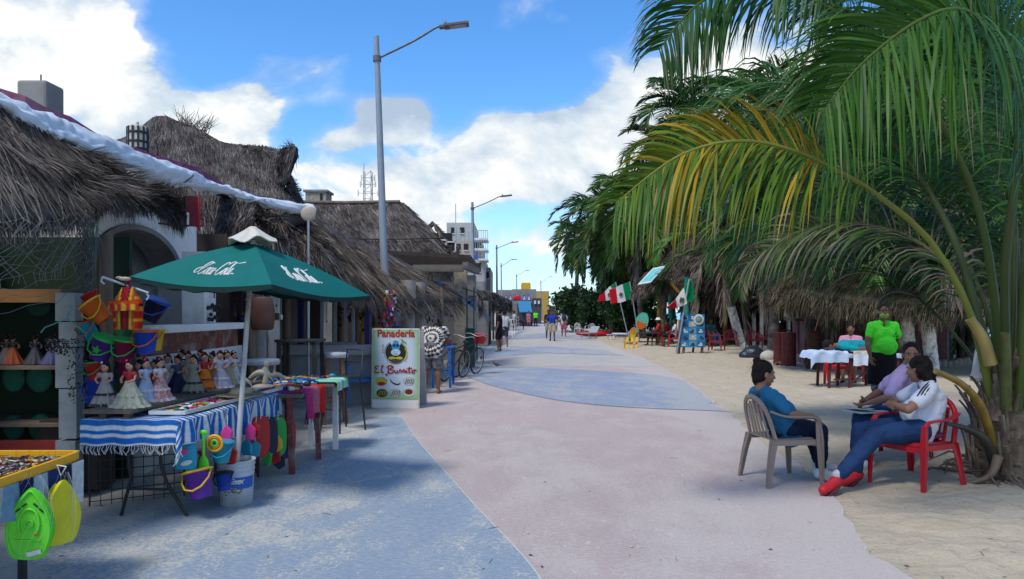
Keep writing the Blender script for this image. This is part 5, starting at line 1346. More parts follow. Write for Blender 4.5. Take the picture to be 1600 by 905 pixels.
# ---- plastic armchair (one piece resin garden chair)
def resin_chair(label, loc, rz, m, group=None, sc=1.0, tilt=0.0):
    root = thing('plastic_armchair', label, 'chair', loc, rz, group)
    w_, dp, sh, bh, ah = .25*sc, .22*sc, .43*sc, .80*sc, .64*sc
    def ribbon(pts, ws, th=.012):
        """folded leg/arm profile: wide flat strip with returns"""
        mb = MB()
        return mb
    mb = MB(); mb.sheet(lambda u, v: Vector(((u-.5)*(.46-.04*v)*sc, (.5-v)*.42*sc, sh-.018*math.sin(PI*u)*math.sin(PI*v)-.012*v+(.0 if v > .06 else -.03*(1-v/.06)))), 12, 12, .012)
    for q in (-1, 1): mb.bar((q*.22*sc, .19*sc, sh-.02), (q*.20*sc, -.2*sc, sh-.03), .015, .045)
    mb.bar((-.22*sc, .205*sc, sh-.03), (.22*sc, .205*sc, sh-.03), .015, .05)
    mb.build('seat', root, m, bevel=.004)
    # back: rounded frame with slats
    mb = MB(); bk = lambda x, z: Vector((x, -.205*sc-.10*(z-sh)/(bh-sh)*sc+.25*x*x, z))
    fr_ = []
    for i in range(25):
        t = PI*i/24; x = -.235*sc*math.cos(t)**1 if True else 0; z = sh+(bh-sh)*(math.sin(t)**.45 if math.sin(t) > 0 else 0)
        fr_.append(bk(x*(1-.12*(z-sh)/(bh-sh)), z))
    for a, b in zip(fr_[:-1], fr_[1:]): mb.bar(a, b, .05, .018, up=(0, 1, 0))
    mb.tube(fr_, .017, 8)
    for x in (-.13, -.065, 0, .065, .13):
        zt = sh+(bh-sh)*(.93-.6*x*x*10)
        pts = [bk(x*sc*(1-.1*j/6), sh-.01+(zt-sh)*j/6) for j in range(7)]
        for a, b in zip(pts[:-1], pts[1:]): mb.bar(a, b, .036*sc, .010, up=(0, 1, 0))
    mb.build('backrest', root, m, bevel=.003)
    for q in (-1, 1):
        mb = MB()   # arm rest, flat with rounded nose
        pts = [Vector((q*.235*sc, -.245*sc, ah+.05)), Vector((q*.265*sc, -.10*sc, ah+.005)), Vector((q*.275*sc, .08*sc, ah)), Vector((q*.27*sc, .17*sc, ah-.01)), Vector((q*.262*sc, .21*sc, ah-.05))]
        c = bez(pts, 16)
        for i in range(16): mb.bar(c[i], c[i+1], .052*sc, .016)
        mb.tube([tuple(p) for p in c], .012, 6)
        mb.build('armrest', root, m, bevel=.004)
    for q in (-1, 1):
        for fb, (x0, y0, z0), (x1, y1) in (('f', (.262, .21, ah-.04), (.275, .245)), ('b', (.225, -.20, sh+.0), (.265, -.275))):
            mb = MB(); a = Vector((q*x0*sc, y0*sc, z0)); kk = Vector((q*(x0*.55+x1*.45)*sc, (y0*.5+y1*.5)*sc, sh-.02 if fb == 'f' else sh*.6)); b = Vector((q*x1*sc, y1*sc, 0))
            P_ = [a, kk, b]; W0 = [.045, .075, .038] if fb == 'f' else [.085, .062, .038]
            c = bez([tuple(p) for p in P_], 10); 
            for i in range(10):
                t = i/10; wd = np.interp([t, t+.1], [0, .5, 1], W0); p0, p1 = Vector(c[i]), Vector(c[i+1])
                for (ax, off) in ((Vector((0, 1, 0)), Vector((q*.012, 0, 0))), (Vector((1, 0, 0)), Vector((0, (1 if fb == 'f' else -1)*.016, 0)))):
                    h0, h1 = wd[0]/2, wd[1]/2
                    if ax.x: h0 *= .8; h1 *= .8
                    n_ = Vector((q*.010, 0, 0)) if ax.y else Vector((0, .010, 0))
                    o_ = off if ax.x else off
                    vs = [p0+o_-ax*h0, p0+o_+ax*h0, p1+o_+ax*h1, p1+o_-ax*h1]; vs += [p-n_ for p in vs]
                    mb.add(vs, BOXF, False)
            mb.build('leg', root, m)
    mb = MB(); mb.bar((-.24*sc, .225*sc, sh-.05), (.24*sc, .225*sc, sh-.05), .012, .05); 
    for q in (-1, 1): mb.bar((q*.255*sc, .22*sc, sh-.03), (q*.235*sc, -.22*sc, sh-.03), .012, .05)
    mb.build('apron', root, m)
    return root
M_taupe = mat('taupe_resin', (.30, .235, .19), (.25, .195, .16), rough=.45, scale=4, dirt=(.20, .16, .13))
M_redres = mat('red_resin', (.50, .02, .03), (.42, .016, .025), rough=.38, scale=4)
M_whiteres = mat('white_resin', (.68, .68, .68), (.58, .58, .57), rough=.45, scale=4)
M_dkred = mat('faded_red_resin', (.24, .025, .035), (.18, .018, .025), rough=.5, scale=4)
resin_chair('taupe plastic armchair on the pavement edge under the woman in blue scrubs', (2.55, 6.97, 0), R(-80), M_taupe)
resin_chair('bright red plastic armchair under the woman in white with striped shoulders', (3.68, 6.72, .0), R(113), M_redres, tilt=0)
resin_chair('dull red plastic armchair behind, under the woman in lilac', (4.08, 7.85, .0), R(130), M_dkred)

# woman in blue scrubs
M_scrub = cloth('blue_scrubs', (.022, .155, .30), (.016, .12, .25)); M_jean = cloth('dark_denim', (.014, .035, .095), (.022, .055, .14), .7); M_navy = cloth('navy_trousers', (.012, .02, .055))
M_wshoe = mat('white_sneaker', (.70, .70, .72), (.62, .62, .64), rough=.5, scale=10)
M_rshoe = mat('red_sneaker', (.55, .015, .025), (.42, .012, .02), rough=.6, scale=20, bump=.3)
J = sit(1.60, .43, .16, head=(.0, -.20, 1.075), neck=(0, -.235, .93), chest=(0, -.17, .78), shL=(-.165, -.21, .875), shR=(.165, -.21, .875),
        elR=(.255, -.06, .70), wrR=(.235, .17, .675), elL=(-.245, -.04, .66), wrL=(-.10, .14, .62), knL=(-.10, .36, .50), knR=(.06, .37, .50), anL=(-.05, .44, .13), anR=(.09, .37, .11), toL=(-.10, .62, .075), toR=(.10, .50, .04))
human('seated woman in blue scrubs with black hair in a bun, looking right', (2.565, 6.98, 0), R(-80), J, SK_A, face=(.12, 1, -.12), hup=(0, -.05, 1), girth=1.0, vox=.0065, hair='bun', shirt=M_scrub, pants=M_navy, shoes=M_wshoe, sleeve=.72, handR=((0, .85, -.35), (-.5, -.3, -1), 1, .35), handL=((.6, .8, -.1), (0, 0, -1), -1, .3), bust=.8, belly=.02, shirtlen=.10)
# woman in white striped shirt: sits back in the red chair, legs stretched to the left
M_wshirt = cloth('white_tshirt', (.66, .68, .74), (.60, .62, .68)); M_lilac = cloth('lilac_blouse', (.58, .42, .66), (.50, .36, .60), dirt=(.62, .40, .10))
cw2 = Vector((3.68, 6.72, 0)); rz2 = R(113)
def to_loc(p, c=cw2, rz=rz2):
    return tuple(Matrix.Rotation(-rz, 3, 'Z') @ (Vector(p)-c))
k_ = 1.0
J = {a: Vector(b) for a, b in dict(
    pel=to_loc((3.74, 6.74, .53)), chest=to_loc((3.86, 6.76, .80)), neck=to_loc((3.80, 6.74, .97)), head=to_loc((3.735, 6.76, 1.065)),
    shL=to_loc((3.76, 6.60, .90)), shR=to_loc((3.88, 6.93, .90)), elL=to_loc((3.50, 6.50, .735)), wrL=to_loc((3.50, 6.72, .75)), elR=to_loc((3.62, 7.02, .72)), wrR=to_loc((3.48, 6.80, .74)),
    hipL=to_loc((3.66, 6.62, .52)), hipR=to_loc((3.70, 6.82, .52)), knL=to_loc((3.24, 6.55, .50)), knR=to_loc((3.24, 6.84, .50)), anL=to_loc((2.86, 6.48, .14)), anR=to_loc((3.18, 6.80, .12)),
    toL=to_loc((2.72, 6.40, .055)), toR=to_loc((3.06, 6.74, .05))).items()}
fl = Matrix.Rotation(-rz2, 3, 'Z')
wj = human('seated woman in a white shirt with black shoulder stripes, blue jeans and red sneakers', cw2, rz2, J, SK_A, face=tuple(fl @ Vector((-.65, .75, -.1))), girth=1.06, vox=.0065, hair='curly', shirt=M_wshirt, pants=M_jean, shoes=M_rshoe, sleeve=.62, handL=(tuple(fl @ Vector((.1, 1, .1))), tuple(fl @ Vector((1, 0, 0))), 1, .4), handR=(tuple(fl @ Vector((0, -1, 0))), tuple(fl @ Vector((1, 0, 0))), 1, .4), bust=.9, belly=.03, shirtlen=.05)
sl = J['shL']; nk = J['neck']
for i in range(3):
    mb = MB(); a = Vector(to_loc((3.735-.028*i+.06, 6.60-.0, .972-.004*i))); 
    W = [(3.84-.027*i, 6.665, .972), (3.785-.03*i, 6.59, .962), (3.70-.03*i, 6.535, .915), (3.64-.03*i, 6.50, .855)]
    c = bez([to_loc(q) for q in W], 12)
    mb.tube([tuple(q) for q in c], .0065, 6); mb.build('shoulder_stripe', wj, M_black)
mb = MB(); mb.ell(to_loc((3.84, 6.78, .47)), (.13, .14, .035), 16, 8); cu = mb.build('seat_cushion', None, mat('pink_cushion', (.32, .05, .12), rough=.9)); cu.location = cw2; cu.rotation_euler = (0, 0, rz2); tag(cu, 'flat dark pink cushion on the bright red chair', 'cushion')
# woman in lilac facing the camera
c3 = Vector((4.08, 7.85, 0)); rz3 = R(130)
def t3(x, y, z): return tuple(Matrix.Rotation(-rz3, 3, 'Z') @ (Vector((x, y, z))-c3))
J = {a: Vector(t3(*b)) for a, b in dict(pel=(4.06, 7.78, .53), chest=(4.03, 7.66, .86), neck=(4.07, 7.60, 1.03), head=(4.10, 7.56, 1.155),
    shL=(3.95, 7.48, .96), shR=(4.15, 7.80, .96), elL=(3.80, 7.40, .74), wrL=(3.66, 7.56, .66), elR=(3.98, 7.95, .74), wrR=(3.74, 7.80, .66),
    hipL=(3.98, 7.68, .52), hipR=(4.04, 7.86, .52), knL=(3.56, 7.45, .50), knR=(3.62, 7.66, .50), anL=(3.58, 7.42, .10), anR=(3.62, 7.66, .10), toL=(3.46, 7.36, .04), toR=(3.50, 7.60, .04)).items()}
f3 = Matrix.Rotation(-rz3, 3, 'Z')
wl_ = human('seated woman in a lilac blouse looking toward the camera, face mask under her chin', c3, rz3, J, SK_A, face=tuple(f3 @ Vector((-.42, -1, -.03))), girth=1.05, vox=.0065, hair='tied', shirt=M_lilac, pants=M_jean, shoes=M_wshoe, sleeve=.8, bust=.9)
hd = J['head']; ff = (f3 @ Vector((-.42, -1, -.03))).normalized()
mb = MB(); mb.ell(hd+ff*.045-Vector((0, 0, .108)), (.055, .055, .028), 14, 8); mb.build('face_mask', wl_, mat('surgical_blue', (.20, .48, .68), rough=.8))
# folder on her knees
fo = thing('document_folder', 'pale green-white folder lying on the lap of the woman in lilac', 'folder', (3.60, 7.50, .585), R(20))
mb = MB(); mb.box((0, 0, 0), (.36, .27, .006)); mb.build('cover', fo, mat('pale_folder', (.50, .62, .60), (.44, .55, .54), rough=.3)); mb = MB(); mb.box((.01, .0, .007), (.33, .24, .006)); mb.build('papers', fo, M_white); mb = MB(); mb.box((0, .01, .018), (.35, .25, .005), Matrix.Rotation(.12, 3, 'Y')); mb.build('cover', fo, mat('pale_folder', (.5, .6, .6)))

# man in neon green
M_neon = cloth('neon_green_tshirt', (.10, .82, .05), (.08, .70, .04), .35); M_blk = cloth('black_cloth', (.010, .010, .012))
mx = PX(1379, 11.5)
J = stand(1.71, elL=(-.265, .02, 1.12), wrL=(-.30, .12, .90), elR=(.27, .02, 1.12), wrR=(.285, .12, .90), shL=(-.195, 0, 1.375), shR=(.195, 0, 1.375), head=(0, .02, 1.59))
mn = human('standing man in a neon green T-shirt, patterned face mask and black apron', (mx, 11.5, 0), R(188), J, SK_B, face=(.42, 1, -.02), girth=1.06, vox=.008, hair='short', shirt=M_neon, pants=mat('plaid_shorts', (.03, .03, .035), (.30, .30, .32), rough=.9, scale=22), shoes=M_blk, sleeve=.58, plen=.62, belly=.06, shirtlen=-.02)
hd = J['head']; ff = Vector((.42, 1, -.02)).normalized(); sd_ = ff.cross(Vector((0, 0, 1)))
mb = MB(); Rm = Matrix((sd_, ff, Vector((0, 0, 1)))).transposed(); mb.ell(hd+ff*.045-Vector((0, 0, .055)), (.066, .066, .052), 16, 10, Rm); mb.tube([hd+ff*.06+sd_*.06-Vector((0, 0, .03)), hd+sd_*.085], .003, 4); mb.build('face_mask', mn, mat('patterned_mask', (.42, .50, .06), (.10, .28, .05), rough=.8, scale=45))
mb = MB()
mb.lathe([(.155, 1.0), (.185, .95), (.195, .80), (.205, .62), (.21, .47)], n=24, sx=1.12, sy=.86); ap = mb.build('apron', mn, M_blk)
mb = MB()
for k in range(9):
    a = k*.9; mb.box((-.07+.020*(k % 5)*.9, .145, 1.225-.012*(k//5)+(.03 if k in (2, 7) else 0)), (.012, .004, .010))
mb.box((-.035, .155, 1.262), (.022, .004, .022)); mb.build('chest_logo', mn, M_blk)
for o_ in mn.children:
    if o_.name.startswith('chest_logo'): o_.location = (-.05, .045, 0)
# ================= STALL GOODS AND STREET OBJECTS =================
g = random.Random(77)
M_cloth_t = attr_mat('woven_cloth', rough=.9, spec=.1, noise_amt=.18, scale=30, bump=.3)
def flat(name, parent, pts, m, th=.004, label=None):
    mb = MB(); mb.poly(pts, th); return mb.build(name, parent, m, label=label)
def colm(name, c, rough=.45): return mat(name, c, tuple(x*.82 for x in c), rough=rough, scale=7)
PAL = dict(red=(.50, .02, .02), orange=(.65, .12, .01), yellow=(.70, .42, .02), green=(.02, .40, .06), teal=(.01, .28, .42), blue=(.01, .06, .45), purple=(.10, .02, .28), pink=(.65, .05, .25), navy=(.01, .012, .05), lime=(.12, .65, .03), maroon=(.22, .01, .06), white=(.65, .65, .65))
PM = {k: colm(k+'_plastic', v) for k, v in PAL.items()}

# --- main table with striped blanket
XRt = lambda y: -2.50+.085*(y-5.5); XLt = lambda y: -3.15+.085*(y-5.5)
tb = thing('folding_table', 'black legged folding table under the blue and white striped blanket', 'table', (-2.75, 6.4, 0)); O = tb.location
mb = MB(); mb.M = Matrix.Translation(-O); mb.poly([(XLt(5.5)+.02, 5.52, .775), (XRt(5.5)-.02, 5.52, .775), (XRt(7.35)-.02, 7.35, .775), (XLt(7.35)+.02, 7.35, .775)], .03, n=(0, 0, 1)); mb.build('tabletop', tb, M_darkwood)
def bent_leg(pts, r=.014):
    mb = MB(); mb.M = Matrix.Translation(-O); mb.tube(pts, r, 8); mb.build('leg', tb, M_black)
bent_leg([(-2.98, 5.72, .75), (-2.98, 5.72, .42), (-2.97, 5.74, .30), (-3.06, 5.76, .0)]); bent_leg([(-2.72, 5.70, .75), (-2.72, 5.70, .42), (-2.68, 5.72, .26), (-2.535, 5.75, .0)])
bent_leg([(-2.86, 7.1, .75), (-2.86, 7.1, .0)]); bent_leg([(-2.45, 7.1, .75), (-2.45, 7.1, .0)])
for q in ([(-2.99, 5.73, .22), (-2.68, 5.72, .22)], [(-2.85, 5.9, .48), (-2.70, 5.73, .58)], [(-2.9, 5.9, .5), (-2.55, 5.68, .74)]): mb = MB(); mb.M = Matrix.Translation(-O); mb.tube(q, .011, 6); mb.build('brace', tb, M_black)
bl = thing('striped_blanket', 'blue and white striped blanket with a fringe spread over the doll table', 'blanket', (-2.8, 6.4, .79)); O = bl.location
sl_ = .19
def blanket(u, v):
    s = v*(1.95+sl_); w_ = u*1.16 - .06         # across: 0..0.65 on top, then the drop
    y = 5.49+max(0, s-sl_); z = .795
    drop = max(0, sl_-s)
    x0, x1 = XLt(y), XRt(y)
    if w_ <= .66: x = x0+w_*(x1-x0)/.66; z += .004*math.sin(w_*30+y*5)
    else:
        d_ = w_-.66; dd = min(d_, .24+.05*math.sin(y*3.1)); x = x1+.02+.03*math.sin(y*26)*min(1, dd*8)+.02; z -= dd
    if drop > 0:
        z -= drop; y -= .02+.012*math.sin(w_*26)*drop*6
        if w_ > .66: z += max(0, (w_-.66))*.3; x = min(x, x1+.05)
        x += -.05*drop*(1 if w_ < .3 else -.3)
    return Vector((x, y, z))-O
mb = MB(); mb.sheet(blanket, 44, 240, .006); cl = mb.build('cloth', bl, M_cloth_t)
me = cl.data; nU = 45
def stripe(s):
    t = (s*1.02) % .135
    if .018 < t < .060 or .082 < t < .112: return (.02, .13, .42)
    return (.60, .64, .68)
a_ = me.color_attributes.new('tint', 'FLOAT_COLOR', 'POINT'); cc = np.ones((len(me.vertices), 4), dtype=np.float32)
for i in range(len(me.vertices)):
    k = i % (nU*241) if i < 2*nU*241 else None
    cc[i, :3] = stripe((k//nU)/240*(1.95+sl_)) if k is not None else (.55, .58, .62)
a_.data.foreach_set('color', cc.ravel())
mb = MB()
for i in range(46):
    p = blanket(i/62, 0); mb.tube([p, p+Vector((g.uniform(-.015, .015), -.008, -.03)), p+Vector((g.uniform(-.03, .03), -.01, -.065))], .0028, 4, cap=False)
mb.build('fringe', bl, mat('white_yarn', (.6, .62, .64), rough=.9))
# wire panel
wp = thing('wire_mesh', 'black wire mesh panel standing behind the folding table legs', 'wire panel', G(140, 792)); O = wp.location
mb = MB(); a, b = Vector((0, 0, 0)), Vector((.62, .35, 0))
for i in range(10): p = a.lerp(b, i/9); mb.tube([p, p+Vector((0, 0, .62))], .004 if i not in (0, 9) else .008, 4)
for j in range(8): mb.tube([a+Vector((0, 0, .04+.083*j)), b+Vector((0, 0, .04+.083*j))], .004, 4)
mb.build('mesh', wp, M_black)
# doll shelf
ds_ = thing('display_shelf', 'dark plank shelf raised along the back of the doll table', 'shelf', (-3.0, 6.6, .79)); O = ds_.location
mb = MB(); mb.M = Matrix.Translation(-O); mb.poly([(-3.22, 5.52, .862), (-2.86, 5.52, .862), (-2.66, 7.9, .862), (-3.02, 7.9, .862)], .03, n=(0, 0, 1)); mb.build('board', ds_, M_wood)
for q in ((-3.1, 5.6), (-2.92, 5.6), (-2.9, 7.7)): mb = MB(); mb.M = Matrix.Translation(-O); mb.box((q[0], q[1], .815), (.05, .05, .04)); mb.build('support', ds_, M_wood)
M_doll = mat('doll_skin', (.50, .26, .18), (.45, .23, .16), rough=.4)
def doll(lab, x, y, h, skirt, top, tier=None, rz=0.0, wide=1.0, z0=.862):
    d = thing('folk_doll', lab, 'doll', (x, y, z0), rz, 'folk costume dolls on the display shelf'); k = h/.36
    n = 22
    def sk(u, v):
        a = 2*PI*u; r = (.035+.105*wide*(v**1.15))*k*(1+.10*math.sin(a*9)*v); return Vector((r*math.cos(a), r*math.sin(a)*.8, (.20*(1-v)+.004)*k))
    mb = MB(); mb.grid(sk, 54, 8); mb.build('skirt', d, skirt)
    if tier:
        mb = MB()
        for v0, v1 in ((.50, .60), (.92, 1.03)): mb.grid(lambda u, v: (lambda a, vv: Vector(((.035+.105*wide*(vv**1.15)+.006)*k*(1+.13*math.sin(a*13)*vv)*math.cos(a), (.035+.105*wide*(vv**1.15)+.006)*k*(1+.13*math.sin(a*13)*vv)*math.sin(a)*.8, (.20*(1-vv)+.008)*k)))(2*PI*u, v0+(v1-v0)*v), 70, 2)
        mb.build('ruffle', d, tier)
    mb = MB(); mb.lathe([(.034*k, .19*k), (.030*k, .22*k), (.042*k, .255*k), (.025*k, .275*k)], n=12, sy=.7)
    for q in (-1, 1): mb.ell((q*.045*k, 0, .255*k), (.026*k, .022*k, .022*k), 10, 6)
    mb.build('blouse', d, top)
    mb = MB(); mb.ell((0, 0, .318*k), (.033*k, .032*k, .038*k), 14, 10); mb.tube([(0, 0, .27*k), (0, 0, .29*k)], .012*k, 8)
    for q in (-1, 1): mb.tube([(q*.06*k, 0, .25*k), (q*.07*k, .02*k, .215*k), (q*.03*k, .05*k, .195*k)], .010*k, 6)
    b = mb.build('body', d, M_doll)
    mb = MB()
    for q in (-1, 1): mb.ell((q*.012*k, .029*k, .322*k), (.005*k, .004*k, .005*k), 6, 4)
    mb.build('eye', b, M_iris)
    mb = MB(); mb.ell((0, -.008*k, .330*k), (.037*k, .035*k, .037*k), 14, 8)
    mb.ell((0, -.02*k, .362*k), (.02*k, .018*k, .014*k), 8, 6)
    if rnd.random() < .6: mb.tube([(-.03*k, -.01*k, .32*k), (-.045*k, .0, .26*k)], .010*k, 6)
    hr = mb.build('hair', d, M_hair)
    mb = MB(); mb.ell((.02*k, .012*k, .358*k), .010*k, 8, 6); mb.build('hair_flower', hr, PM[rnd.choice(['white', 'red', 'pink'])])
    return d
def cm(n, c): return mat(n, c, tuple(x*.75 for x in c), rough=.6, scale=35, bump=.2)
cream = cm('cream_satin', (.52, .50, .36)); lacew = cm('white_lace', (.58, .58, .62)); bluew = cm('ice_blue_lace', (.38, .48, .68)); greyl = cm('beige_lace', (.38, .33, .29)); floral = mat('red_floral_cotton', (.55, .50, .52), (.45, .03, .06), rough=.7, scale=60); navy = cm('navy_cotton', (.012, .016, .06)); orng = cm('orange_satin', (.70, .22, .01)); olive = cm('grey_green_cotton', (.28, .29, .24)); redc = cm('red_satin', (.42, .02, .03)); lilc = cm('pale_lilac_lace', (.42, .42, .60)); tan = cm('tan_cotton', (.36, .30, .22)); dblue = cm('steel_blue_cotton', (.06, .10, .22))
for lab, px, py, h, s_, t_, ti in [
    ('beige lace tiered doll at the left end of the shelf', 164, 634, .34, greyl, greyl, M_black), ('cream satin doll with a red shawl, front of the shelf', 203, 636, .36, cream, redc, cream),
    ('doll in steel blue standing behind the cream satin doll', 216, 622, .32, dblue, dblue, None), ('doll in an ice blue lace dress', 228, 628, .35, bluew, bluew, lacew),
    ('small red doll behind the ice blue one', 240, 616, .30, redc, redc, None), ('white doll with a red floral skirt', 250, 626, .35, floral, lacew, lacew),
    ('doll with long dark hair and white blouse', 262, 612, .34, lacew, lacew, None), ('doll in a navy skirt facing right', 277, 613, .33, navy, dblue, None), ('tall doll in navy behind the floral one', 283, 600, .34, navy, navy, None),
    ('grey-green doll with black hems', 302, 614, .34, olive, olive, M_black), ('doll with a straw hat on her back, dark dress', 294, 602, .33, tan, olive, None),
    ('red blouse doll with an orange skirt', 320, 608, .34, orng, redc, redc), ('second orange doll, set further back', 331, 602, .33, orng, orng, redc), ('small doll in red and blue at the rear', 312, 596, .33, redc, dblue, None),
    ('pale lilac ruffled doll near the umbrella pole', 344, 606, .35, lilc, lilc, lacew), ('tan doll just left of the umbrella pole', 355, 602, .34, tan, lacew, None), ('white doll right behind the umbrella pole', 366, 600, .33, lacew, lacew, None)]:
    d_ = (CH-.862)*FPX/(py-HY); x = PX(px, d_)
    doll(lab, x, d_, h, s_, t_, ti, rz=R(g.uniform(150, 250)), wide=g.uniform(.66, .86) if px != 203 else 1.05)
# trays of trinkets
def trinkets(name, lab, region, z, n, kinds, sz=(.008, .02), seed=1):
    gg = random.Random(seed); mb = MB(); 
    for m_ in kinds: mb.mat(m_)
    for i in range(n):
        u, v = gg.random(), gg.random(); a, b, c, d = [Vector(q) for q in region]
        p = a.lerp(b, u).lerp(d.lerp(c, u), v); s_ = gg.uniform(*sz); mb.mat(gg.choice(kinds))
        t = gg.random()
        if t < .4: mb.ell(p+Vector((0, 0, z+s_*.5)), (s_, s_*gg.uniform(.6, 1.4), s_*.6), 6, 4)
        elif t < .75: mb.box(p+Vector((0, 0, z+s_*.4)), (s_*2.2, s_*1.2, s_*.7), gg.uniform(0, 3))
        else: mb.tube([p+Vector((0, 0, z+.004)), p+Vector((gg.uniform(-.03, .03), gg.uniform(-.03, .03), z+.012)), p+Vector((gg.uniform(-.05, .05), gg.uniform(-.05, .05), z+.006))], s_*.3, 4)
    o = mb.build(name, None); tag(o, lab, kind='stuff'); return o
tr_ = thing('souvenir_tray', 'long low white edged tray of small souvenirs on the striped blanket', 'tray', (-2.62, 6.4, .80)); O = tr_.location
mb = MB(); mb.M = Matrix.Translation(-O); q = [(-2.80, 5.68, .812), (-2.52, 5.68, .812), (-2.34, 7.5, .812), (-2.62, 7.5, .812)]; mb.poly(q, .015, n=(0, 0, 1)); mb.build('base', tr_, M_darkwood)
mb = MB(); mb.M = Matrix.Translation(-O)
for i in range(4): a, b = Vector(q[i]), Vector(q[(i+1) % 4]); mb.bar(a+Vector((0, 0, .008)), b+Vector((0, 0, .008)), .012, .03)
mb.build('rim', tr_, M_white)
trinkets('souvenirs', 'heap of tiny coloured souvenirs filling the tray', [(-2.78, 5.70, 0), (-2.54, 5.70, 0), (-2.36, 7.48, 0), (-2.6, 7.48, 0)], .812, 420, [PM['red'], PM['navy'], PM['teal'], PM['yellow'], M_black, PM['green'], PM['pink'], M_white, M_black], (.010, .028), 5)
trinkets('small_goods', 'mixed small goods lying on the far tables', [(-2.75, 7.5, 0), (-2.2, 7.5, 0), (-2.15, 8.9, 0), (-2.7, 8.9, 0)], .80, 260, [PM['blue'], PM['navy'], M_white, M_black, PM['yellow'], PM['teal'], PM['orange'], M_black], (.015, .05), 6)
# straw hat
sh_ = thing('straw_hat', 'wide brimmed straw hat beside the umbrella pole', 'hat', (PX(377, 6.55), 6.55, .845))
mb = MB(); mb.lathe([(.195, .012), (.205, .018), (.17, .004), (.10, .0), (.092, .01), (.085, .06), (.070, .082), (.0, .078)], n=32, sx=1.05); mb.build('straw', sh_, mat('straw', (.50, .42, .30), (.40, .33, .22), rough=.85, scale=60, bump=.4)); mb = MB(); mb.lathe([(.094, .012), (.096, .014), (.093, .032), (.090, .034)], n=32, sx=1.05); mb.build('band', sh_, mat('hat_band', (.28, .22, .14)))
# dolphin carving
dc = thing('dolphin_carving', 'pale carved mermaid with leaping dolphins behind the straw hat', 'carving', (PX(412, 7.5), 7.5, .80))
M_carv = mat('pale_carving', (.48, .44, .37), (.38, .34, .28), rough=.6, bump=.2)
def dolphin(p, s_, fl=1, name='dolphin'):
    mb = MB(); pts = [Vector((-.13*fl, 0, 0)), Vector((-.06*fl, 0, .05)), Vector((0, 0, .06)), Vector((.07*fl, 0, .03)), Vector((.12*fl, 0, -.04))]
    mb.tube([Vector(p)+q*s_ for q in bez(pts, 12).tolist() for q in [Vector(q)]], [(.004+.026*math.sin(PI*min(1, i/12*1.0+.06)))*s_ for i in range(13)], 10)
    t = Vector(p)+Vector((.12*fl, 0, -.04))*s_; mb.poly([t, t+Vector((.05*fl, .03, -.03))*s_, t+Vector((.02*fl, 0, -.02))*s_, t+Vector((.0, -.03, -.05))*s_], .006)
    t = Vector(p)+Vector((0, 0, .08))*s_; mb.poly([t+Vector((-.02*fl, 0, 0))*s_, t+Vector((.02*fl, 0, .04))*s_, t+Vector((.025*fl, 0, 0))*s_], .006)
    mb.build(name, dc, M_carv)
dolphin((-.02, 0, .12), 1.0); dolphin((.11, .02, .10), .9, -1); dolphin((-.22, 0, .06), .9)
mb = MB(); mb.ell((0, 0, .03), (.12, .07, .035), 14, 8); mb.build('base', dc, M_carv)
mb = MB(); chain(mb, [(0.02, 0, .08), (.03, 0, .16), (.02, 0, .22)], [.035, .028, .022]); mb.ell((.03, 0, .265), (.028, .028, .033)); chain(mb, [(.02, 0, .21), (-.05, 0, .16), (-.10, 0, .09)], [.015, .012, .009], 8); chain(mb, [(.03, 0, .2), (.08, 0, .15)], [.015, .01], 8); blob('mermaid', mb, M_carv, dc, .006, 2)

# --- second table with red cloth, third with green cloth
t2 = thing('red_leg_table', 'small table with red wooden legs under a red and pink shawl', 'table', (-2.35, 7.7, 0)); O = t2.location
mb = MB(); mb.box((0, 0, .765), (.55, .95, .03)); mb.build('tabletop', t2, M_wood)
for x, y in ((.16, -.45), (.23, .28), (-.22, -.4), (-.2, .35)):
    mb = MB(); mb.bar((x, y, .75), (x+.03, y-.02, 0), .05, .05); mb.build('leg', t2, mat('worn_red_paint', (.24, .04, .04), (.12, .03, .03), rough=.7, scale=12, dirt=(.3, .22, .2)))
def drape(lab, x, y0, y1, z, L, cols, seed=1, hem=True):
    o_ = thing('folded_shawl', lab, 'shawl', (x, (y0+y1)/2, z)); O = o_.location; gg = random.Random(seed)
    mb = MB()
    def fn(u, v):
        y = y0+(y1-y0)*u; s = v*(L+.28)
        if s < .28: p = Vector((x-.28+s, y, z+.006*math.sin(y*40)))
        else: p = Vector((x+.02+.018*math.sin(u*24+1)*(s-.28)*6, y, z-(s-.28)*(1+.06*math.sin(u*9))))
        return p-O
    mb.sheet(fn, 60, 18, .008); c = mb.build('cloth', o_, M_cloth_t)
    n_ = len(cols); a = c.data.color_attributes.new('tint', 'FLOAT_COLOR', 'POINT'); q = np.ones((len(c.data.vertices), 4), dtype=np.float32)
    for i, v in enumerate(c.data.vertices):
        u = (v.co.y+O.y-y0)/(y1-y0); q[i, :3] = cols[min(n_-1, max(0, int(u*n_)))]
    a.data.foreach_set('color', q.ravel())
    mb = MB()
    for i in range(30):
        p = fn(i/29, 1); mb.tube([p, p+Vector((0, 0, -.05))], .003, 4, cap=False)
    mb.build('fringe', o_, mat('dark_fringe', (.10, .03, .05), rough=.9))
drape('red and pink woven shawl hanging from the second table', -2.09, 7.35, 8.15, .79, .27, [(.22, .03, .14), (.42, .03, .14), (.45, .05, .18), (.40, .12, .16), (.42, .12, .16), (.50, .02, .02), (.5, .02, .02)], 3)
drape('pale green striped shawl on the far table', -1.98, 8.25, 8.85, .81, .10, [(.20, .50, .38), (.45, .60, .52), (.15, .45, .32), (.45, .60, .52), (.18, .48, .35), (.03, .08, .06)], 4)
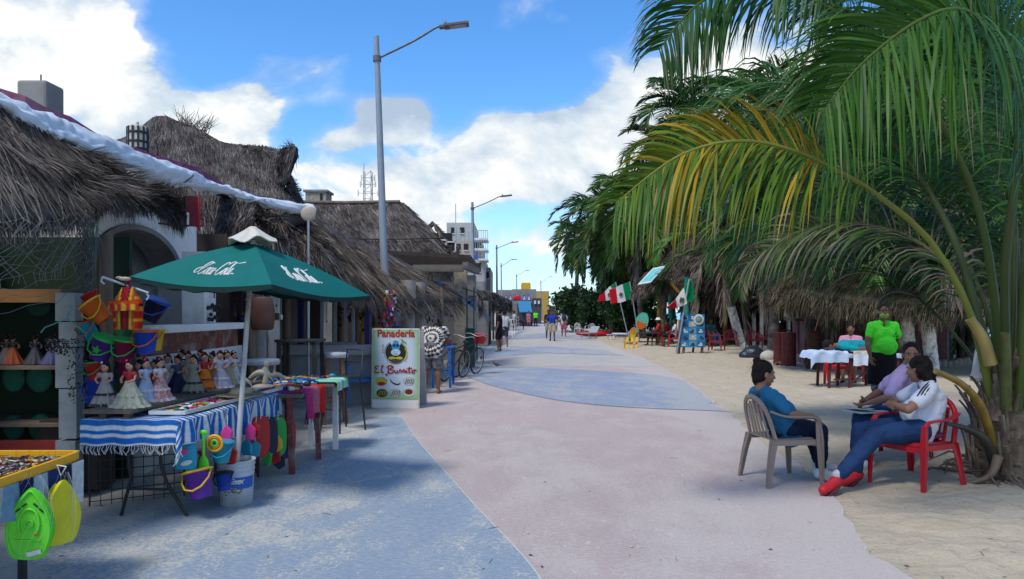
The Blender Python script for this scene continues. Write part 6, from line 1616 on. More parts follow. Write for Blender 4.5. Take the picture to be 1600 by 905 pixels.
t3_ = thing('white_leg_table', 'small table on a white metal leg under the pale green shawl', 'table', (-2.22, 8.55, 0)); mb = MB(); mb.box((0, 0, .775), (.46, .62, .03)); mb.build('tabletop', t3_, M_wood)
for x, y in ((.17, 0), (-.17, .2)):
    mb = MB(); mb.bar((x, y, .76), (x+.0, y, 0), .055, .055); mb.build('leg', t3_, M_white)
# --- toys hanging below the table edge
def pail(lab, p, m, m2, s_=1.0, rot=(0, 0, 0), group='toy sand pails hung on the souvenir board', star=None):
    o_ = thing('toy_pail', lab, 'toy pail', p, 0, group); o_.rotation_euler = rot
    mb = MB(); mb.lathe([(.060*s_, -.085*s_), (.062*s_, -.08*s_), (.083*s_, .075*s_), (.09*s_, .078*s_), (.09*s_, .09*s_), (.082*s_, .09*s_), (.076*s_, .07*s_), (.056*s_, -.075*s_), (0, -.078*s_)], n=22); mb.build('bucket', o_, m)
    mb = MB(); mb.tube([(-.088*s_, 0, .08*s_), (-.085*s_, -.05*s_, .03*s_), (-.05*s_, -.095*s_, -.015*s_), (0, -.11*s_, -.03*s_), (.05*s_, -.095*s_, -.015*s_), (.085*s_, -.05*s_, .03*s_), (.088*s_, 0, .08*s_)], .006*s_, 6); mb.lathe([(.091*s_, .077*s_), (.095*s_, .08*s_), (.095*s_, .09*s_), (.09*s_, .093*s_)], n=22); mb.build('handle', o_, m2)
    if star:
        mb = MB(); pts = []
        for k in range(10):
            a = PI/2+2*PI*k/10; r = (.038 if k % 2 == 0 else .017)*s_; pts.append((r*math.cos(a), -.078*s_, r*math.sin(a)))
        mb.poly(pts, .006); mb.build('star', o_, star)
    return o_
GT = 'beach toys hanging along the table edge'
wc = thing('toy_watering_can', 'sky blue toy sieve with a pink hole hanging at the table corner', 'toy', P(290, 712, 5.62), 0, GT)
mb = MB(); mb.lathe([(.085, -.10), (.09, -.02), (.08, .08), (.05, .11)], n=18, sy=.35); mb.build('can', wc, PM['teal']); mb = MB(); mb.ell((-.012, -.030, .035), (.045, .010, .026), 14, 6); mb.build('window', wc, PM['pink']); mb = MB(); mb.ell((.02, -.034, -.05), (.05, .006, .02), 10, 5, Matrix.Rotation(-.3, 3, 'Y')); mb.build('shell_mark', wc, M_white)
pail('purple pail with a broad yellow handle, lowest of the hanging toys', P(312, 757, 5.68), PM['purple'], PM['yellow'], 1.25, (R(-8), R(-14), 0), GT)
pail('teal pail in a net beside the pole', P(347, 706, 5.85), PM['teal'], PM['teal'], .95, (0, R(6), 0), GT)
pail('blue pail hanging under the teal one', P(350, 752, 5.9), PM['blue'], PM['navy'], .8, (0, 0, 0), GT)
def shovel(lab, p, m, L=.26, rot=(0, 0, 0), name='toy_shovel'):
    o_ = thing(name, lab, 'toy shovel', p, 0, GT); o_.rotation_euler = rot
    mb = MB(); mb.tube([(0, 0, L*.5), (0, 0, -.02)], .012, 8); mb.ell((0, 0, L*.5), (.035, .012, .02), 12, 6); mb.build('shaft', o_, m)
    mb = MB(); mb.ell((0, 0, -L*.3), (.045, .014, L*.28), 14, 8); mb.build('scoop', o_, m)
shovel('long lime green toy shovel beside the sky blue sieve', P(318, 710, 5.7), PM['lime'], .34)
shovel('red toy shovel behind the purple pail', P(308, 735, 5.74), PM['red'], .28, (0, R(15), 0))
rg = thing('toy_ring', 'yellow and orange toy ring in a clear net bag', 'toy', P(337, 692, 5.78), 0, GT)
for r, m_ in ((.06, PM['yellow']), (.042, PM['orange']), (.024, PM['lime'])):
    mb = MB(); mb.tube([(r*math.cos(2*PI*k/20), -.02, r*math.sin(2*PI*k/20)) for k in range(21)], .011, 8, cap=False); mb.build('ring', rg, m_)
for lab, px, py, d, c1 in (('pink starfish mould by the pole', 355, 680, 5.95, 'pink'), ('red crab mould by the pole', 362, 712, 6.0, 'red'), ('teal fish mould, first beyond the pole', 386, 700, 6.5, 'teal'), ('white and pink mould near the pole', 392, 676, 6.45, 'pink'), ('red mould beside the teal fish', 400, 672, 6.5, 'red'), ('teal square mould beyond the teal fish', 399, 702, 6.6, 'teal'), ('green triangle bag at the far end', 418, 715, 6.9, 'green'), ('violet flag shaped mould under the red board', 446, 705, 7.25, 'purple'), ('yellow mould between the boards', 433, 693, 7.0, 'yellow'), ('red narrow mould at the table end', 430, 712, 7.1, 'red'), ('navy sock like mould, lowest at the far end', 437, 720, 7.15, 'navy')):
    o_ = thing('toy_mould', lab, 'toy mould', P(px, py, d), g.uniform(-.5, .5), GT)
    mb = MB(); k = g.randint(4, 6); mb.poly([(.065*math.cos(2*PI*j/k+.4)*(1 if j % 2 else .8), -.02, .085*math.sin(2*PI*j/k+.4)) for j in range(k)], .035); mb.build('mould', o_, PM[c1], bevel=.008)
    mb = MB(); mb.tube([(0, 0, .07), (0, .01, .16)], .003, 4); mb.build('string', o_, M_white)
for lab, px, d, c1 in (('red foam board hanging nearest the bucket', 407, 6.75, 'red'), ('navy foam board between the red and green ones', 420, 6.9, 'navy'), ('green foam board between two others', 434, 7.1, 'green'), ('red foam board at the far end of the table', 449, 7.3, 'red')):
    o_ = thing('foam_board', lab, 'foam board', P(px, 683, d), R(25), 'rounded foam boards hanging from the table edge')
    mb = MB(); pts = []
    for k in range(24):
        a = 2*PI*k/24; pts.append((.085*math.copysign(abs(math.cos(a))**.6, math.cos(a)), 0, .19*math.copysign(abs(math.sin(a))**.6, math.sin(a))))
    mb.poly(pts, .035); mb.build('board', o_, PM[c1], bevel=.01)
    mb = MB(); mb.tube([(0, -.016, .17), (0, -.016, .26)], .004, 4); mb.build('cord', o_, M_white)
# --- umbrella
ub = thing('green_patio_umbrella', 'dark teal square umbrella with white script and a cream vent cap', 'umbrella', (-2.31, 6.13, 0)); O = ub.location
UL, UF, UR_, UB = Vector((-3.14, 6.05, 1.885)), Vector((-1.80, 5.52, 1.80)), Vector((-1.34, 6.90, 1.745)), Vector((-2.70, 7.40, 1.84))
AP = Vector((-2.26, 6.42, 2.20)); PB = Vector((-2.31, 6.13, .06))
M_canopy = mat('teal_canopy', (.002, .135, .12), (.002, .115, .105), rough=.7, scale=3, spec=.2)
def panel(a, b):
    def fn(u, v):
        e = a.lerp(b, u); p = AP.lerp(e, v); sag = .05*math.sin(PI*u)*v - .03*math.sin(PI*v)*(1-2*abs(u-.5)*0)
        return p-O-Vector((0, 0, sag))
    return fn
mb = MB()
for a, b in ((UL, UF), (UF, UR_), (UR_, UB), (UB, UL)):
    f_ = panel(a, b); mb.sheet(lambda u, v: f_(u, .07+.93*v), 20, 10, .006)
mb.build('canopy', ub, M_canopy)
mb = MB()
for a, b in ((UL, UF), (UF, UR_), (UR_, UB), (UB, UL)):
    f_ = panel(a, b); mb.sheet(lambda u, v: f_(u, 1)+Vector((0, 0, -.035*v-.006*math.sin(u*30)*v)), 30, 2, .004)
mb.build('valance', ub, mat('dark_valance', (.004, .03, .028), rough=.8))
mb = MB(); mb.tube([PB-O, AP-O+Vector((0, 0, .02))], .0215, 12); mb.build('pole', ub, mat('worn_white_pole', (.50, .50, .49), (.40, .40, .39), rough=.6, scale=20, stretch=(1, 1, .4), dirt=(.16, .12, .10)))
for e in (UL, UF, UR_, UB):
    mb = MB(); mb.tube([AP-O-Vector((0, 0, .03)), e-O-Vector((0, 0, .012))], .009, 6); rb_ = mb.build('rib', ub, M_black)
    mid = AP.lerp(e, .5)-O; mb = MB(); mb.tube([mid-Vector((0, 0, .02)), PB.lerp(AP, .80)-O], .007, 6); mb.build('strut', rb_, M_black)
mb = MB()
capc = AP-O+Vector((0, 0, .02))
def capf(u, v):
    a = 2*PI*u; r = .02+.18*v; sq = 1/max(abs(math.cos(a)), abs(math.sin(a)))**.5
    return capc+Vector((math.cos(a+.5)*r*sq, math.sin(a+.5)*r*sq, .115*(1-v)**1.2-.01*v+.022*math.sin(a*4+1)*v+.012*math.sin(a*7)*v))
mb.sheet(capf, 40, 8, .008); mb.build('vent_cap', ub, mat('cream_canvas', (.60, .57, .50), (.5, .48, .42), rough=.85, bump=.6, bscale=8))
# script lettering drawn as brush strokes on a panel
def strokes(paths, fn, m, parent, name, r=.0045, lift=.006):
    mb = MB()
    for path in paths:
        pts = bez([(x, y, 0) for x, y in path], max(8, len(path)*4))
        n_ = len(pts); P3 = [fn(p[0], p[1]) for p in pts]
        mb.tube(P3, [r*(.45+.75*abs(math.sin(PI*(i+.5)/n_*1.6))) for i in range(n_)], 6)
    return mb.build(name, parent, m)
def script_cc():
    """the two words of the soft drink script"""
    def C(x): return [(x+1.15, 1.35), (x+1.0, 1.65), (x+.55, 1.6), (x+.12, 1.0), (x+.05, .35), (x+.4, .0), (x+.9, .12), (x+1.3, .5)]
    def o(x): return [(x+.45, .75), (x+.15, .65), (x+.05, .25), (x+.3, .0), (x+.58, .3), (x+.45, .75)]
    def c(x): return [(x+.5, .65), (x+.2, .7), (x+.02, .3), (x+.2, .0), (x+.55, .15)]
    def a(x): return [(x+.45, .72), (x+.1, .6), (x+.05, .12), (x+.35, .08), (x+.5, .7), (x+.42, .1), (x+.68, .05)]
    S = [C(0), [(0.05, .9), (-.5, .75), (-.9, .35), (-.5, .1), (.1, .5), (1.2, 1.5), (1.6, 1.45)], o(1.3), c(2.0), a(2.6), [(3.35, .5), (3.65, .55)], C(3.8), [(4.9, 1.35), (5.6, 1.75), (6.9, 1.55), (8.3, 1.65)], o(5.1), [(5.75, .2), (6.15, .9), (6.25, 1.5), (6.05, 1.4), (5.95, .3), (6.2, .02), (6.4, .2)], a(6.5), [(7.3, .1), (7.9, .15), (8.1, .05)]]
    return [[((x+.9)/9.2, (y*1.2 if k in (2, 3, 4, 8, 10) else y)/1.75) for x, y in s_] for k, s_ in enumerate(S)]
pan = panel(UL, UF)
def on_panel(u, v, u0, u1, v0, v1): 
    uu = u0+(u1-u0)*u; vv = v1+(v0-v1)*v
    # keep rows parallel to the hem: rescale u around the panel axis
    return pan(.5+(uu-.5)/max(vv, .2)*.72, vv)+Vector((0, 0, .010))
strokes(script_cc(), lambda x, y: on_panel(x, y, .33, .74, .57, .81), M_white, ub, 'script_lettering', r=.0058)
pan2 = panel(UF, UR_)
strokes(script_cc(), lambda x, y: pan2(.5+((.26+.42*x)-.5)/max(.80-.24*y, .2)*.72, .80-.24*y)+Vector((0, 0, .010)), M_white, ub, 'script_lettering', r=.0065)
# bucket
bk_ = thing('paint_bucket', 'white paint bucket filled with concrete holding the umbrella pole', 'bucket', (-2.30, 6.15, 0))
mb = MB(); mb.lathe([(.125, 0), (.128, .005), (.138, .24), (.143, .25), (.139, .262), (.140, .28), (.147, .288), (.141, .30), (.143, .32), (.150, .328), (.144, .34), (.147, .355), (.153, .36), (.153, .37), (.143, .37), (.141, .33)], n=36); mb.build('pail', bk_, mat('greyish_white_plastic', (.50, .54, .58), (.42, .46, .50), rough=.45, scale=8, dirt=(.28, .26, .24)))
mb = MB(); mb.lathe([(.142, .33), (.0, .335)], n=30); mb.build('concrete_fill', bk_, M_conc)
mb = MB()
mb.grid(lambda u, v: Vector(((.1355+.004*v+.0012)*math.sin(-1.1+2.6*u), -(.1355+.004*v+.0012)*math.cos(-1.1+2.6*u), .155+.085*v+.012*math.sin(u*6)*(1-v))), 30, 4); mb.build('label_band', bk_, mat('cobalt_label', (.012, .09, .40), (.015, .12, .46), rough=.4))
for i, ch_ in enumerate('Comex'):
    a = -.10+.145*(i); text_mesh(ch_, .07, M_white, bk_, (.1405*math.sin(a+.12), -.1405*math.cos(a+.12), .208), (R(90), 0, a+.12), name='lettering', extrude=.0006, shear=.3, bold=.001)
mb = MB()
for k in range(34):
    a = g.uniform(-.45, .65); z = .15-abs(g.gauss(0, .022)); mb.ell((.1335*math.sin(a), -.1335*math.cos(a), z), (.011, .004, .006), 6, 4)
mb.build('grime_marks', bk_, mat('brown_grime', (.20, .17, .14)))

# --- table at the left edge with trinkets
ft = thing('jewellery_table', 'table with a yellow edge strip heaped with trinkets at the lower left corner', 'table', (-2.9, 3.8, 0)); O = ft.location
mb = MB(); mb.M = Matrix.Translation(-O); q = [(-3.9, 3.0, .735), (-2.60, 3.0, .735), (-2.60, 4.38, .735), (-3.9, 4.38, .735)]; mb.poly(q, .03, n=(0, 0, 1)); mb.build('tabletop', ft, M_darkwood)
mb = MB(); mb.M = Matrix.Translation(-O); c = bez([(-2.585, 3.0, .74), (-2.58, 3.6, .735), (-2.585, 4.2, .74), (-2.60, 4.385, .742), (-2.66, 4.42, .742), (-3.0, 4.42, .742), (-3.9, 4.42, .742)], 40)
for i in range(40): mb.bar(c[i], c[i+1], .022, .05)
mb.build('edge_strip', ft, mat('yellow_plastic_strip', (.75, .36, .01), (.68, .32, .01), rough=.4), bevel=.006)
for x, y in ((-2.86, 4.3), (-3.7, 4.3), (-2.7, 3.1)):
    mb = MB(); mb.M = Matrix.Translation(-O); mb.box((x, y, .37), (.035, .035, .74)); mb.build('leg', ft, M_black)
trinkets('trinkets', 'dense heap of beads, rings and small jewellery covering the corner table', [(-3.8, 3.05, 0), (-2.62, 3.05, 0), (-2.64, 4.36, 0), (-3.8, 4.36, 0)], .736, 2600, [M_black, M_white, mat('bronze_bead', (.18, .10, .03)), mat('silver_bead', (.35, .35, .35), metal=.6, rough=.3), PM['yellow'], M_black, mat('shell_bead', (.40, .34, .27)), PM['maroon']], (.006, .014), 8)
ck = thing('hanging_cloth', 'grey-blue, white and navy striped cloth hanging from the corner table', 'cloth', (-2.58, 3.8, .70)); O = ck.location
mb = MB(); mb.sheet(lambda u, v: Vector((-2.565+.018*math.sin(u*44)*v, 2.9+1.5*u, .715-(.20-.05*math.sin(u*5))*v))-O, 120, 10, .005); c = mb.build('cloth', ck, M_cloth_t)
cols_ = [(.16, .22, .32), (.16, .22, .32), (.18, .25, .35), (.02, .025, .06), (.10, .14, .30), (.02, .03, .12), (.38, .40, .40), (.16, .26, .38), (.015, .02, .08), (.30, .38, .48), (.02, .04, .14), (.02, .02, .03), (.50, .52, .52)]
set_tint(c, lambda co: cols_[int(min(12, max(0, (co.y+O.y-2.9)/1.5*13)))])
def boat(lab, p, m, rot, s_, flat_=1.0, detail=True, gname='plastic toy boats in net bags'):
    o_ = thing('toy_boat', lab, 'toy boat', p, 0, gname); o_.rotation_euler = rot
    out_ = []
    for k in range(32):
        t = k/32*2*PI; z = -math.cos(t); w_ = (.5 if z < -.55 else 1)*1.0
        wd = .102*(math.cos((z+.35)*1.15)**.8 if z > -.35 else 1.0-.15*(-.35-z)); x = math.copysign(abs(math.sin(t))**.35, math.sin(t))*wd if z < .0 else math.copysign(1, math.sin(t))*wd
        if abs(math.sin(t)) < 1e-6: x = 0
        out_.append((x*s_, z*.165*s_))
    mb = MB()
    for (sc, y0, y1) in ((1.0, -.010, .0), (.96, .0, .020), (.85, .02, .06), (.6, .06, .075)):
        n_ = len(out_); a = [Vector((x*sc, y0, z*sc)) for x, z in out_]; b = [Vector((x*sc, y1, z*sc)) for x, z in out_]
        mb.add(a+b, [(i, (i+1) % n_, n_+(i+1) % n_, n_+i) for i in range(n_)]+[tuple(range(n_)), tuple(range(2*n_-1, n_-1, -1))], False)
    mb.build('hull', o_, m, bevel=.004)
    if detail:
        mb = MB(); rr = [(x*.93, z*.93) for x, z in out_]; mb.tube([(x, -.012, z) for x, z in rr+rr[:1]], .006*s_, 6, cap=False)
        mb.tube([(.045*s_*math.cos(PI*k/14), -.014, (.0+.07*math.sin(PI*k/14))*s_) for k in range(-3, 18)], .006*s_, 6); mb.tube([(.018*s_*math.cos(2*PI*k/14), -.014, .0+.018*s_*math.sin(2*PI*k/14)) for k in range(15)], .005*s_, 6, cap=False)
        mb.box((0, -.012, -.075*s_), (.11*s_, .01, .006)); mb.build('moulding', o_, m)
        mb = MB()
        for q in (-1, 1):
            for k in range(2): mb.box((q*(.025+.026*k)*s_, -.0125, (.088-.024*k)*s_), (.026*s_, .004, .007*s_), Matrix.Rotation(q*.7, 3, 'Y'))
        mb.build('slot', o_, M_black)
        mb = MB(); mb.box((.035*s_, -.013, -.05*s_), (.018*s_, .004, .010*s_)); mb.build('sticker', o_, PM['orange'])
        mb = MB(); mb.box((.03*s_, -.018, -.135*s_), (.065*s_, .006, .022*s_), Matrix.Rotation(-.25, 3, 'Y')); mb.build('label_tag', o_, M_white, bevel=.003)
    return o_
boat('lime green toy boat hanging from the corner table', P(47, 818, 3.80)+Vector((0, 0, 0)), PM['lime'], (0, R(3), R(8)), 1.10)
yb_ = boat('yellow toy boat seen edge on beside the lime green one', P(97, 800, 4.06), mat('bright_yellow_plastic', (.70, .62, .02)), (0, R(2), R(68)), 1.05, detail=False)
for o_, px, py, d in ((yb_, 97, 745, 4.12),):
    mb = MB(); p = P(px-2, 735, d)-o_.location
    mb.tube([p+Vector((.03, 0, .02)), p+Vector((-.02, 0, .03)), p+Vector((0, 0, -.03)), p+Vector((.03, 0, .02))], .004, 5); q = bpy.data.objects.new('x', None); bpy.data.objects.remove(q)
    inv = o_.matrix_basis.to_3x3() if False else Matrix.Rotation(0, 3, 'Z')
    hk = mb.build('bag_hook', None, M_white); hk.location = o_.location; tag(hk, 'small white plastic hook on the net bag of the yellow toy boat', 'hook')
# clear net bags round the two boats: crossing threads
for lab, px, top_, bot_, wd, d in (('net bag round the lime green boat', 47, 742, 872, .115, 3.80), ('net bag round the yellow boat', 97, 738, 860, .075, 4.06)):
    o_ = thing('net_bag', 'thin clear '+lab, 'net bag', P(px, 800, d)); O = o_.location; mb = MB(); zt, zb = PZ(top_, d), PZ(bot_, d)
    for s_ in (-1, 1):
        for k in range(6):
            pts = []
            for j in range(13):
                t = j/12; a = 2*PI*k/14+s_*t*2.2; r = wd*(math.sin(PI*(.08+.84*t))**.6); pts.append(Vector((O.x+r*math.cos(a), d+r*.55*math.sin(a), zt+(zb-zt)*t))-O)
            mb.tube(pts, .0005, 3, cap=False)
    mb.build('net', o_, mat('clear_net', (.6, .62, .62), rough=.4))

# --- hanging souvenirs on the green board
bx = 'toy sand pails hung on the souvenir board'
D = 6.15
pail('orange pail lying with a yellow rim, top left of the hanging toys', P(152, 487, D), PM['orange'], PM['yellow'], 1.1, (R(10), R(-38), 0), bx)
pail('red pail behind the orange one', P(146, 470, D+.12), PM['red'], PM['red'], .8, (R(10), R(-30), 0), bx)
pail('purple pail with a green starfish', P(160, 545, D), PM['purple'], PM['green'], 1.15, (R(5), R(24), 0), bx, star=PM['green'])
pail('maroon pail with a green handle', P(196, 548, D), PM['maroon'], PM['green'], 1.1, (R(5), R(10), 0), bx)
pail('blue pail on the right of the striped bag', P(228, 535, D), PM['blue'], PM['orange'], 1.1, (R(0), R(0), 0), bx)
pail('yellow pail half hidden behind the blue one', P(240, 532, D+.15), PM['yellow'], PM['yellow'], 1.0, (0, 0, 0), bx)
pail('red pail with a green rim at the lower left', P(148, 580, D), PM['red'], PM['green'], .85, (0, R(-8), 0), bx)
pail('dark blue pail at the bottom left behind the dolls', P(152, 612, D+.1), PM['blue'], PM['blue'], 1.2, (0, R(14), 0), bx)
pail('navy pail hanging right of the striped bag', P(240, 485, D+.2), PM['navy'], PM['blue'], 1.1, (0, R(28), 0), bx)
pail('dark maroon pail low in the middle of the bunch', P(205, 585, D+.2), PM['maroon'], PM['navy'], 1.3, (0, R(0), 0), bx)
pail('blue and orange pail on the far left of the bunch', P(140, 520, D+.1), PM['teal'], PM['orange'], .9, (0, R(-35), 0), bx)
hb_ = thing('striped_backpack', 'red, yellow and black striped woven backpack hanging from a rod', 'backpack', P(200, 480, 5.95)); O = hb_.location
mb = MB(); mb.grid(lambda u, v: (lambda a: Vector((.115*math.copysign(abs(math.cos(a))**.6, math.cos(a))*(1-.55*max(0, v-.62)/.38)*(.9+.1*math.sin(v*PI)), .055*math.copysign(abs(math.sin(a))**.6, math.sin(a))*(1-.6*max(0, v-.7)/.3), -.18+.34*v)))(2*PI*u), 60, 40)
c = mb.build('bag', hb_, M_cloth_t)
def sarape(co):
    if .028 < co.z < .05: return (.50, .05, .01)
    t = abs(co.x)
    if co.z > -.03 and co.z < .028 and t > .02 and (co.z > .012): return (.02, .015, .01)
    if t < .024: return (.30, .01, .02)
    if t < .034: return (.02, .02, .01)
    if t < .050: return (.50, .30, .03)
    if t < .062: return (.55, .08, .01)
    if t < .072: return (.03, .12, .04)
    return (.42, .02, .01) if int((co.z+1)*34) % 3 else (.55, .22, .02)
set_tint(c, sarape)
mb = MB(); mb.sheet(lambda u, v: Vector((-.12+.24*u, -.062-.015*math.sin(PI*u), .045-.075*v*(1-.2*abs(u-.5)))), 14, 5, .01); fl_ = mb.build('flap', hb_, M_cloth_t); set_tint(fl_, lambda co: (.50, .06, .01) if co.z > .03 else ((.50, .34, .04) if (int((co.x+1)*45) % 3 == 0) else (.40, .02, .02)))
mb = MB(); mb.tube([(-.02, 0, .15), (-.015, 0, .24), (.015, 0, .24), (.02, 0, .15)], .012, 8); mb.build('strap', hb_, PM['maroon'])
rd_ = thing('hanging_rod', 'white plastic rod the backpack hangs from', 'rod', P(200, 442, 5.95)); O = rd_.location
mb = MB(); mb.tube([P(160, 433, 5.9)-O, P(232, 458, 6.0)-O], .010, 8); mb.tube([P(160, 433, 5.9)-O, P(158, 440, 5.9)-O, P(163, 444, 5.9)-O], .008, 6); mb.tube([P(226, 456, 6.0)-O, P(233, 463, 6.0)-O, P(229, 469, 6.0)-O], .008, 6); mb.build('rod', rd_, mat('pale_blue_plastic', (.45, .52, .60)))
mb = MB(); mb.ell(P(195, 436, 5.93)-O, (.05, .03, .018), 10, 6); mb.ell(P(186, 434, 5.93)-O, (.03, .02, .012), 8, 5); mb.build('knot', rd_, mat('straw', (.5, .42, .3)))
# hangers with beads
hg = thing('coat_hanger', 'pale teal coat hanger in front of the dark shelves', 'coat hanger', P(102, 505, 6.0)); O = hg.location
mb = MB(); H_ = [P(64, 520, 6)-O, P(70, 512, 6)-O, P(105, 498, 6)-O, P(136, 522, 6.1)-O, P(134, 528, 6.1)-O]; mb.tube(H_, .0065, 8); mb.tube([P(105, 498, 6)-O, P(108, 488, 6)-O, P(113, 484, 6)-O, P(110, 478, 6)-O], .004, 6); mb.build('hanger', hg, mat('pale_teal_plastic', (.10, .30, .27)))
bd = thing('bead_necklaces', 'bunch of black and silver bead necklaces hanging from the coat hanger', 'necklaces', P(105, 540, 6.02)); O = bd.location
mb = MB()
for k in range(420):
    x, y = g.uniform(70, 136), 0; y = 530+g.random()**1.5*(30 if x < 105 else 105)*(1-.3*abs(x-120)/40)
    mb.ell(P(x, y, 6.02+g.uniform(-.03, .03))-O, g.uniform(.003, .009), 5, 3)
b_ = mb.build('black_bead', bd, M_black)
mb = MB()
for k in range(120):
    x = g.uniform(72, 136); y = 530+g.random()**1.5*(24 if x < 105 else 100); mb.ell(P(x, y, 6.0+g.uniform(-.03, .0))-O, g.uniform(.003, .006), 5, 3)
mb.build('silver_bead', bd, mat('silver_bead', (.35, .35, .35))); 
for o_ in bd.children: o_['kind'] = 'stuff'
# goods on the dark shelves
for i, (px, py, w_, h_, c, lab) in enumerate([(22, 590, 36, 46, (.02, .13, .08), 'dark green folded bag on the lower shelf, left one'), (62, 590, 42, 48, (.02, .14, .09), 'dark green folded bag on the lower shelf, right one'), (22, 668, 34, 40, (.015, .10, .07), 'green pouch at the left of the bottom shelf'), (64, 668, 38, 44, (.02, .12, .08), 'green pouch at the right of the bottom shelf'), (60, 478, 40, 34, (.02, .07, .05), 'small green pouch on the top shelf')]):
    o_ = thing('cloth_bag', lab, 'bag', P(px, py, 6.62), 0, 'green bags on the dark stall shelves'); s_ = 6.62/FPX
    mb = MB(); mb.ell((0, 0, -h_*.0*s_), (w_*.5*s_, .05, h_*.5*s_), 14, 8); mb.build('pouch', o_, mat('stall_cloth_%d' % i, c, rough=.9)); mb = MB(); mb.tube([(-.04, 0, h_*.45*s_), (0, 0, h_*.62*s_), (.04, 0, h_*.45*s_)], .005, 5); mb.build('handle', o_, M_black)
for i, (px, py, c) in enumerate([(20, 505, (.30, .06, .02)), (10, 503, (.12, .10, .12)), (55, 500, (.03, .03, .05)), (82, 590, (.05, .06, .18))]):
    doll(['small doll in an orange skirt on the top shelf', 'grey doll next to the orange one in the dark stall', 'black clothed doll on the top shelf', 'doll in a blue dress on the middle shelf'][i], PX(px, 6.5), 6.5, .26, cm('shelf_dress_%d' % i, c), M_black, z0=1.795 if i < 0 else (1.795 if False else (1.135)))
# ================= STREET FURNITURE AND FAR STREET =================
g = random.Random(99)
# --- bakery board
sb = thing('bakery_sign_board', 'tall folding bakery board with red lettering standing on the pavement', 'sign board', G(618, 638)); O = sb.location; dS = O.y
W2, Hs = .395, 1.32
ry = R(-4); sb.rotation_euler = (0, 0, ry)
mb = MB(); mb.box((0, .03, Hs/2), (.80, .03, Hs), Matrix.Rotation(R(-2.2), 3, 'X')); fp = mb.build('front_panel', sb, M_white)
mb = MB(); mb.box((.03, .36, Hs/2-.02), (.80, .03, Hs-.02), Matrix.Rotation(R(13), 3, 'X')); mb.build('rear_panel', sb, mat('grey_panel', (.45, .47, .48), rough=.6))
mb = MB()
for q in (-1, 1): mb.box((q*.395, .018, Hs/2), (.018, .036, Hs), Matrix.Rotation(R(-2.2), 3, 'X'))
mb.build('frame', sb, mat('aluminium_edge', (.5, .5, .46), metal=.3))
def SP(x, z, l=0.0): # point on the board front: x -0.4..0.4, z 0..1
    zz = z*Hs; return Vector((x, .03-.0165-l+(zz-Hs/2)*.038, zz))
gm = bpy.data.materials.new('green_border_print'); gm.use_nodes = True; t = NT(gm.node_tree); b = t.n['Principled BSDF']; b.inputs['Roughness'].default_value = .4
tc = t.new('ShaderNodeTexCoord'); sp_ = t.new('ShaderNodeSeparateXYZ'); t.link(tc.outputs['Object'], sp_.inputs[0])
ex = t.math('DIVIDE', t.math('ABSOLUTE', sp_.outputs[0]), .39); ez = t.math('DIVIDE', t.math('ABSOLUTE', t.math('SUBTRACT', sp_.outputs[2], .73)), .585)
ed = t.math('MAXIMUM', ex, ez); ed = t.math('ADD', ed, t.math('MULTIPLY', t.math('SUBTRACT', t.noise(tc.outputs['Object'], 5), .5), .18))
t.link(t.mix(t.mapr(ed, .68, 1.0), (.52, .60, .70), (.22, .42, .15)), b.inputs['Base Color'])
flat('print', sb, [SP(-.385, .11, .003), SP(.385, .11, .003), SP(.385, .985, .003), SP(-.385, .985, .003)], gm, .002)
def disc(name, x, z, rx, rz, m, l, n=28, rot=0):
    return flat(name, sb, [SP(x+rx*math.cos(a)*math.cos(rot)-rz*math.sin(a)*math.sin(rot), z+(rx*math.cos(a)*math.sin(rot)+rz*math.sin(a)*math.cos(rot))/Hs, l) for a in [2*PI*k/n for k in range(n)]], m, .0015)
M_sr = mat('sign_red', (.42, .03, .015)); M_sb = mat('sign_black', (.02, .02, .018)); M_sy = mat('sign_yellow', (.50, .48, .04)); M_sl = mat('sign_light_blue', (.03, .30, .55)); M_sg = mat('sign_pale', (.5, .62, .70)); M_sbr = mat('sign_brown', (.10, .045, .015)); M_slf = mat('sign_leaf', (.20, .34, .03)); M_cr = mat('sign_cream', (.6, .62, .5))
def sign_text(txt, x, z, size, m, shear=0.0, sx=1, bold=.0, nm='lettering'):
    return text_mesh(txt, size, m, sb, SP(x, z, .008), (R(90-2.2), 0, 0), nm, shear, .001, (sx, 1), bold)
sign_text('Panadería', 0, .935, .175, M_sr, 0, .93, .005)
disc('emblem', .0, .70, .175, .175, M_sb, .005); 
mb = MB(); mb.tube([SP(.19*math.cos(2*PI*k/40), .70+.19*math.sin(2*PI*k/40)/Hs, .006) for k in range(41)], .0035, 5, cap=False); mb.build('emblem_ring', sb, M_sb)
disc('donkey_ear', -.072, .835, .026, .075, M_sg, .010, rot=.35); disc('donkey_ear', .072, .835, .026, .075, M_sg, .010, rot=-.35)
disc('donkey_head', 0, .77, .068, .085, M_sl, .012); disc('donkey_muzzle', 0, .70, .080, .055, M_sg, .014)
for q in (-1, 1): disc('donkey_eye', q*.028, .785, .026, .026, M_bluedark, .015); disc('nostril', q*.025, .708, .006, .008, M_sb, .017)
mb = MB(); mb.tube([SP(-.03, .685, .017), SP(0, .678, .017), SP(.03, .685, .017)], .003, 5); mb.build('smile', sb, M_sb)
disc('bread', -.06, .628, .06, .026, M_sy, .014); disc('bread', .06, .628, .06, .026, M_sy, .015); disc('basket', 0, .598, .09, .03, M_sbr, .016)
for k in range(7):
    disc('wheat_grain', .165+.02*math.sin(k*.6), .60+.030*k, .012, .024, M_sy, .012, rot=-.7 if k % 2 else .5)
for k in range(4): disc('wheat_grain', .10+.022*k, .855-.012*k, .012, .02, M_slf, .012, rot=.8); disc('leaf_print', -.215, .70+.03*k, .010, .017, M_slf, .009, rot=.6)
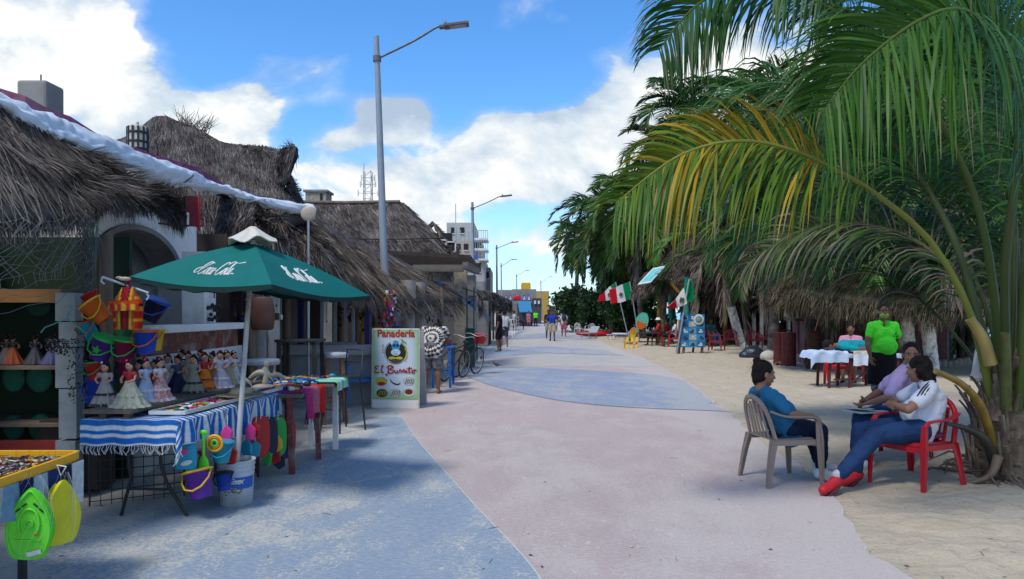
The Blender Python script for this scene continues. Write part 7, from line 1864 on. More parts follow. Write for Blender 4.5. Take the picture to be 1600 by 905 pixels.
def script_eb():
    S = [[(.9, 1.5), (.4, 1.6), (.15, 1.2), (.5, .9), (.1, .5), (.2, 0), (.9, .1)], [(1.15, .3), (1.5, 1.6), (1.35, 1.5), (1.3, .1), (1.6, .15)],
         [(2.5, 1.6), (2.45, .6), (2.3, -.6), (2.0, -.3)], [(2.1, 1.2), (2.6, 1.75), (3.3, 1.4), (2.7, .85), (3.5, .5), (2.9, -.1), (2.5, .1)],
         [(3.6, .7), (3.6, .1), (3.95, .2), (4.0, .7), (4.0, .1), (4.2, .2)], [(4.35, .1), (4.45, .75), (4.7, .6), (4.7, .1)], [(4.95, .1), (5.05, .75), (5.3, .6), (5.25, .1)],
         [(5.55, .7), (5.55, .1), (5.8, .2)], [(5.6, 1.0), (5.63, 1.05)], [(6.1, 1.5), (6.0, .1), (6.3, .15)], [(5.75, 1.05), (6.5, 1.15)], [(6.85, .65), (6.5, .5), (6.6, .05), (6.95, .1), (6.95, .6), (6.7, .65), (7.3, .7)]]
    return S
strokes(script_eb(), lambda x, y: SP((x-3.7)*.097, .445+y*.052, .010), M_sr, sb, 'script_lettering', r=.0105)
for i, (x, z) in enumerate(((-.235, .335), (-.005, .342), (.225, .338), (-.225, .19), (0, .19), (.225, .195))):
    disc('bun_outline', x, z, .095, .068 if i != 1 else .06, M_sb, .006, rot=-.5 if i == 1 else 0)
    disc('bun', x, z+(.012 if i == 1 else 0), .091, .064 if i != 1 else .05, [M_sy, M_sg, M_cr, M_sbr, M_cr, M_cr][i], .008, rot=-.5 if i == 1 else 0)
    if i == 0: disc('cup', x, z-.028, .066, .032, M_sr, .010)
    if i == 5: disc('bun_glaze', x, z+.012, .066, .042, mat('sign_choc', (.16, .02, .01)), .010)
    if i in (2, 3, 4):
        mb = MB()
        for k in range(5): mb.tube([SP(x-.06+.028*k, z-.03, .011), SP(x-.05+.03*k, z, .011), SP(x-.03+.026*k, z+.033, .011)], .005, 5)
        mb.build('bun_stripe', sb, [0, 0, M_sb, M_sy, M_sb][i])

# --- person with the tie-dye shirt, seen from behind
tdm = bpy.data.materials.new('tie_dye'); tdm.use_nodes = True; t = NT(tdm.node_tree); b = t.n['Principled BSDF']; b.inputs['Roughness'].default_value = .9
tc = t.new('ShaderNodeTexCoord'); sp_ = t.new('ShaderNodeSeparateXYZ'); t.link(tc.outputs['Object'], sp_.inputs[0])
zz = t.math('SUBTRACT', sp_.outputs[2], 1.08); rr = t.math('SQRT', t.math('ADD', t.math('MULTIPLY', sp_.outputs[0], sp_.outputs[0]), t.math('MULTIPLY', zz, zz)))
an = t.math('ARCTAN2', zz, sp_.outputs[0]); ring = t.math('SINE', t.math('ADD', t.math('MULTIPLY', rr, 75), t.math('MULTIPLY', t.noise(tc.outputs['Object'], 9), 9))); spoke = t.math('SINE', t.math('MULTIPLY', an, 24))
t.link(t.mix(t.mapr(t.math('ADD', t.math('MULTIPLY', ring, .55), t.math('MULTIPLY', spoke, .45)), -.15, .25), (.03, .03, .035), (.62, .56, .52)), b.inputs['Base Color'])
J = stand(1.66, chest=(0, .16, 1.20), neck=(0, .32, 1.30), head=(0, .44, 1.27), pel=(0, -.02, .92), shL=(-.20, .22, 1.27), shR=(.20, .22, 1.27), elL=(-.22, .48, 1.10), elR=(.22, .48, 1.10), wrL=(-.14, .62, .98), wrR=(.14, .62, .98), knL=(-.12, .0, .5), knR=(.12, 0, .5), anL=(-.14, -.04, .08), anR=(.14, -.04, .08), toL=(-.16, .1, .03), toR=(.16, .1, .03))
human('barefoot person in a black and cream tie-dye shirt bending over the blue stall table', (PX(675, 14.4), 14.4, 0), R(-8), J, SK_B, face=(0, .9, -.4), girth=1.25, vox=.011, hands=False, hair='short', shirt=tdm, pants=mat('dark_print_shorts', (.03, .03, .035), (.22, .22, .23), rough=.9, scale=13), sleeve=.6, plen=.44, eyes=False, shirtlen=.09, belly=.05)

# --- generic wooden furniture
def table_box(name, lab, loc, size, h, m, cat='table', rz=0.0, legm=None):
    o_ = thing(name, lab, cat, loc, rz); mb = MB(); mb.box((0, 0, h-.02), (size[0], size[1], .04)); mb.build('tabletop', o_, m, bevel=.006)
    for sx in (-1, 1):
        for sy in (-1, 1):
            mb = MB(); mb.bar((sx*(size[0]/2-.05), sy*(size[1]/2-.05), h-.04), (sx*(size[0]/2-.03), sy*(size[1]/2-.03), 0), .05, .05); mb.build('leg', o_, legm or m)
    mb = MB()
    for sy in (-1, 1): mb.bar((-size[0]/2+.05, sy*(size[1]/2-.05), h*.35), (size[0]/2-.05, sy*(size[1]/2-.05), h*.35), .03)
    mb.build('stretcher', o_, legm or m)
    return o_
def low2(px, d): return Vector((PX(px, d), d, 0))
def stool(lab, px, d, h, ms, ml, r=.19):
    o_ = thing('bar_stool', lab, 'bar stool', low2(px, d), .3); mb = MB(); mb.lathe([(r*.96, h-.06), (r, h-.045), (r*1.02, h-.015), (r*.95, h+.01), (0, h+.02)], n=20); mb.build('seat', o_, ms)
    for k in range(4):
        a = PI/4+k*PI/2; mb = MB(); mb.bar((r*.7*math.cos(a), r*.7*math.sin(a), h-.05), (r*1.15*math.cos(a), r*1.15*math.sin(a), 0), .05, .05); mb.build('leg', o_, ml)
    mb = MB(); n4 = [(r*.95*math.cos(PI/4+k*PI/2), r*.95*math.sin(PI/4+k*PI/2), h*.35) for k in range(4)]
    for k in range(4): mb.bar(n4[k], n4[(k+1) % 4], .028)
    mb.build('footrest', o_, ml)
M_cush = mat('grey_cushion', (.42, .44, .46), (.34, .36, .38), rough=.8); M_brw = mat('brown_leg_wood', (.22, .12, .07), (.14, .08, .05), rough=.7, scale=8)
stool('wooden bar stool with a pale grey seat left of the tall black table', 410, 9.6, .97, M_cush, M_brw, .22)
stool('wooden bar stool with a pale round seat beside the blue chair', 523, 10.6, 1.0, M_cush, M_brw, .19)
table_box('tall_black_table', 'tall narrow black bar table between the two stools', low2(470, 10.2), (.58, .5), 1.22, M_black)
mc = thing('metal_bar_chair', 'dark metal high chair in front of the second stool', 'chair', low2(536, 9.9), R(-40)); 
mb = MB(); mb.box((0, 0, .72), (.36, .36, .03)); mb.build('seat', mc, M_black)
for sx in (-1, 1):
    for sy in (-1, 1):
        mb = MB(); mb.tube([(sx*.16, sy*.16, .72), (sx*.21, sy*.21, 0)], .013, 6); mb.build('leg', mc, M_black)
mb = MB(); mb.tube([(-.17, .17, .72), (-.17, .20, 1.08), (.17, .20, 1.08), (.17, .17, .72)], .012, 6); mb.tube([(-.17, .19, .92), (.17, .19, .92)], .010, 6); mb.tube([(-.19, -.19, .3), (.19, -.19, .3)], .010, 6); mb.build('back_frame', mc, M_black)
resin_chair('bright blue plastic chair left of the bakery board', low2(570, 12.6), R(200), mat('blue_resin', (.012, .13, .40), (.01, .10, .33), rough=.4), sc=1.15)
table_box('blue_stall_table', 'bright blue wooden stall table with jars right of the person in tie-dye', low2(693, 15.9), (.42, .9), .86, M_bluepaint)
for k, (dx, dy) in enumerate(((-.1, -.3), (.06, -.25), (-.08, -.05), (.08, .05), (-.05, .2), (.1, .28))):
    o_ = thing('jam_jar', ['front left jar', 'front right jar', 'second row left jar', 'second row right jar', 'rear left jar', 'rear right jar'][k]+' of dark preserve on the bright blue table', 'jar', low2(693, 15.9)+Vector((dx, dy, .86)), 0, 'jars on the blue stall table')
    mb = MB(); mb.lathe([(.045, 0), (.05, .02), (.05, .11), (.035, .13)], n=12); mb.build('jar', o_, mat('preserve_jar', (.12, .02, .03), (.06, .02, .04), rough=.2)); mb = MB(); mb.lathe([(.04, .13), (.04, .15), (0, .15)], n=12); mb.build('lid', o_, mat('jar_lid', (.4, .3, .3), metal=.4, rough=.4))
# hanging brown leather bag
hb2 = thing('leather_bag', 'brown leather shoulder bag hanging behind the umbrella pole', 'bag', P(410, 490, 9.8)); mb = MB(); mb.lathe([(.12, -.22), (.15, -.2), (.17, -.05), (.16, .1), (.13, .2), (.1, .22)], n=18, sy=.4); mb.build('bag', hb2, mat('brown_leather', (.12, .055, .035), (.08, .035, .025), rough=.5)); mb = MB(); mb.tube([(-.1, 0, .2), (-.06, 0, .42), (.06, 0, .42), (.1, 0, .2)], .012, 6); mb.build('strap', hb2, mat('brown_leather', (.1, .05, .03)))
# yellow souvenir rack
yr = thing('yellow_rack', 'yellow painted ladder rack hung with small goods at the thatch end', 'rack', low2(585, 13.8)); O = yr.location
mb = MB()
for x in (-.24, .14): mb.bar((x, 0, .4), (x+.06, 0, 1.95), .05)
for z in (.9, 1.25, 1.6, 1.85): mb.bar((-.26, 0, z), (.22, 0, z+.05), .05)
mb.bar((-.24, 0, 1.5), (.06, 0, 1.95), .05); mb.build('frame', yr, M_yellow)
mb = MB(); mb.box((-.10, .12, .75), (.34, .2, .5)); mb.build('magazine_pile', yr, mat('paper_pile', (.40, .36, .28), (.15, .13, .10), rough=.9, scale=3, stretch=(1, 1, 25)))
mb = MB()
for k in range(40): mb.mat(g.choice([PM['pink'], M_white, PM['purple'], M_black, PM['red']])); mb.box((.26+g.uniform(-.12, .14), g.uniform(-.1, .1), g.uniform(1.3, 2.0)), (.05, .03, .06), g.uniform(0, 3))
o_ = mb.build('small_goods', yr); o_['kind'] = 'stuff'
bp_ = thing('blue_phone_sign', 'small blue board with a pale notice on a blue post', 'sign', low2(617, 14.6)); mb = MB(); mb.box((0, 0, 1.05), (.14, .05, 1.0)); mb.build('post', bp_, M_bluepaint); mb = MB(); mb.box((0, -.03, 1.42), (.22, .03, .34)); mb.build('board', bp_, M_bluepaint); mb = MB(); mb.box((0, -.048, 1.44), (.15, .01, .24)); mb.build('notice', bp_, mat('pale_notice', (.35, .5, .62)))
for k, (px, d, r, m_, lab) in enumerate(((636, 16.5, .2, M_plaster, 'pale plastered column behind the bakery board'), (655, 17.5, .14, M_plaster, 'thin plastered column just left of the tie-dye shirt'))):
    o_ = thing('plaster_column', lab, 'column', low2(px, d)); mb = MB(); mb.lathe([(r*1.1, 0), (r, .1), (r*.9, 1.2), (r, 2.3)], n=16); mb.build('shaft', o_, mat('beige_plaster', (.36, .32, .27), (.28, .25, .21), rough=.9, bump=.3))
# dangling goods under the long eave (many small pieces)
mb = MB()
for k in range(620):
    t = g.random(); px = 560+t*150 if t > .15 else 395+g.random()*60; d = 13.5+(px-560)/150*6.5 if px > 500 else 10.2
    z = (1.55 if px > 500 else 1.6)+g.uniform(-.25, .5); mb.mat(g.choice([M_black, M_black, PM['navy'], PM['maroon'], M_white, PM['purple'], PM['blue'], M_darkwood, M_darkwood]))
    s_ = g.uniform(.012, .05); p = Vector((PX(px, d)-g.uniform(.05, 1.0), d+g.uniform(-.2, .2), z))
    if g.random() < .5: mb.box(p, (s_*1.2, .02, s_*2), g.uniform(0, 3))
    else: mb.ell(p, (s_, s_*.6, s_), 6, 4)
    if k % 3 == 0: mb.tube([p, p+Vector((0, 0, .35))], .003, 3)
o_ = mb.build('hanging_goods'); tag(o_, 'crowd of small trinkets dangling in the shade of the long eave', kind='stuff')
# bicycles
def bicycle(lab, loc, rz, mfr, basket=None, lean=8):
    o_ = thing('bicycle', lab, 'bicycle', loc, rz, 'bicycles parked by the stone pillar'); o_.rotation_euler = (R(lean), 0, rz)
    for x in (-.52, .52):
        mb = MB(); mb.tube([(x+.33*math.cos(2*PI*k/32), 0, .34+.33*math.sin(2*PI*k/32)) for k in range(33)], .019, 8, cap=False); wh = mb.build('wheel', o_, M_black)
        mb = MB(); mb.tube([(x+.305*math.cos(2*PI*k/32), 0, .34+.305*math.sin(2*PI*k/32)) for k in range(33)], .009, 6, cap=False)
        for k in range(14): mb.tube([(x, 0, .34), (x+.30*math.cos(2*PI*k/14), 0, .34+.30*math.sin(2*PI*k/14))], .0022, 3, cap=False)
        mb.ell((x, 0, .34), .025, 8, 6); mb.build('rim', wh, M_metal)
    mb = MB(); B, S, H_, Rr, Fr = (-.08, 0, .30), (-.22, 0, .80), (.36, 0, .82), (-.52, 0, .34), (.52, 0, .34)
    for a, b in ((B, S), (B, (.38, 0, .72)), ((-.19, 0, .72), (.36, 0, .80)), (Rr, S), (Rr, B), (Fr, (.34, 0, .92))): mb.tube([a, b], .016, 8)
    mb.build('frame', o_, mfr)
    mb = MB(); mb.ell((-.24, 0, .86), (.12, .06, .03), 14, 8); mb.build('saddle', o_, M_black)
    mb = MB(); mb.tube([(.26, -.28, 1.02), (.34, -.2, 1.03), (.34, 0, .98), (.34, .2, 1.03), (.26, .28, 1.02)], .012, 8); mb.build('handlebar', o_, M_metal)
    mb = MB(); mb.tube([(-.08+.09*math.cos(2*PI*k/20), .02, .30+.09*math.sin(2*PI*k/20)) for k in range(21)], .006, 5, cap=False); mb.bar((-.08, .06, .30), (.0, .06, .17), .02); mb.box((.01, .1, .16), (.08, .07, .02)); mb.build('crank', o_, M_black)
    if basket:
        mb = MB(); mb.lathe([(.12, .80), (.15, .84), (.17, 1.04)], c=(.52, 0, 0), n=14); mb.build('basket', o_, basket)
bicycle('dark bicycle with a red basket against the stone pillar', low2(728, 18.4), R(65), M_black, PM['red'])
bicycle('dark bicycle parked behind the blue stall table', low2(709, 17.4), R(70), M_darkwood, None)
# green bin
gbn = thing('green_bin', 'tall narrow dark green litter bin on a post at the pavement edge', 'litter bin', low2(735, 21.0)); mb = MB(); mb.box((0, 0, .58), (.27, .3, 1.1)); mb.build('bin', gbn, mat('dark_green_paint', (.006, .06, .04), rough=.5), bevel=.01)
for q in (-.1, .1):
    mb = MB(); mb.box((q, .0, 1.7), (.035, .035, 1.2)); mb.build('post', gbn, mat('dark_green_paint', (.006, .06, .04)))
mb = MB(); mb.box((0, 0, 2.2), (.5, .4, .03), Matrix.Rotation(.3, 3, 'Y')); mb.build('lid', gbn, mat('dark_green_paint', (.006, .06, .04)))

# --- street lamps
def lamp(lab, px_base, px_top, py_top, d, arm_px, arm_py, att_py, r=.085):
    b_ = low2(px_base, d); o_ = thing('street_lamp', lab, 'street lamp', b_, 0, 'street lamps along the promenade'); top = P(px_top, py_top, d)-b_
    mb = MB(); N_ = 20; mb.tube([Vector((0, 0, 0)).lerp(top, i/N_) for i in range(N_+1)], [r-(r*.42)*i/N_ for i in range(N_+1)], 16); mb.build('pole', o_, mat('grey_blue_pole', (.30, .33, .37), (.24, .27, .31), rough=.5, scale=3, metal=.2))
    mb = MB(); mb.box((0, 0, .015), (.36, .36, .03)); mb.lathe([(r*1.5, .03), (r*1.3, .12), (r, .2)], n=16); mb.build('base_plate', o_, M_metal)
    att = Vector((0, 0, 0)).lerp(top, (top.z-(PZ(py_top, d)-PZ(att_py, d)))/top.z); end = P(arm_px, arm_py, d)-b_
    mb = MB(); c = bez([att, att.lerp(end, .55), end-Vector((.12*d/16*0+.15, 0, .02)), end], 20); mb.tube([tuple(p) for p in c], .026, 8); mb.tube([att+Vector((0, 0, -.06)), att+Vector((0, 0, .06))], r*.9, 12); mb.build('arm', o_, mat('dark_arm', (.14, .15, .17), rough=.5, metal=.3))
    dirv = Vector((.988, 0, .12)); up_v = Vector((-.12, 0, .988)); M3 = Matrix((dirv, Vector((0, 1, 0)), up_v)).transposed()
    mb = MB(); mb.box(end+dirv*.30, (.54, .24, .065), M3); mb.box(end+dirv*.02, (.2, .12, .07), M3); hd_ = mb.build('lamp_head', o_, mat('lamp_housing', (.12, .125, .13), (.09, .095, .10), rough=.5), bevel=.012)
    mb = MB(); mb.box(end+dirv*.33-up_v*.036, (.36, .18, .01), M3); mb.build('glass', hd_, mat('lamp_glass', (.4, .42, .42), rough=.2))
    mb = MB(); mb.lathe([(.035, 0), (.035, .06), (.02, .075), (0, .078)], c=end+dirv*.05+up_v*.035, n=12); mb.build('photocell', hd_, mat('dark_arm', (.14, .15, .17)))
lamp('nearest street lamp, rising through the thatch', 607, 588, 57, 16, 692, 42, 92, .10)
lamp('second street lamp from the camera', 741, 738, 316, 40, 784, 307, 326, .12)
lamp('third street lamp, beside the apartment block', 777, 776, 383, 64, 800, 379, 388, .11)
lamp('fourth street lamp, close behind the third one', 784, 783, 411, 82, 800, 406, 416, .10)
lamp('fifth street lamp in front of the low shops', 808, 807, 428, 112, 822, 423, 432, .11)
lamp('farthest street lamp beside the palm fronds', 846, 845, 438, 125, 858, 433, 442, .11)

# --- apartment block and far shops
ap = thing('apartment_block', 'pale grey three storey apartment block with balconies at the end of the left side', 'building', (PX(735, 60), 64, 0)); O = ap.location
M_ap = mat('apartment_plaster', (.42, .42, .42), (.36, .36, .36), rough=.9, scale=.7, dirt=(.30, .30, .29)); M_ap2 = mat('beige_block_wall', (.38, .35, .31), (.32, .29, .26), rough=.9, scale=1.2)
def bpx(mb, px0, px1, py0, py1, d, dd): mb.box(((PX(px0, d)+PX(px1, d))/2, d+dd/2, (PZ(py0, d)+PZ(py1, d))/2), (PX(px1, d)-PX(px0, d), dd, abs(PZ(py0, d)-PZ(py1, d))))
for nm, r_, m_ in (('upper_storey', (698, 741, 348, 376, 66, 8), M_ap), ('third_storey', (704, 752, 376, 404, 62, 9), M_ap2), ('second_storey', (712, 757, 404, 440, 60, 9), M_ap), ('ground_storey', (712, 757, 440, 487+30, 59.5, 9), M_conc), ('rear_wing', (757, 766, 418, 487+26, 64, 9), M_conc)):
    mb = MB(); mb.M = Matrix.Translation(-O); bpx(mb, *r_); mb.build(nm, ap, m_)
for r_ in ((740, 762, 388, 391, 60, 3), (748, 762, 404, 407, 59, 3), (738, 762, 372, 375, 60, 3)):
    mb = MB(); mb.M = Matrix.Translation(-O); bpx(mb, *r_); sl2 = mb.build('balcony', ap, M_white)
    mb = MB(); mb.M = Matrix.Translation(-O); y0 = r_[2]
    for k in range(8): x = r_[0]+(r_[1]-r_[0])*k/7; p = P(x, y0, r_[4]+.05); mb.bar(p, p+Vector((0, 0, .62)), .04)
    mb.bar(P(r_[0], y0, r_[4]+.05)+Vector((0, 0, .62)), P(r_[1], y0, r_[4]+.05)+Vector((0, 0, .62)), .05); mb.build('railing', sl2, M_metal)
for x, y, w_, h_ in ((716, 386, 7, 10), (728, 386, 7, 10), (742, 384, 8, 12), (720, 414, 8, 14), (734, 414, 8, 14), (748, 418, 6, 14), (722, 360, 7, 9), (707, 360, 5, 9), (762, 430, 4, 10)):
    d = 59.95 if y > 400 else (61.95 if y > 370 else 65.95); d = 63.95 if x == 762 else d
    mb = MB(); mb.M = Matrix.Translation(-O); bpx(mb, x-w_/2, x+w_/2, y-h_/2, y+h_/2, d, .03); wn = mb.build('window', ap, M_dark)
    mb = MB(); mb.M = Matrix.Translation(-O); bpx(mb, x-w_/2-.6, x+w_/2+.6, y+h_/2, y+h_/2+1, d-.05, .1); mb.build('sill', wn, M_white)
for k in range(9): x = 700+k*6.5; p = P(x, 376, 62.3) if k < 8 else P(712, 348, 66.5); mb = MB(); mb.M = Matrix.Translation(-O); mb.tube([p, p+Vector((0, 0, g.uniform(.4, 1.1)*(1 if k < 8 else 1.6)))], .035, 4); mb.build('rebar', ap, M_metal)
mb = MB(); mb.M = Matrix.Translation(-O); bpx(mb, 739, 747, 398, 405, 58, .6); mb.build('blue_umbrella_frame', ap, M_bluepaint)
# mid street shop row
def shop(lab, px0, px1, pyr, d, dd, m_, thatch_=None, awn=None):
    o_ = thing('street_shop', lab, 'shop', low2((px0+px1)/2, d)); O = o_.location; mb = MB(); mb.M = Matrix.Translation(-O); bpx(mb, px0, px1, pyr, 487+1840/d, d, dd); mb.build('wall', o_, m_)
    if thatch_:
        thatch('thatch_roof', o_, [P(*q)-O for q in thatch_[0]], [P(*q)-O for q in thatch_[1]], n=2500, bl=.7, bw=.02, th=.25, fringe=700, fl=.4, seed=px0, tone=(.10, .09, .085), tone2=(.22, .195, .18))
    if awn:
        mb = MB(); mb.M = Matrix.Translation(-O); mb.sheet(lambda u, v: P(awn[0]+(awn[1]-awn[0])*u+v*3, awn[2]+(awn[3]-awn[2])*v+2*math.sin(v*3), d-1.8*v+dd*.0), 10, 6, .03); mb.build('awning', o_, awn[4])
    return o_
s1 = shop('shaded stall row with a thatched eave left of the distant people', 742, 762, 470, 34, 6, M_conc, ([(742, 452, 33), (770, 456, 46), (800, 470, 60)], [(748, 478, 31.5), (772, 476, 44), (800, 482, 58)]))
mb = MB(); mb.M = Matrix.Translation(-s1.location)
for d, z0, z1 in ((34, 0, 2.1), (40, 0, 2.1), (46, 0, 2.2)):
    pass
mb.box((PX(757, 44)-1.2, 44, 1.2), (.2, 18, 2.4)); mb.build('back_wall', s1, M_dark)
for k, px in enumerate((765, 771, 776, 781)):
    mb = MB(); mb.M = Matrix.Translation(-s1.location); d = 36+k*6; p = low2(px, d); mb.tube([p, p+Vector((0, 0, 2.1))], .07, 6); mb.build('post', s1, M_darkwood)
s2 = shop('low grey shop with a zigzag blue and white fascia', 778, 805, 453, 86, 10, M_conc)
mb = MB(); mb.M = Matrix.Translation(-s2.location); bpx(mb, 776, 828, 453, 462, 84, .5); mb.build('upper_wall', s2, M_conc)
for k in range(6):
    x = 787+k*7.2; mb = MB(); mb.M = Matrix.Translation(-s2.location); a, b, c = P(x, 470, 76), P(x+7, 470, 76), P(x+3.5, 459, 76); mb.poly([a, b, c], .1, n=(0, -1, 0)); q = mb.build('fascia_peak', s2, PM['blue'])
    mb = MB(); mb.M = Matrix.Translation(-s2.location); cc_ = (a+b+c)/3; mb.poly([cc_+(p-cc_)*.6+Vector((0, -.15, 0)) for p in (a, b, c)], .05, n=(0, -1, 0)); mb.build('inlay', q, M_white)
mb = MB(); mb.M = Matrix.Translation(-s2.location); mb.ell(P(808, 466, 75.5), (.42, .08, .3), 16, 6); mb.build('red_emblem', s2, PM['red'])
for px in (786, 802): 
    mb = MB(); mb.M = Matrix.Translation(-s2.location); p = low2(px, 76); mb.box(p+Vector((0, 0, 1.2)), (.8, .8, 2.4)); mb.build('pier', s2, M_conc)
s3 = shop('small shop under a bright blue canvas awning', 808, 832, 474, 80, 8, mat('dark_shopfront', (.05, .05, .06)), None, (809, 829, 471, 488, mat('azure_canvas', (.03, .20, .36), (.03, .16, .30))))
s4 = shop('grey flat roofed building behind the blue awning', 800, 838, 452, 100, 8, mat('grey_render', (.24, .235, .24), (.19, .19, .2)))
s5 = shop('dark gabled shop with white framed windows', 832, 846, 466, 96, 8, mat('slate_wall', (.06, .065, .08)))
mb = MB(); mb.M = Matrix.Translation(-s5.location)
for px in (836, 842): bpx(mb, px-1.5, px+1.5, 470, 475, 95.8, .1)
mb.build('window', s5, M_white)
s6 = shop('yellow walled building at the very end of the street', 836, 858, 455, 125, 8, mat('street_yellow_wall', (.42, .26, .06), (.34, .21, .05)))
wt = thing('yellow_water_tank', 'square yellow water tank on the far roof', 'water tank', P(822, 454, 103)); mb = MB(); mb.box((0, 2, .5), (1.35, 1.2, 1.1)); mb.box((0, 2, 1.1), (1.2, 1.1, .12)); mb.build('tank', wt, mat('tank_yellow', (.62, .36, .02)), bevel=.08)
s7 = shop('line of dim shopfronts closing the vista', 840, 872, 478, 130, 10, mat('far_shopfront', (.10, .10, .11), (.2, .19, .18), scale=.5))

# --- distant people
def far_person(lab, px, d, rz, shirt, pants, skin=SK_B, H=1.7, shoes=None, plen=.42, sleeve=.55, walk=0.0, **kw):
    J = stand(H, knL=(-.10, .06+walk*.12, .50), knR=(.10, .02-walk*.05, .50), anL=(-.11, walk*.18, .09), anR=(.11, -.02-walk*.22, .10), toL=(-.12, walk*.18+.14, .035), toR=(.12, .12-walk*.22, .035), **kw)
    return human(lab, low2(px, d), R(rz), J, skin, vox=.02, hands=False, eyes=False, shirt=shirt, pants=pants, shoes=shoes, plen=plen, sleeve=sleeve, hair='short', girth=1.05, shirtlen=.03)
c_ = cloth
far_person('man in black T-shirt and shorts standing on the pavement edge', 780, 29.2, 75, c_('black_tshirt', (.012, .012, .016)), c_('black_shorts', (.015, .015, .018)), SK_B, 1.72)
far_person('person in white behind the man in black', 788, 33, 20, c_('white_tee', (.6, .6, .62)), c_('grey_shorts', (.06, .06, .07)), SK_B, 1.65, walk=.4)
far_person('person in a bright blue shirt in front of a shaded stall', 759, 36, 170, c_('cyan_shirt', (.02, .22, .45)), c_('dark_trousers', (.02, .02, .03)), SK_B, 1.66, plen=1)
far_person('man in a blue shirt and khaki shorts walking toward the camera with hands on hips', 863, 40, 180, c_('royal_blue_shirt', (.015, .05, .33)), c_('khaki', (.40, .36, .28)), SK_B, 1.68, shoes=M_blk, walk=.3, elL=(-.36, -.08, 1.12), wrL=(-.17, .05, 1.0), elR=(.36, -.08, 1.12), wrR=(.17, .05, 1.0))
far_person('person in dark clothes half behind the man in blue', 857, 42.5, 180, c_('dark_tee', (.02, .02, .03)), c_('khaki2', (.35, .32, .26)), SK_C, 1.7, walk=.3)
wb = far_person('person in a white top and pink skirt wearing a dark backpack', 881, 46, 0, c_('white_blouse', (.6, .58, .6)), c_('pink_skirt', (.5, .12, .18)), SK_B, 1.6, walk=.4)
mb = MB(); mb.ell((0, -.17, 1.22), (.15, .09, .22), 14, 10); mb.build('backpack', wb, mat('dark_backpack', (.03, .03, .06)))
far_person('woman in red and white with long hair before the yellow wall', 868, 58, 170, c_('coral_top', (.5, .10, .10)), c_('white_skirt', (.5, .5, .5)), SK_B, 1.6)
far_person('small child in dark clothes bending on the promenade', 818, 66, 90, c_('child_dark', (.03, .03, .05)), c_('child_shorts', (.03, .03, .04)), SK_B, 1.1, chest=(0, .25, 1.1), neck=(0, .42, 1.15), head=(0, .54, 1.1), shL=(-.17, .38, 1.12), shR=(.17, .38, 1.12), elL=(-.18, .42, .85), elR=(.18, .42, .85), wrL=(-.16, .45, .6), wrR=(.16, .45, .6))
far_person('person in a pink dress by the far shops', 826, 74, 180, c_('pink_dress', (.45, .16, .20)), c_('pink_dress', (.45, .16, .20)), SK_B, 1.65)
far_person('person in a neon green top beneath the blue awning', 837, 76, 180, M_neon, c_('dark_trousers', (.02, .02, .03)), SK_B, 1.72, plen=1)
far_person('person in white beside the far grey pier', 803, 62, 120, c_('white_tee', (.6, .6, .62)), c_('dark_trousers', (.02, .02, .03)), SK_C, 1.65)
# white goods racks by the far stalls
for px, d, lab in ((797, 47, 'white wire rack leaning at a far stall'), (793, 44, 'second white wire rack just before it'), (806, 66, 'white display stand further along the shops')):
    o_ = thing('wire_rack', lab, 'rack', low2(px, d)); mb = MB()
    for x in (-.3, 0, .3): mb.bar((x, 0, 0), (x*.8, .2, 1.15), .035)
    for z in (.2, .5, .8, 1.1): mb.bar((-.32, .05+z*.15, z), (.32, .05+z*.15, z), .03)
    mb.build('frame', o_, M_white)
# pigeons
def pigeon(lab, px, py, rz):
    o_ = thing('pigeon', lab, 'pigeon', G(px, py), R(rz), 'pigeons on the promenade'); mb = MB(); mb.ell((0, 0, .085), (.05, .10, .045), 14, 8, Matrix.Rotation(.25, 3, 'X')); cap(mb, (0, .08, .10), (0, .105, .15), .025, .018, 8); mb.ell((0, .115, .165), (.017, .022, .018), 8, 6); mb.poly([(-.03, -.08, .075), (.03, -.08, .075), (.022, -.18, .05), (-.022, -.18, .05)], .015); cap(mb, (0, .13, .165), (0, .15, .16), .006, .003, 6)
    blob('body', mb, mat('pigeon_grey', (.10, .10, .12), (.05, .05, .06)), o_, .007, 1)
    for q in (-1, 1):
        mb = MB(); mb.tube([(q*.02, .0, .05), (q*.02, .01, .0)], .004, 5); mb.build('leg', o_, PM['red'])
pigeon('pigeon nearest the camera on the blue paving', 776, 574, 60); pigeon('pigeon beside the pavement edge, behind the first', 752, 563, 190)
# ================= BEACH SIDE OBJECTS =================
g = random.Random(5)
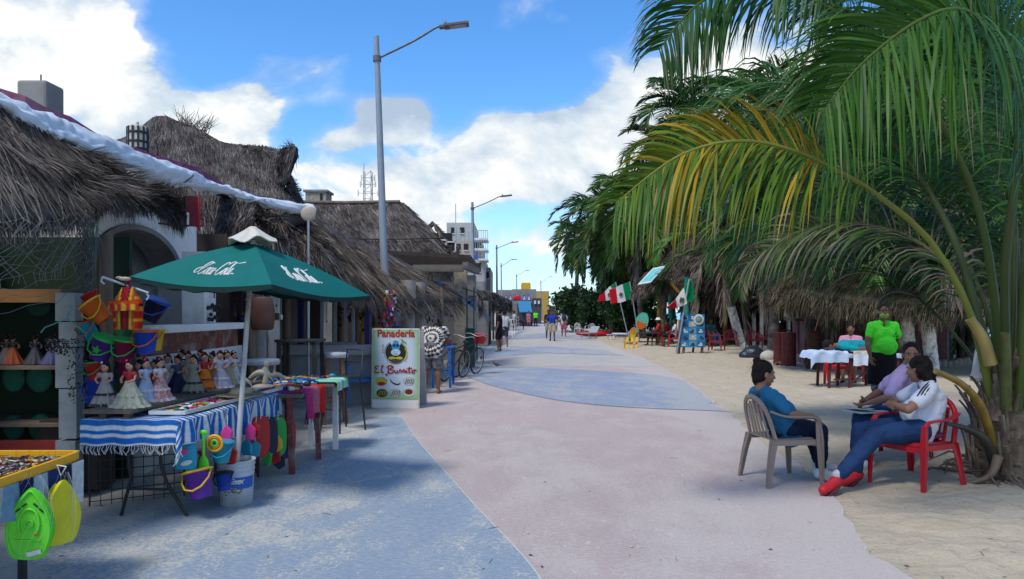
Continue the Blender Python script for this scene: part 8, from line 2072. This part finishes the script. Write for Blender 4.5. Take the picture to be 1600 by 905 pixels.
# tour board
tbd = thing('tour_photo_board', 'blue beach tour photo board on a wooden A-frame stand', 'sign board', low2(1082, 27.3)); O = tbd.location
d = 27.3; x0, x1 = PX(1063, d)-O.x, PX(1101, d)-O.x; z0, z1 = PZ(543, d), PZ(491, d)
mb = MB(); mb.box(((x0+x1)/2, 0, (z0+z1)/2), (x1-x0, .05, z1-z0), Matrix.Rotation(R(-4), 3, 'X')); mb.build('panel', tbd, mat('deep_blue_print', (.02, .14, .42), (.03, .22, .55), rough=.35, scale=5))
cols = [((.05, .35, .62), 'sea'), ((.45, .50, .45), 'pale'), ((.04, .20, .45), 'deep'), ((.12, .45, .62), 'turq')]
k = 0
for r_ in range(5):
    for c in range(3):
        if r_ == 0 and c == 2: continue
        k += 1; w_, h_ = (x1-x0)/3, (z1-z0)/5; cx, cz = x0+(c+.5)*w_, z1-(r_+.5)*h_; yy_ = -.03+(cz-(z0+z1)/2)*.07
        mb = MB(); mb.box((cx, yy_, cz), (w_*.9, .012, h_*.88)); cl_, nm_ = cols[(k*7+r_) % 4]; f_ = mb.build('photo', tbd, mat('photo_'+nm_, cl_, tuple(q*.4 for q in cl_), rough=.3, scale=6))
        mb = MB(); mb.box((cx+g.uniform(-.05, .05), yy_-.01, cz-h_*.15), (w_*.5, .01, h_*.25)); mb.ell((cx, yy_-.008, cz+h_*.1), (w_*.16, .008, h_*.15), 8, 4); mb.build('photo_subject', f_, mat('photo_dark' if k % 2 else 'photo_light', (.03, .05, .09) if k % 2 else (.6, .62, .6)))
mb = MB(); cx, cz = x1-.23, z1-.2; mb.ell((cx, -.045, cz), (.20, .012, .20), 24, 6); rd2 = mb.build('round_emblem', tbd, mat('emblem_white', (.6, .64, .62)))
mb = MB(); mb.ell((cx, -.055, cz), (.13, .012, .13), 20, 6); mb.build('emblem_ring', rd2, mat('emblem_teal', (.03, .30, .40))); mb = MB(); mb.ell((cx, -.066, cz), (.08, .01, .08), 16, 6); mb.build('emblem_bird', rd2, mat('emblem_ochre', (.4, .32, .08)))
for x in (x0-.04, x1-.10, x0+.12):
    mb = MB(); mb.bar((x, .05, 0), (x+.02, .0, z0+.1 if x > x0 else z1-.2), .08); mb.build('leg', tbd, M_wood)
mb = MB(); mb.bar((x1-.3, .6, 0), (x1-.25, .1, z1-.3), .06); mb.bar((x0, .6, 0), (x0+.05, .1, z1-.3), .06); mb.build('rear_leg', tbd, M_darkwood)

# flags (green, white, red vertical bands with an emblem)
def flag(lab, foot, top, a, b, c_pt, d_pt, dist, emblem=True):
    """a,b: hoist top/bottom (px); c_pt,d_pt: fly top/bottom (px)"""
    base = low2(foot[0], dist); o_ = thing('mexican_flag', lab, 'flag', base, 0, 'green white and red flags on poles'); O = o_.location
    o_.name = 'tricolour_flag'
    mb = MB(); mb.tube([(0, 0, 0), P(top[0], top[1], dist)-O], .03, 8); mb.build('pole', o_, M_metal)
    A, B, C_, D_ = [P(q[0], q[1], dist)-O for q in (a, b, c_pt, d_pt)]
    def fn(u, v):
        p = A.lerp(C_, u).lerp(B.lerp(D_, u), v); return p+Vector((0, .12*math.sin(u*7+v*1.5), .05*math.sin(u*6+v*2)*u))
    mb = MB(); mb.sheet(fn, 30, 14, .01); cl_ = mb.build('cloth', o_, M_cloth_t)
    n_ = 31*15; at = cl_.data.color_attributes.new('tint', 'FLOAT_COLOR', 'POINT'); q = np.ones((len(cl_.data.vertices), 4), dtype=np.float32)
    for i in range(len(cl_.data.vertices)):
        k = (i % n_) % 31 if i < 2*n_ else 15
        q[i, :3] = (.0, .22, .07) if k < 10 else ((.68, .68, .68) if k < 21 else (.52, .01, .02))
    at.data.foreach_set('color', q.ravel())
    if emblem:
        mb = MB(); ce = fn(.5, .5); s_ = (fn(.6, .5)-fn(.4, .5)).length*.85
        ux = (fn(.55, .5)-fn(.45, .5)).normalized(); uy = (fn(.5, .4)-fn(.5, .6)).normalized(); nn = Vector((0, -.035, 0))
        mb.tube([ce+nn+(ux*math.cos(t_)+uy*math.sin(t_))*s_*.5 for t_ in [PI+PI*k/10 for k in range(11)]], .02, 5); e_ = mb.build('emblem_wreath', o_, mat('wreath_green', (.05, .16, .05)))
        mb = MB(); mb.ell(ce+nn, (s_*.3, .02, s_*.3), 10, 6); mb.ell(ce+nn+uy*s_*.3+ux*s_*.1, (s_*.14, .02, s_*.16), 8, 5); mb.poly([ce+nn*1.3+ux*s_*.1, ce+nn*1.3+ux*s_*.5+uy*s_*.35, ce+nn*1.3+ux*s_*.35-uy*s_*.1], .02); mb.build('emblem_eagle', o_, mat('eagle_brown', (.12, .07, .03)))
flag('flag in front of the crossed pair, its pole leaning left', (1000, 0), (984, 440), (983, 441), (988, 467), (952, 452), (955, 476), 36)
flag('rear flag of the crossed pair, mostly showing red and white', (984, 0), (962, 441), (962, 441), (974, 463), (937, 461), (934, 473), 37.5)
flag('single flag beside the tour board with its green hidden by a post', (1057, 0), (1077, 436), (1082, 436), (1086, 468), (1042, 480), (1045, 486), 27.2)
# surfboards
def surf(lab, px0, py0, px1, py1, d, w_, m1, m2):
    a, b = P(px0, py0, d), P(px1, py1, d); o_ = thing('surfboard', lab, 'surfboard', a); L = b-a; n_ = Vector((0, -1, 0)); s_ = L.normalized().cross(n_)
    mb = MB(); pts = [L*t+s_*w_*(1 if q > 0 else -1)*math.sin(PI*min(.97, t*.9+.06))**.6 for q in (1, -1) for t in (np.linspace(0, 1, 14) if q > 0 else np.linspace(1, 0, 14))]
    mb.poly(pts, .06, n=n_); mb.build('board', o_, m1); mb = MB(); mb.poly([p+Vector((0, -.02, 0)) for p in [L*t+s_*w_*.85*(1 if q > 0 else -1)*math.sin(PI*min(.97, t*.9+.06))**.6 for q in (1, -1) for t in (np.linspace(0, .42, 8) if q > 0 else np.linspace(.42, 0, 8))]], .01, n=n_); mb.build('tail_patch', o_, m2)
surf('teal and orange surfboard leaning by the seated man in the white hat', 999, 514, 1008, 489, 33, .28, mat('seafoam', (.10, .48, .36)), PM['orange'])
surf('smaller white and yellow board beside the teal one', 987, 530, 991, 512, 32.5, .16, M_yellow, PM['yellow'])
# yellow low chair
yc = thing('yellow_beach_chair', 'small yellow slatted beach chair near the flags', 'chair', low2(987, 31.5)); mb = MB()
for k in range(3): mb.bar((-.2+.2*k, 0, .02), (-.15+.2*k, .15, .5), .09, .03)
mb.build('backrest', yc, PM['yellow']); mb = MB(); mb.box((0, .2, .3), (.55, .4, .04)); mb.build('seat', yc, PM['yellow'])
for q in (-.25, .25):
    mb = MB(); mb.bar((q, .35, 0), (q, .3, .5), .05); mb.build('leg', yc, PM['yellow'])
wt_ = table_box('low_wooden_bench', 'low dark wooden bench behind the seated man in the white hat', low2(1006, 34), (1.3, .5), .62, M_darkwood, 'bench')
# seated drinkers
def seated(lab, px, d, rz, shirt, pants, skin=SK_C, hat=None, H=1.66, chair=None, chl=None):
    if chair: resin_chair(chl, low2(px, d), R(rz), chair)
    p = human(lab, low2(px, d), R(rz), sit(H, .45, .05), skin, vox=.018, hands=False, eyes=False, shirt=shirt, pants=pants, sleeve=.6, plen=.5 if pants is not M_jean else 1, hair='short', girth=1.08, shoes=M_blk)
    if hat:
        c = sit(H, .45, .05)['head']; mb = MB(); mb.lathe([(.17, .05), (.165, .06), (.10, .065), (.095, .14), (.06, .16), (0, .162)], c=c, n=18); mb.build('hat', p, hat)
seated('seated man in red with a white hat left of the tour board', 1027, 34.2, 80, c_('red_tee', (.50, .03, .02)), c_('dark_trousers', (.02, .02, .03)), SK_C, M_white, chair=M_dkred, chl='red plastic chair under the man in the white hat')
seated('seated person in dark red behind the person in white', 1041, 35.3, 60, c_('dark_red_tee', (.25, .02, .02)), c_('black_shorts', (.015, .015, .018)), SK_C, None, chair=M_dkred, chl='red plastic chair behind the person in white')
seated('seated person in a white shirt facing left near the tour board', 1053, 32.6, 80, c_('white_tee', (.6, .6, .62)), c_('black_shorts', (.015, .015, .018)), SK_C, None, chair=M_redres, chl='bright red plastic chair just left of the tour board')
seated('person in a teal shirt seated in the shade behind the tour board', 1112, 33, 200, c_('dull_teal', (.02, .11, .13)), M_jean, SK_C, chair=M_dkred, chl='red plastic chair in the shade behind the tour board')
seated('person in dark clothing seated at the shaded tables', 1100, 35, 150, c_('dark_tee', (.02, .02, .03)), M_jean, SK_C)
seated('person in a white shirt seated near the sea behind the bar', 1512, 27, 100, c_('white_tee', (.6, .6, .62)), M_jean, SK_B, H=1.8)
for i, (px, d, rz, lab) in enumerate(((1120, 29.5, 240, 'empty red chair right of the tour board'), (1178, 31, 180, 'red chair behind the whitewashed leaning palm'), (1196, 33, 150, 'red chair between the white restaurant posts'), (1142, 32.5, 160, 'red chair behind the yellow post'), (1160, 35, 120, 'red chair deepest in the restaurant shade'))):
    resin_chair(lab, low2(px, d), R(rz), M_dkred, 'red chairs of the beach restaurant')
for px, d, lab in ((1150, 34, 'dark table with a red cloth behind the leaning palm'), (1210, 34.5, 'dark table with a red cloth right of the leaning palm')):
    table_box('restaurant_table', lab, low2(px, d), (1.2, .9), .76, mat('dark_red_cloth', (.16, .015, .02)), legm=M_darkwood)
# massage table and clients
mt = thing('massage_table', 'massage table with blue and white towels beside the man in neon green', 'massage table', low2(1335, 15.2), R(0)); O = mt.location
mb = MB(); mb.box((0, 0, .70), (1.75, .68, .09)); mb.build('top', mt, mat('pale_blue_sheet', (.34, .46, .66), (.50, .56, .66), rough=.9, scale=2), bevel=.02)
for x in (-.62, -.2, .4, .75):
    for y in (-.28, .28):
        mb = MB(); mb.bar((x, y, .66), (x-.03, y, 0), .045); mb.build('leg', mt, mat('mahogany', (.10, .02, .02)))
mb = MB(); mb.bar((-.55, -.28, .22), (-.2, -.28, .22), .03); mb.build('brace', mt, M_darkwood); mb = MB(); mb.bar((-.2, -.28, .15), (.4, -.28, .6), .03); mb.build('brace', mt, M_darkwood)
tw_ = thing('towel', 'rumpled pale blue towel hanging over the left end of the massage table', 'towel', O+Vector((-.5, -.1, .76))); mb = MB()
def tf(u, v):
    x = -.55+.75*u; y = -.42+.75*v; z = .035+.03*mnoise.noise(Vector((u*5, v*5, 1)))
    if v < .2: z -= (.2-v)*1.1; y = -.27-.03*math.sin(u*14)
    if u < .16: z += .06*math.sin(u/.16*PI)-(.16-u)*.9
    return Vector((x, y, z))
mb.sheet(tf, 36, 24, .012); mb.build('cloth', tw_, mat('light_blue_towel', (.38, .50, .70), (.52, .60, .72), rough=.95, bump=.6, bscale=30))
tw2 = thing('white_sheet', 'white sheet with a beige fold hanging in front of the massage table', 'sheet', O+Vector((.12, -.1, .76))); mb = MB()
def tf2(u, v):
    x = -.32+.85*u; y = -.42+.7*v; z = .05+.02*mnoise.noise(Vector((u*6, v*5, 4)))
    if v < .3: z -= (.3-v)*1.0; y = -.29-.025*math.sin(u*18)
    return Vector((x, y, z))
mb.sheet(tf2, 36, 24, .012); c = mb.build('cloth', tw2, M_cloth_t); set_tint(c, lambda co: (.46, .38, .27) if co.z > .0 and co.y < -.05 else (.60, .64, .72))
J = dict(pel=(.55, 0, .87), chest=(.05, 0, .89), neck=(-.12, 0, .90), head=(-.28, .0, .90), shL=(-.02, -.18, .87), shR=(-.02, .18, .87), elL=(.2, -.27, .84), elR=(.2, .27, .84), wrL=(.42, -.27, .84), wrR=(.42, .27, .84), hipL=(.6, -.09, .87), hipR=(.6, .09, .87), knL=(1.0, -.1, .85), knR=(1.0, .1, .85), anL=(1.36, -.1, .84), anR=(1.36, .1, .84), toL=(1.48, -.1, .82), toR=(1.48, .1, .82))
J = {a: Vector(b)-Vector((0.25, 0, 0)) for a, b in J.items()}
human('person in turquoise lying face down on the massage table', O, 0, J, SK_B, face=(-.3, 0, -1), hup=(-1, 0, 0), vox=.011, hands=False, eyes=False, shirt=c_('turquoise_top', (.01, .26, .30)), pants=c_('dark_trousers', (.02, .02, .03)), sleeve=.9, girth=1.1, hair='short')
seated('person in a pink patterned top seated behind the massage table', 1329, 16.6, 150, mat('pink_dotted', (.55, .30, .40), (.40, .14, .25), rough=.9, scale=40), c_('black_shorts', (.015, .015, .018)), SK_B, H=1.75, chair=M_dkred, chl='red plastic chair behind the massage table')
resin_chair('dark red plastic chair at the left foot of the massage table', low2(1310, 15.9), R(60), M_redres)
# trash bag and white cover
tb_ = thing('trash_bag', 'shiny black rubbish bag lying on the sand', 'rubbish bag', low2(1176, 24.8)); mb = MB(); mb.ell((0, 0, .2), (.36, .3, .24), 20, 12); mb.ell((.2, .05, .15), (.28, .25, .17), 16, 10); mb.ell((-.22, .0, .13), (.25, .22, .16), 16, 10); mb.ell((.1, 0, .42), (.06, .06, .08))
blob('bag', mb, mat('black_polythene', (.012, .018, .035), (.02, .03, .05), rough=.25, bump=1.0, bscale=14, spec=.6), tb_, .025, 1)
wc_ = thing('white_bundle', 'small white cloth bundle beside the rubbish bag', 'cloth bundle', low2(1200, 23.9)); mb = MB(); mb.ell((0, 0, .14), (.26, .22, .2), 16, 10); mb.ell((.15, 0, .08), (.2, .18, .12), 12, 8); blob('cloth', mb, mat('soft_white_cloth', (.48, .46, .42), (.4, .38, .35), bump=.8), wc_, .025, 1)
# clear plastic bag hanging from the palm
pb = thing('plastic_bag', 'translucent white plastic bag hanging from the palm stalk', 'plastic bag', P(1533, 565, 7.6)); 
mb = MB(); mb.grid(lambda u, v: (lambda a: Vector(((.015+.085*(v**.6))*math.cos(a)*(1+.12*math.sin(a*5+v*6)), (.015+.07*(v**.6))*math.sin(a)*(1+.12*math.sin(a*4)), .22-.42*v)))(2*PI*u), 30, 12); mb.ell((0, 0, -.17), (.10, .085, .05), 16, 8)
mb.build('film', pb, mat('milky_film', (.62, .64, .60), rough=.3, trans=.35))
# beach furniture far
for px, d, rz, lab in ((905, 52, 200, 'white plastic chair at the pavement edge, nearest the walkers'), (922, 49, 150, 'white plastic chair beside the metal lounger')):
    resin_chair(lab, low2(px, d), R(rz), M_whiteres, 'white chairs at the far sand edge')
def lounger(lab, px, d, rz, m_, m2):
    o_ = thing('beach_lounger', lab, 'lounger', low2(px, d), R(rz)); mb = MB(); mb.box((-.1, 0, .32), (1.2, .55, .05)); mb.box((.7, 0, .5), (.6, .55, .05), Matrix.Rotation(-.7, 3, 'Y')); mb.build('bed', o_, m_)
    for x in (-.6, .45):
        for y in (-.24, .24):
            mb = MB(); mb.bar((x, y, .3), (x, y, 0), .04); mb.build('leg', o_, m2)
lounger('grey metal lounger lying tilted at the sand edge', 921, 44, 60, M_metal, M_metal)
lounger('blue and white lounger below the bushes', 968, 41, 10, mat('blue_stripe_canvas', (.10, .18, .42), (.4, .45, .55), scale=3), M_white)
lounger('white lounger behind the blue one', 976, 43, -20, M_white, M_white)
ky = thing('red_kayak', 'red kayak lying on the sand beneath the bushes', 'kayak', low2(937, 47), R(8)); mb = MB(); mb.ell((0, 0, .2), (1.6, .34, .2), 24, 10); mb.build('hull', ky, PM['red']); mb = MB(); mb.ell((0, 0, .37), (.4, .18, .05), 16, 6); mb.build('cockpit', ky, M_black)
tbl = table_box('white_beach_table', 'small white table between the plastic chairs and the kayak', low2(912, 56), (.8, .8), .72, M_white)
# drift wood pieces and fallen leaves
for px, py, L, a, lab in ((1130, 541, .9, .2, 'weathered driftwood pieces near the foot of the leaning palm'), (1222, 572, .5, -.1, 'short stick on the sand near the log border')):
    o_ = thing('driftwood', lab, 'driftwood', G(px, py)+Vector((0, 0, .05)), a); mb = MB()
    for k in range(4): mb.tube([(-L/2+g.uniform(-.1, .1), g.uniform(-.15, .15), g.uniform(.0, .06)), (L/2*g.uniform(.4, 1), g.uniform(-.15, .15), g.uniform(.02, .1))], g.uniform(.02, .04), 6)
    mb.build('branch', o_, M_wood)
# small leaf litter on the sand and paving
mb = MB()
lm = [mat('dry_leaf_litter', (.20, .13, .07)), mat('dark_litter', (.07, .05, .035)), mat('shell_litter', (.55, .5, .42))]
for k in range(900):
    y = 3.6+g.random()**1.8*26; x = XR(y)+g.random()**1.3*9 if g.random() < .8 else g.uniform(XL(y)+1, XR(y)); s_ = g.uniform(.006, .022)
    mb.mat(g.choice(lm)); z = sand_h(x, y, XR(y))+.006 if x > XR(y) else .006
    a = g.uniform(0, 3); c_x, s_y = math.cos(a)*s_, math.sin(a)*s_
    if g.random() < .35: mb.tube([(x, y, z+.003), (x+c_x*4, y+s_y*4, z+.005)], .002, 3)
    else: mb.poly([(x+c_x, y+s_y, z), (x-s_y*.5, y+c_x*.5, z+.004), (x-c_x, y-s_y, z), (x+s_y*.5, y-c_x*.5, z+.003)], .002, n=(0, 0, 1))
o_ = mb.build('litter'); tag(o_, 'dry bits, twigs and shell chips scattered on the sand and paving', kind='stuff')
